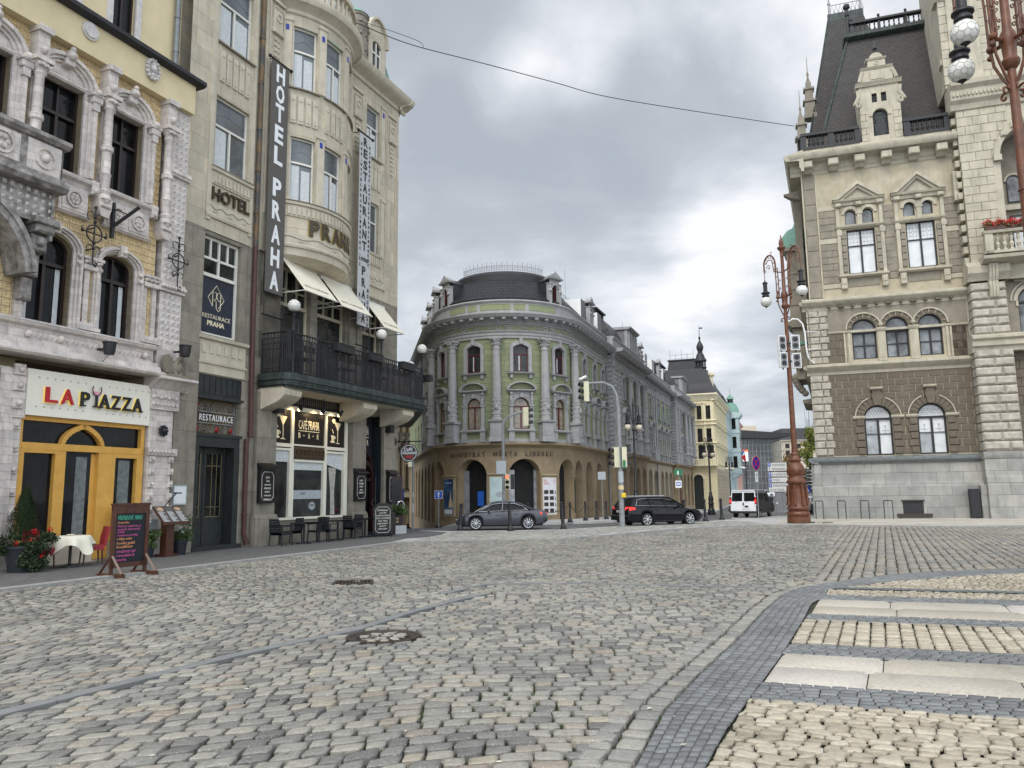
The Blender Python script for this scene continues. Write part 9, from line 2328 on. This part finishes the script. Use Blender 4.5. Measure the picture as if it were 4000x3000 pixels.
for(y0,y1)in((-.89,-.005),(.005,.89)):
 i0=[m.P(LC_,*p)for p in((-.02,y0,.5),(-.02,y1,.5),(-.0,y1,1.0),(.05,y1*.985,1.36),(.17,y1*.93,1.93),(.17,y0*.93,1.93),(.05,y0*.985,1.36),(-.0,y0,1.0))];m.q(i0[0],i0[1],i0[2],i0[7]);m.q(i0[7],i0[2],i0[3],i0[6]);m.q(i0[6],i0[3],i0[4],i0[5])
rd=mesh('rear_door',m,'car_white',van);m=MB();m.box(LC_,.1,2.6,1.93,2.0,-.78,.78);mesh('roof',m,'car_white',van)
for(y0,y1)in((-.80,-.06),(.06,.80)):
 m=MB();i0=[m.P(LC_,*p)for p in((.015,y0,1.2),(.015,y1,1.2),(.125,y1*.97,1.80),(.125,y0*.97,1.80))];m.q(*i0);mesh('rear_window',m,'glass_car',rd)
for y in(-.88,.88):vb((-.045,.04,.95,1.5,y-.06,y+.06),'tail_dim','light_cluster');vb((-.055,.0,1.12,1.3,y-.05,y+.05),'tail_light','tail_light');vb((-.05,.0,.88,1.0,y-.05,y+.05),'car_white','reversing_light');vb((-.05,.02,1.5,1.56,y-.06,y+.06),'car_white','light_cap')
vb((-.07,.1,.36,.52,-.93,.93),'plastic_black','bumper');p_=vb((-.04,-.02,.62,.76,-.5,.02),'plate','number_plate');vb((-.05,-.0,.92,1.1,-.06,.02),'plastic_black','door_handle');vb((-.05,.0,.78,.9,-.36,-.12),'plastic_black','latch')
m=MB();m.tube(LC_,[(-.02,.45,1.12),(.02,.62,1.3)],.012,4);m.tube(LC_,[(-.02,-.3,1.12),(.02,-.12,1.3)],.012,4);mesh('wiper',m,'plastic_black',van)
for s_ in(-1,1):
 vb((3.35,3.5,1.15,1.45,s_*1.1-.1,s_*1.1+.1),'plastic_black','wing_mirror');vb((.5,2.1,1.2,1.75,s_*.905-.015,s_*.905+.015),'glass_car','side_window');vb((2.4,3.0,1.2,1.72,s_*.905-.015,s_*.905+.015),'glass_car','side_window')
 for x in(.88,3.58):
  m=MB();b0=[]
  for i in range(22):a=2*math.pi*i/22;b0.append([m.P(LC_,x+r*math.cos(a),s_*(.84+o_),.33+r*math.sin(a))for r,o_ in((.2,-.1),(.31,-.1),(.33,-.07),(.33,.05),(.31,.08),(.2,.08))])
  for i in range(22):
   for j in range(5):m.q(b0[i][j],b0[i][j+1],b0[(i+1)%22][j+1],b0[(i+1)%22][j])
  m.f.append(tuple(r[5]for r in b0));wh=mesh('wheel',m,'rubber',van)
  m=MB();m.f.append(tuple(m.P(LC_,x+.2*math.cos(a),s_*(.84+.085),.33+.2*math.sin(a))for a in np.linspace(0,5.98,18)));mesh('rim',m,'alloy',wh)
van.scale=(.90,)*3;van.rotation_euler=(0,0,R_(57));van.location=(14.55,49.3,-.02)
def far_car(name,lab,paint,x,y,rot,k=1.,lit=None):
 sp=dict(sal);sp['boxes']=[];sp['lights']=[sal['lights'][0],sal['lights'][1]]
 sp['spokes']=6;z=gz(x,y);return car(name,lab,4.73,sp,paint,(x,y,z+.02),rot,k)
far_car('distant_car','small white car approaching far down the road','car_white',59,165,248)
far_car('distant_car','silver car with red rear light half hidden behind the red lamp base','car_white',24.1,66,52)
far_car('distant_car','dark car between the red lamp base and the town hall','car_black',25.3,61,60,.95)
far_car('distant_car','tiny white parked car far behind the van','car_white',49.5,148,200)
def quadleg(m,F,u,n,z0,z1,r=.022):m.box(F,u-r,u+r,z0,z1,n-r,n+r)
def armchair(F):
 t=thing('wicker_armchair','x','chair',(0,0,0),'black wicker armchairs outside the café')
 for(u,n)in((-.26,-.25),(.26,-.25),(-.26,.25),(.26,.25)):m=MB();m.tube(F,[(u*1.05,n*1.1,0),(u,n,.44),(u,n,.66)],.022,6);m.tube(F,[(u*1.05,n*1.1,0),(u*1.05,n*1.1,.03)],.028,6);mesh('leg',m,'rattan',t)
 m=MB();m.cbox(F,-.27,.27,.36,.44,-.27,.27);mesh('seat',m,'rattan',t)
 m=MB();
 for i in range(6):
  z0,z1=.44+i*.08,.44+(i+1)*.08-.008;o0=-.27-.10*(i/6.);b=len(m.v)
  for(n,z)in((o0,z0),(o0-.03,z0),(o0-.045,z1),(o0-.015,z1)):
   for u in(-.26+.01*i,.26-.01*i):m.P(F,u,n,z)
  m.q(b,b+1,b+3,b+2);m.q(b+2,b+3,b+5,b+4);m.q(b+4,b+5,b+7,b+6);m.q(b+6,b+7,b+1,b);m.q(b,b+2,b+4,b+6);m.q(b+1,b+3,b+5,b+7)
 mesh('backrest',m,'rattan',t)
 for s_ in(-1,1):m=MB();m.box(F,s_*.28-.03,s_*.28+.03,.64,.67,-.3,.27);mesh('armrest',m,'rattan',t)
 return t
FR0=Rot(0,0,0,0)
ac=armchair(FR0)
a0=90-23.2
def place(o,u,n,ang,lab,first=False):
 p=LF.map(u,n,.035)
 if first:o.location=p;o.rotation_euler=(0,0,R_(ang));o['label']=lab;return o
 return dup(o,p,R_(ang),1.,lab)
place(ac,.55,.80,a0-90,'black wicker armchair nearest the drainpipe, left of the first café table',True)
for(u,n,da,lab)in((2.55,.85,90,'black wicker armchair right of the first café table'),(2.9,1.05,-90,'black wicker armchair left of the second café table, facing it'),(4.75,.85,-90,'black wicker armchair right of the second café table, under the curtain'),(5.3,.5,90,'black wicker armchair against the second pier'),(1.6,.38,0,'black wicker armchair close to the café window, half hidden behind the first table')):
 place(ac,u,n,a0+da,lab)
def ctable(F):
 t=thing('cafe_table','x','table',(0,0,0),'black square café tables outside the hotel')
 m=MB();m.cbox(F,-.37,.37,.71,.76,-.36,.36);mesh('tabletop',m,'rattan',t)
 m=MB();m.tube(F,[(0,0,.03),(0,0,.71)],.035,8);mesh('column',m,'rattan',t);m=MB();m.box(F,-.3,.3,0,.035,-.05,.05);m.box(F,-.05,.05,0.001,.034,-.3,.3);mesh('foot',m,'rattan',t)
 return t
ct=ctable(FR0)
place(ct,1.6,.95,a0,'black café table nearest the drainpipe',True)
for(u,n,lab)in((3.75,.85,'black café table in the middle of the café window'),(5.75,.75,'black café table beside the black pavement sign')):place(ct,u,n,a0,lab)
t=thing('pavement_sign','black café pavement sign with scalloped white border and curled iron feet','pavement sign',LF.map(6.3,1.0,.04))
AS=Flat(*LF.map(5.95,1.0,0)[:2],70)
m=MB();m.poly(AS,[(0,.12),(.78,.12),(.80,.3),(.80,1.2),(.70,1.28),(.60,1.40),(.20,1.40),(.10,1.28),(0,1.2)],-.03,.03);b=mesh('board',m,'cafe_dark',t)
m=MB();o_=[(.1,.3),(.2,.2),(.6,.2),(.7,.3),(.7,1.12),(.6,1.24),(.2,1.24),(.1,1.12),(.1,.3)];m.tube(AS,[(u,.034,z)for u,z in o_],.009,4)
for k,w_ in enumerate(('ESPRESSO','LATTÉ','CAPPUCCINO','ICE COFFEE','ICE TEA','LIMONÁDY','DORTY','ZÁKUSKY')):wd=.055*len(w_);m.text(AS,w_,.4-wd/2,1.08-k*.108,.06,.03,.036,wd,.01)
mesh('lettering',m,'chalk_white',b)
m=MB();m.box(AS,-.05,.85,.04,.14,-.2,-.17)
for u in(.05,.73):m.tube(AS,[(u,-.35,.12)]+[(u,.22+.08*math.cos(q_),.12-.0+.08*math.sin(q_))for q_ in np.linspace(-1.5,3.5,9)],.014,5);m.tube(AS,[(u+.12*math.cos(q_)*(1 if u>.4 else-1),0,1.42+.12*math.sin(q_))for q_ in np.linspace(-2,2.4,10)],.014,5)
mesh('iron_frame',m,'cast_black',t)
t=thing('pavement_sign','low black and white signboard behind the café pavement sign','pavement sign',LF.map(7.4,.7,.04));AS=Flat(*LF.map(7.25,.75,0)[:2],50);m=MB();m.box(AS,0,.5,0,1.0,-.02,.02);m.box(AS,.0,.5,0,.7,.02,.03);b=mesh('board',m,'cafe_dark',t);m=MB();m.box(AS,-.06,.0,0,1.2,-.02,.02);mesh('edge',m,'sign_white',t)
def potted(name,lab,F,u,n,pot_r,pot_h,cl,leafmat,nleaf,leaf,flowers=None,square=False,conifer=None,cat='potted plant'):
 p=F.map(u,n,.04);t=thing(name,lab,cat,p);m=MB()
 if square:m.box(F,u-square,u+square,.04,.04+pot_h,n-.16,n+.16)
 else:m.lathe(WF,p[0],p[1],[(pot_r*.72,.04),(pot_r*.95,.04+pot_h*.9),(pot_r*1.04,.04+pot_h*.91),(pot_r*1.04,.04+pot_h),(pot_r*.9,.04+pot_h),(pot_r*.88,pot_h-.02)],20)
 mesh('pot',m,'pot_dark' if not square else 'banner_light',t)
 m=MB();clump(m,[(p[0]+a,p[1]+b_,c_)for a,b_,c_ in cl],nleaf,.17,leaf,11);mesh('leaves',m,leafmat,t,smooth=0)
 if conifer:
  m=MB();rg=random.Random(2);x0,y0,z0,h,r=conifer
  for _ in range(5200):f=rg.random()**.8;a=rg.uniform(0,6.28);rr=r*(1-f)**.7*rg.uniform(.55,1.08)*(1+.12*math.sin(a*3+f*9));c_=Vector((p[0]+x0+rr*math.cos(a),p[1]+y0+rr*math.sin(a),z0+h*f));d=Vector((math.cos(a)*.4,math.sin(a)*.4,1))*.05*rg.uniform(.6,1.3);q_=Vector((-math.sin(a),math.cos(a),0))*.014;m.q(m.P(WF,*(c_-q_)),m.P(WF,*(c_+q_)),m.P(WF,*(c_+d)))
  mesh('conifer',m,'leaf_dark',t,smooth=0)
 if flowers:
  mt,fl_=flowers;m=MB()
  for(a,b_,c_)in fl_:
   for _ in range(26):v=Vector((rng.gauss(0,1),rng.gauss(0,1),rng.gauss(0,1))).normalized()*.05;q_=Vector((p[0]+a,p[1]+b_,c_))+v;s_=Vector((rng.gauss(0,1),rng.gauss(0,1),rng.gauss(0,1))).normalized()*.022;r_=v.normalized().cross(s_).normalized()*.022;m.q(m.P(WF,*(q_-s_)),m.P(WF,*(q_+r_)),m.P(WF,*(q_+s_)),m.P(WF,*(q_-r_)))
  mesh('blossom',m,mt,t,smooth=0)
 return t
rg=random.Random(4)
cl=[(rg.uniform(-.5,.55),rg.uniform(-.45,.45),.62+rg.uniform(-.15,.25))for _ in range(30)]+[(rg.uniform(.2,.55),rg.uniform(-.4,.3),rg.uniform(.2,.5))for _ in range(8)]
potted('potted_shrub','big dark pot with a conifer and red geraniums at the left edge',LF,-8.75,.95,.42,.6,cl,'leaf_dark',4200,.036,('petal_red',[(.28,-.1,.98),(.40,-.35,.78),(.05,-.4,.72),(.5,-.1,.38),(.42,.3,1.0)]),conifer=(-.1,.1,.75,1.25,.42))
potted('potted_shrub','leafy green shrub half hidden behind the chalkboard',LF,-4.72,.45,.18,.3,[(rg.uniform(-.2,.2),rg.uniform(-.2,.2),rg.uniform(.35,.75))for _ in range(14)],'leaf_mid',900,.04)
potted('potted_flowers','small dark pot of white flowers beside the menu lectern',LF,-3.62,.5,.22,.42,[(rg.uniform(-.2,.2),rg.uniform(-.2,.2),rg.uniform(.5,.75))for _ in range(14)]+[(.12,.1,.9),(.18,.12,1.0),(.15,.1,1.1)],'leaf_mid',1300,.03,('petal_white',[(-.18,-.1,.84),(.0,-.12,.8),(.06,-.1,.83),(.12,-.14,.70),(-.05,-.12,.78)]))
potted('planter_box','white planter box with green leaves in front of the café door',LF,8.3,.75,.2,.35,[(rg.uniform(-.35,.35),rg.uniform(-.3,.3),rg.uniform(.95,1.2))for _ in range(16)],'leaf_mid',1500,.045,square=.45)
t=thing('restaurant_table','small round pedestal table beneath a white cloth outside the pizzeria','table',LF.map(-7.5,.85,.04))
TB=Rot(*LF.map(-7.5,.9,.04),0)
m=MB();m.lathe(TB,0,0,[(.02,.72),(.44,.72),(.44,.75),(.02,.75)],24);mesh('tabletop',m,'wood_dark',t);m=MB();m.lathe(TB,0,0,[(.26,0),(.25,.03),(.05,.06),(.035,.1),(.035,.72)],12);mesh('pedestal',m,'cast_black',t)
tc_=thing('tablecloth','white tablecloth hanging in pointed folds over the small table','tablecloth',TB.map(0,0,.75))
m=MB();K=64;rows=[]
for(r,zz)in((.0,.765),(.25,.765),(.43,.763),(.46,.74),(.49,.6),(.53,.46),(.56,.35)):
 row=[]
 for i in range(K):
  a=2*math.pi*i/K;crn=abs(math.cos(2*(a+.3)));
  if zz<.75:f=(.75-zz)/.4;drop=(.20+.26*crn**3)*f;rr=.45+.10*f*math.cos(8*a+1.0)*.5+.06*f+.05*f*crn;z_=.75-drop
  else:rr,z_=r,zz
  row.append(m.P(TB,rr*math.cos(a),rr*math.sin(a),z_))
 rows.append(row)
for a,b in zip(rows[:-1],rows[1:]):
 for i in range(K):m.q(a[i],a[(i+1)%K],b[(i+1)%K],b[i])
mesh('cloth',m,'cloth_white',tc_,smooth=60);m=MB();m.lathe(TB,-.05,.05,[(.05,.768),(.09,.78),(.08,.8),(.06,.8)],12);mesh('menu_block',m,'cream_trim',label='small cream napkin holder standing on the white tablecloth',cat='napkin holder',loc=TB.map(0,0,.77))
def red_chair(F):
 t=thing('restaurant_chair','x','chair',(0,0,0),'red leather chairs at the pizzeria table')
 for(u,n)in((-.19,-.2),(.19,-.2),(-.19,.2),(.19,.2)):m=MB();m.tube(F,[(u*1.08,n*1.12,0),(u,n,.4)],[.016,.024],6);mesh('leg',m,'wood_dark',t)
 m=MB();m.cbox(F,-.24,.24,.36,.5,-.24,.24,.03);mesh('seat',m,'chair_red',t)
 m=MB();b=len(m.v)
 for(n,z,w)in((-.22,.46,.22),(-.25,.7,.23),(-.31,.96,.24)):
  for(du,dn)in((-w,0),(w,0),(w,-.07),(-w,-.07)):m.P(F,du,n+dn,z)
 for l in(0,4):
  for k in range(4):m.q(b+l+k,b+l+(k+1)%4,b+l+4+(k+1)%4,b+l+4+k)
 m.q(b+8,b+9,b+10,b+11);mesh('backrest',m,'chair_red',t,smooth=40);return t
rc=red_chair(FR0);place(rc,-8.25,.85,a0-90+8,'red leather chair left of the white table, half behind the shrub',True);place(rc,-6.78,.75,a0+90-25,'red leather chair right of the white table by the yellow frame')
t=thing('chalkboard','brown framed standing chalkboard with a coloured handwritten weekend menu','pavement sign',LF.map(-8.4,4.0,.05));CBF=Flat(*LF.map(-8.9,4.0,0)[:2],23.2+3)
m=MB();m.box(CBF,0,.09,.2,1.56,-.03,.03);m.box(CBF,.85,.94,.2,1.56,-.03,.03);m.box(CBF,.09,.85,1.38,1.46,-.03,.03);m.box(CBF,.0,.94,1.46,1.6,-.025,.025);m.box(CBF,.09,.85,.2,.30,-.03,.03);m.sweep(CBF,-.02,.96,[(-.04,1.56),(.04,1.56),(.04,1.61),(-.04,1.61)])
f=mesh('frame',m,'wood_dark',t)
for u in(.045,.895):
 m=MB();m.box(CBF,u-.04,u+.04,.0,.08,-.42,.42);m.tube(CBF,[(u,-.36,.08),(u,-.03,.45)],.035,4);m.tube(CBF,[(u,.36,.08),(u,.03,.45)],.035,4);m.box(CBF,u-.03,u+.03,.08,.25,-.03,.03);mesh('foot',m,'wood_dark',t)
m=MB();m.box(CBF,.09,.85,.30,1.38,-.01,.01);bd=mesh('board',m,'board_black',f)
for mt,lines in(('chalk_green',(('VÍKENDOVÉ  MENU',.14,1.24,.10,.62),)),('chalk_orange',(('česnečka',.14,1.16,.05,.28),('s bílým zelím',.14,.80,.055,.38),('hovězí guláš',.14,.70,.065,.46),('knedlíkem',.14,.62,.065,.40))),('chalk_pink',(('Pečené vepřové na',.14,1.08,.05,.60),('smetaně, karlovarský',.14,1.01,.05,.58),('chléb',.14,.95,.05,.18),('bramborové knedlíky',.15,.88,.045,.52),('smažený sýr',.14,.52,.065,.50),('s hranolkami &',.14,.43,.065,.46),('tatarka',.14,.34,.06,.26)))):
 m=MB()
 for(s_,u,z,h,w_)in lines:m.text(CBF,s_,u,z,h,.01,.013,w_,.0,.15)
 mesh('chalk_writing',m,mt,bd)
t=thing('info_board','narrow white board leaning edge-on behind the chalkboard','board',LF.map(-5.72,.3,.04));m=MB();m.box(Flat(*LF.map(-5.75,.25,0)[:2],60),0,.1,.04,1.52,-.25,.3);mesh('panel',m,'sign_white',t)
t=thing('menu_lectern','dark wooden menu lectern with a sloping picture menu under a small lamp','menu stand',LF.map(-4.2,.55,.04));ML=Flat(*LF.map(-4.2,.6,0)[:2],23.2)
m=MB();m.box(ML,-.24,.24,.04,.10,-.22,.22);m.box(ML,-.14,.14,.10,1.1,-.12,.12);mesh('stand',m,'wood_dark',t)
m=MB();i0=[m.P(ML,u,n,z)for u,n,z in((-.45,.32,1.0),(.55,.32,1.0),(.55,-.16,1.48),(-.45,-.16,1.48))];i1=[m.P(ML,u,n,z-.05)for u,n,z in((-.45,.32,1.0),(.55,.32,1.0),(.55,-.16,1.48),(-.45,-.16,1.48))];m.q(*i0);m.q(*i1)
for k in range(4):m.q(i0[k],i0[(k+1)%4],i1[(k+1)%4],i1[k])
ds=mesh('desk',m,'wood_dark',t)
class SL:
 def map(s,a,n,b_):f=b_;return ML.map(-.45+a,.32-.48*f+.7*n*.7,1.0+.48*f+.004+n*.7)
 def seg(s,a,b):return[a,b]
for k,(a,mt)in enumerate(((.04,'banner_grey'),(.36,'banner_grey'),(.68,'banner_grey'))):
 m=MB();m.box(SL(),a,a+.29,.05,.95,.0,.006);pg=mesh('menu_page',m,mt,ds);m=MB()
 for r in range(12):m.box(SL(),a+.02,a+.02+.24*(.5+.5*rng.random()),.08+r*.05,.095+r*.05,.006,.008)
 mesh('lettering',m,'letter_white',pg)
 if k!=1:m=MB();m.disc(SL(),a+.15,.80,.11,.006,.012,16);mesh('picture',m,'food_orange',pg)
m=MB();m.tube(ML,[(.0,-.16,1.48),(.15,-.05,1.72),(.22,.05,1.85)],.018,5);m.box(ML,.12,.4,1.84,1.88,.0,.08);mesh('lamp_arm',m,'cast_black',t)
m=MB();m.box(LF,-3.58,-3.06,1.5,2.1,.05,.1);t=mesh('notice_case',m,'sign_back',label='white framed notice case on the stone pier left of the dark hotel door',cat='notice case',loc=LF.map(-3.3,.07,1.5));m=MB();m.box(LF,-3.54,-3.1,1.54,2.06,.1,.105);p_=mesh('paper',m,'sign_white',t)
m=MB();m.box(LF,-4.6,-4.2,.65,1.1,.17,.2);mesh('frosted_panel',m,'grey_glass',label='grey glass panel leaning behind the menu lectern',cat='panel',loc=LF.map(-4.4,.2,.7))
PX,PY=-8.15,60.;PZ=gz(PX,PY)
t=thing('person','person in dark clothes with a red bag walking down the side lane','person',(PX,PY,PZ))
P_=[(0,0,.92),(0,0,1.15),(0,0,1.4),(0,0,1.5),(0,.02,1.6),(0,.02,1.7),(.2,0,1.4),(.26,.02,1.15),(.27,-.05,.92),(-.2,0,1.4),(-.26,0,1.15),(-.25,.08,.92),(.1,0,.86),(.11,.06,.48),(.12,.0,.06),(.12,-.1,.04),(-.1,0,.86),(-.11,-.1,.5),(-.12,.12,.08),(-.12,.02,.05)]
E_=[(0,1),(1,2),(2,3),(3,4),(4,5),(2,6),(6,7),(7,8),(2,9),(9,10),(10,11),(0,12),(12,13),(13,14),(14,15),(0,16),(16,17),(17,18),(18,19)]
Rd=[.15,.15,.15,.06,.10,.09,.07,.05,.035,.07,.05,.035,.09,.065,.045,.04,.09,.065,.045,.04]
me=bpy.data.meshes.new('body');me.from_pydata(P_,E_,[]);o=bpy.data.objects.new('body',me);sc.collection.objects.link(o);o.parent=t
s_=o.modifiers.new('skin','SKIN')
if not me.skin_vertices:
 import bmesh
 bb_=bmesh.new();bb_.from_mesh(me);bb_.verts.layers.skin.verify();bb_.to_mesh(me);bb_.free()
for i,r in enumerate(Rd):me.skin_vertices[0].data[i].radius=(r,r)
me.skin_vertices[0].data[0].use_root=True;sb=o.modifiers.new('sub','SUBSURF');sb.levels=1;sb.render_levels=2;me.materials.append(M['cloth_dark'])
m=MB();m.ball(WF,PX,PY+.02,PZ+1.66,.115,10,8,ez=1.15);mesh('hair',m,'leaf_brown',t);m=MB();m.cbox(Rot(PX+.3,PY,PZ,0),-.12,.2,.85,1.2,-.1,.12);mesh('shoulder_bag',m,'bag_red',t)
m=MB();m.box(Rot(PX,PY,PZ),-.19,.19,.85,1.42,-.13,.13);mesh('coat',m,'cloth_dark',t)
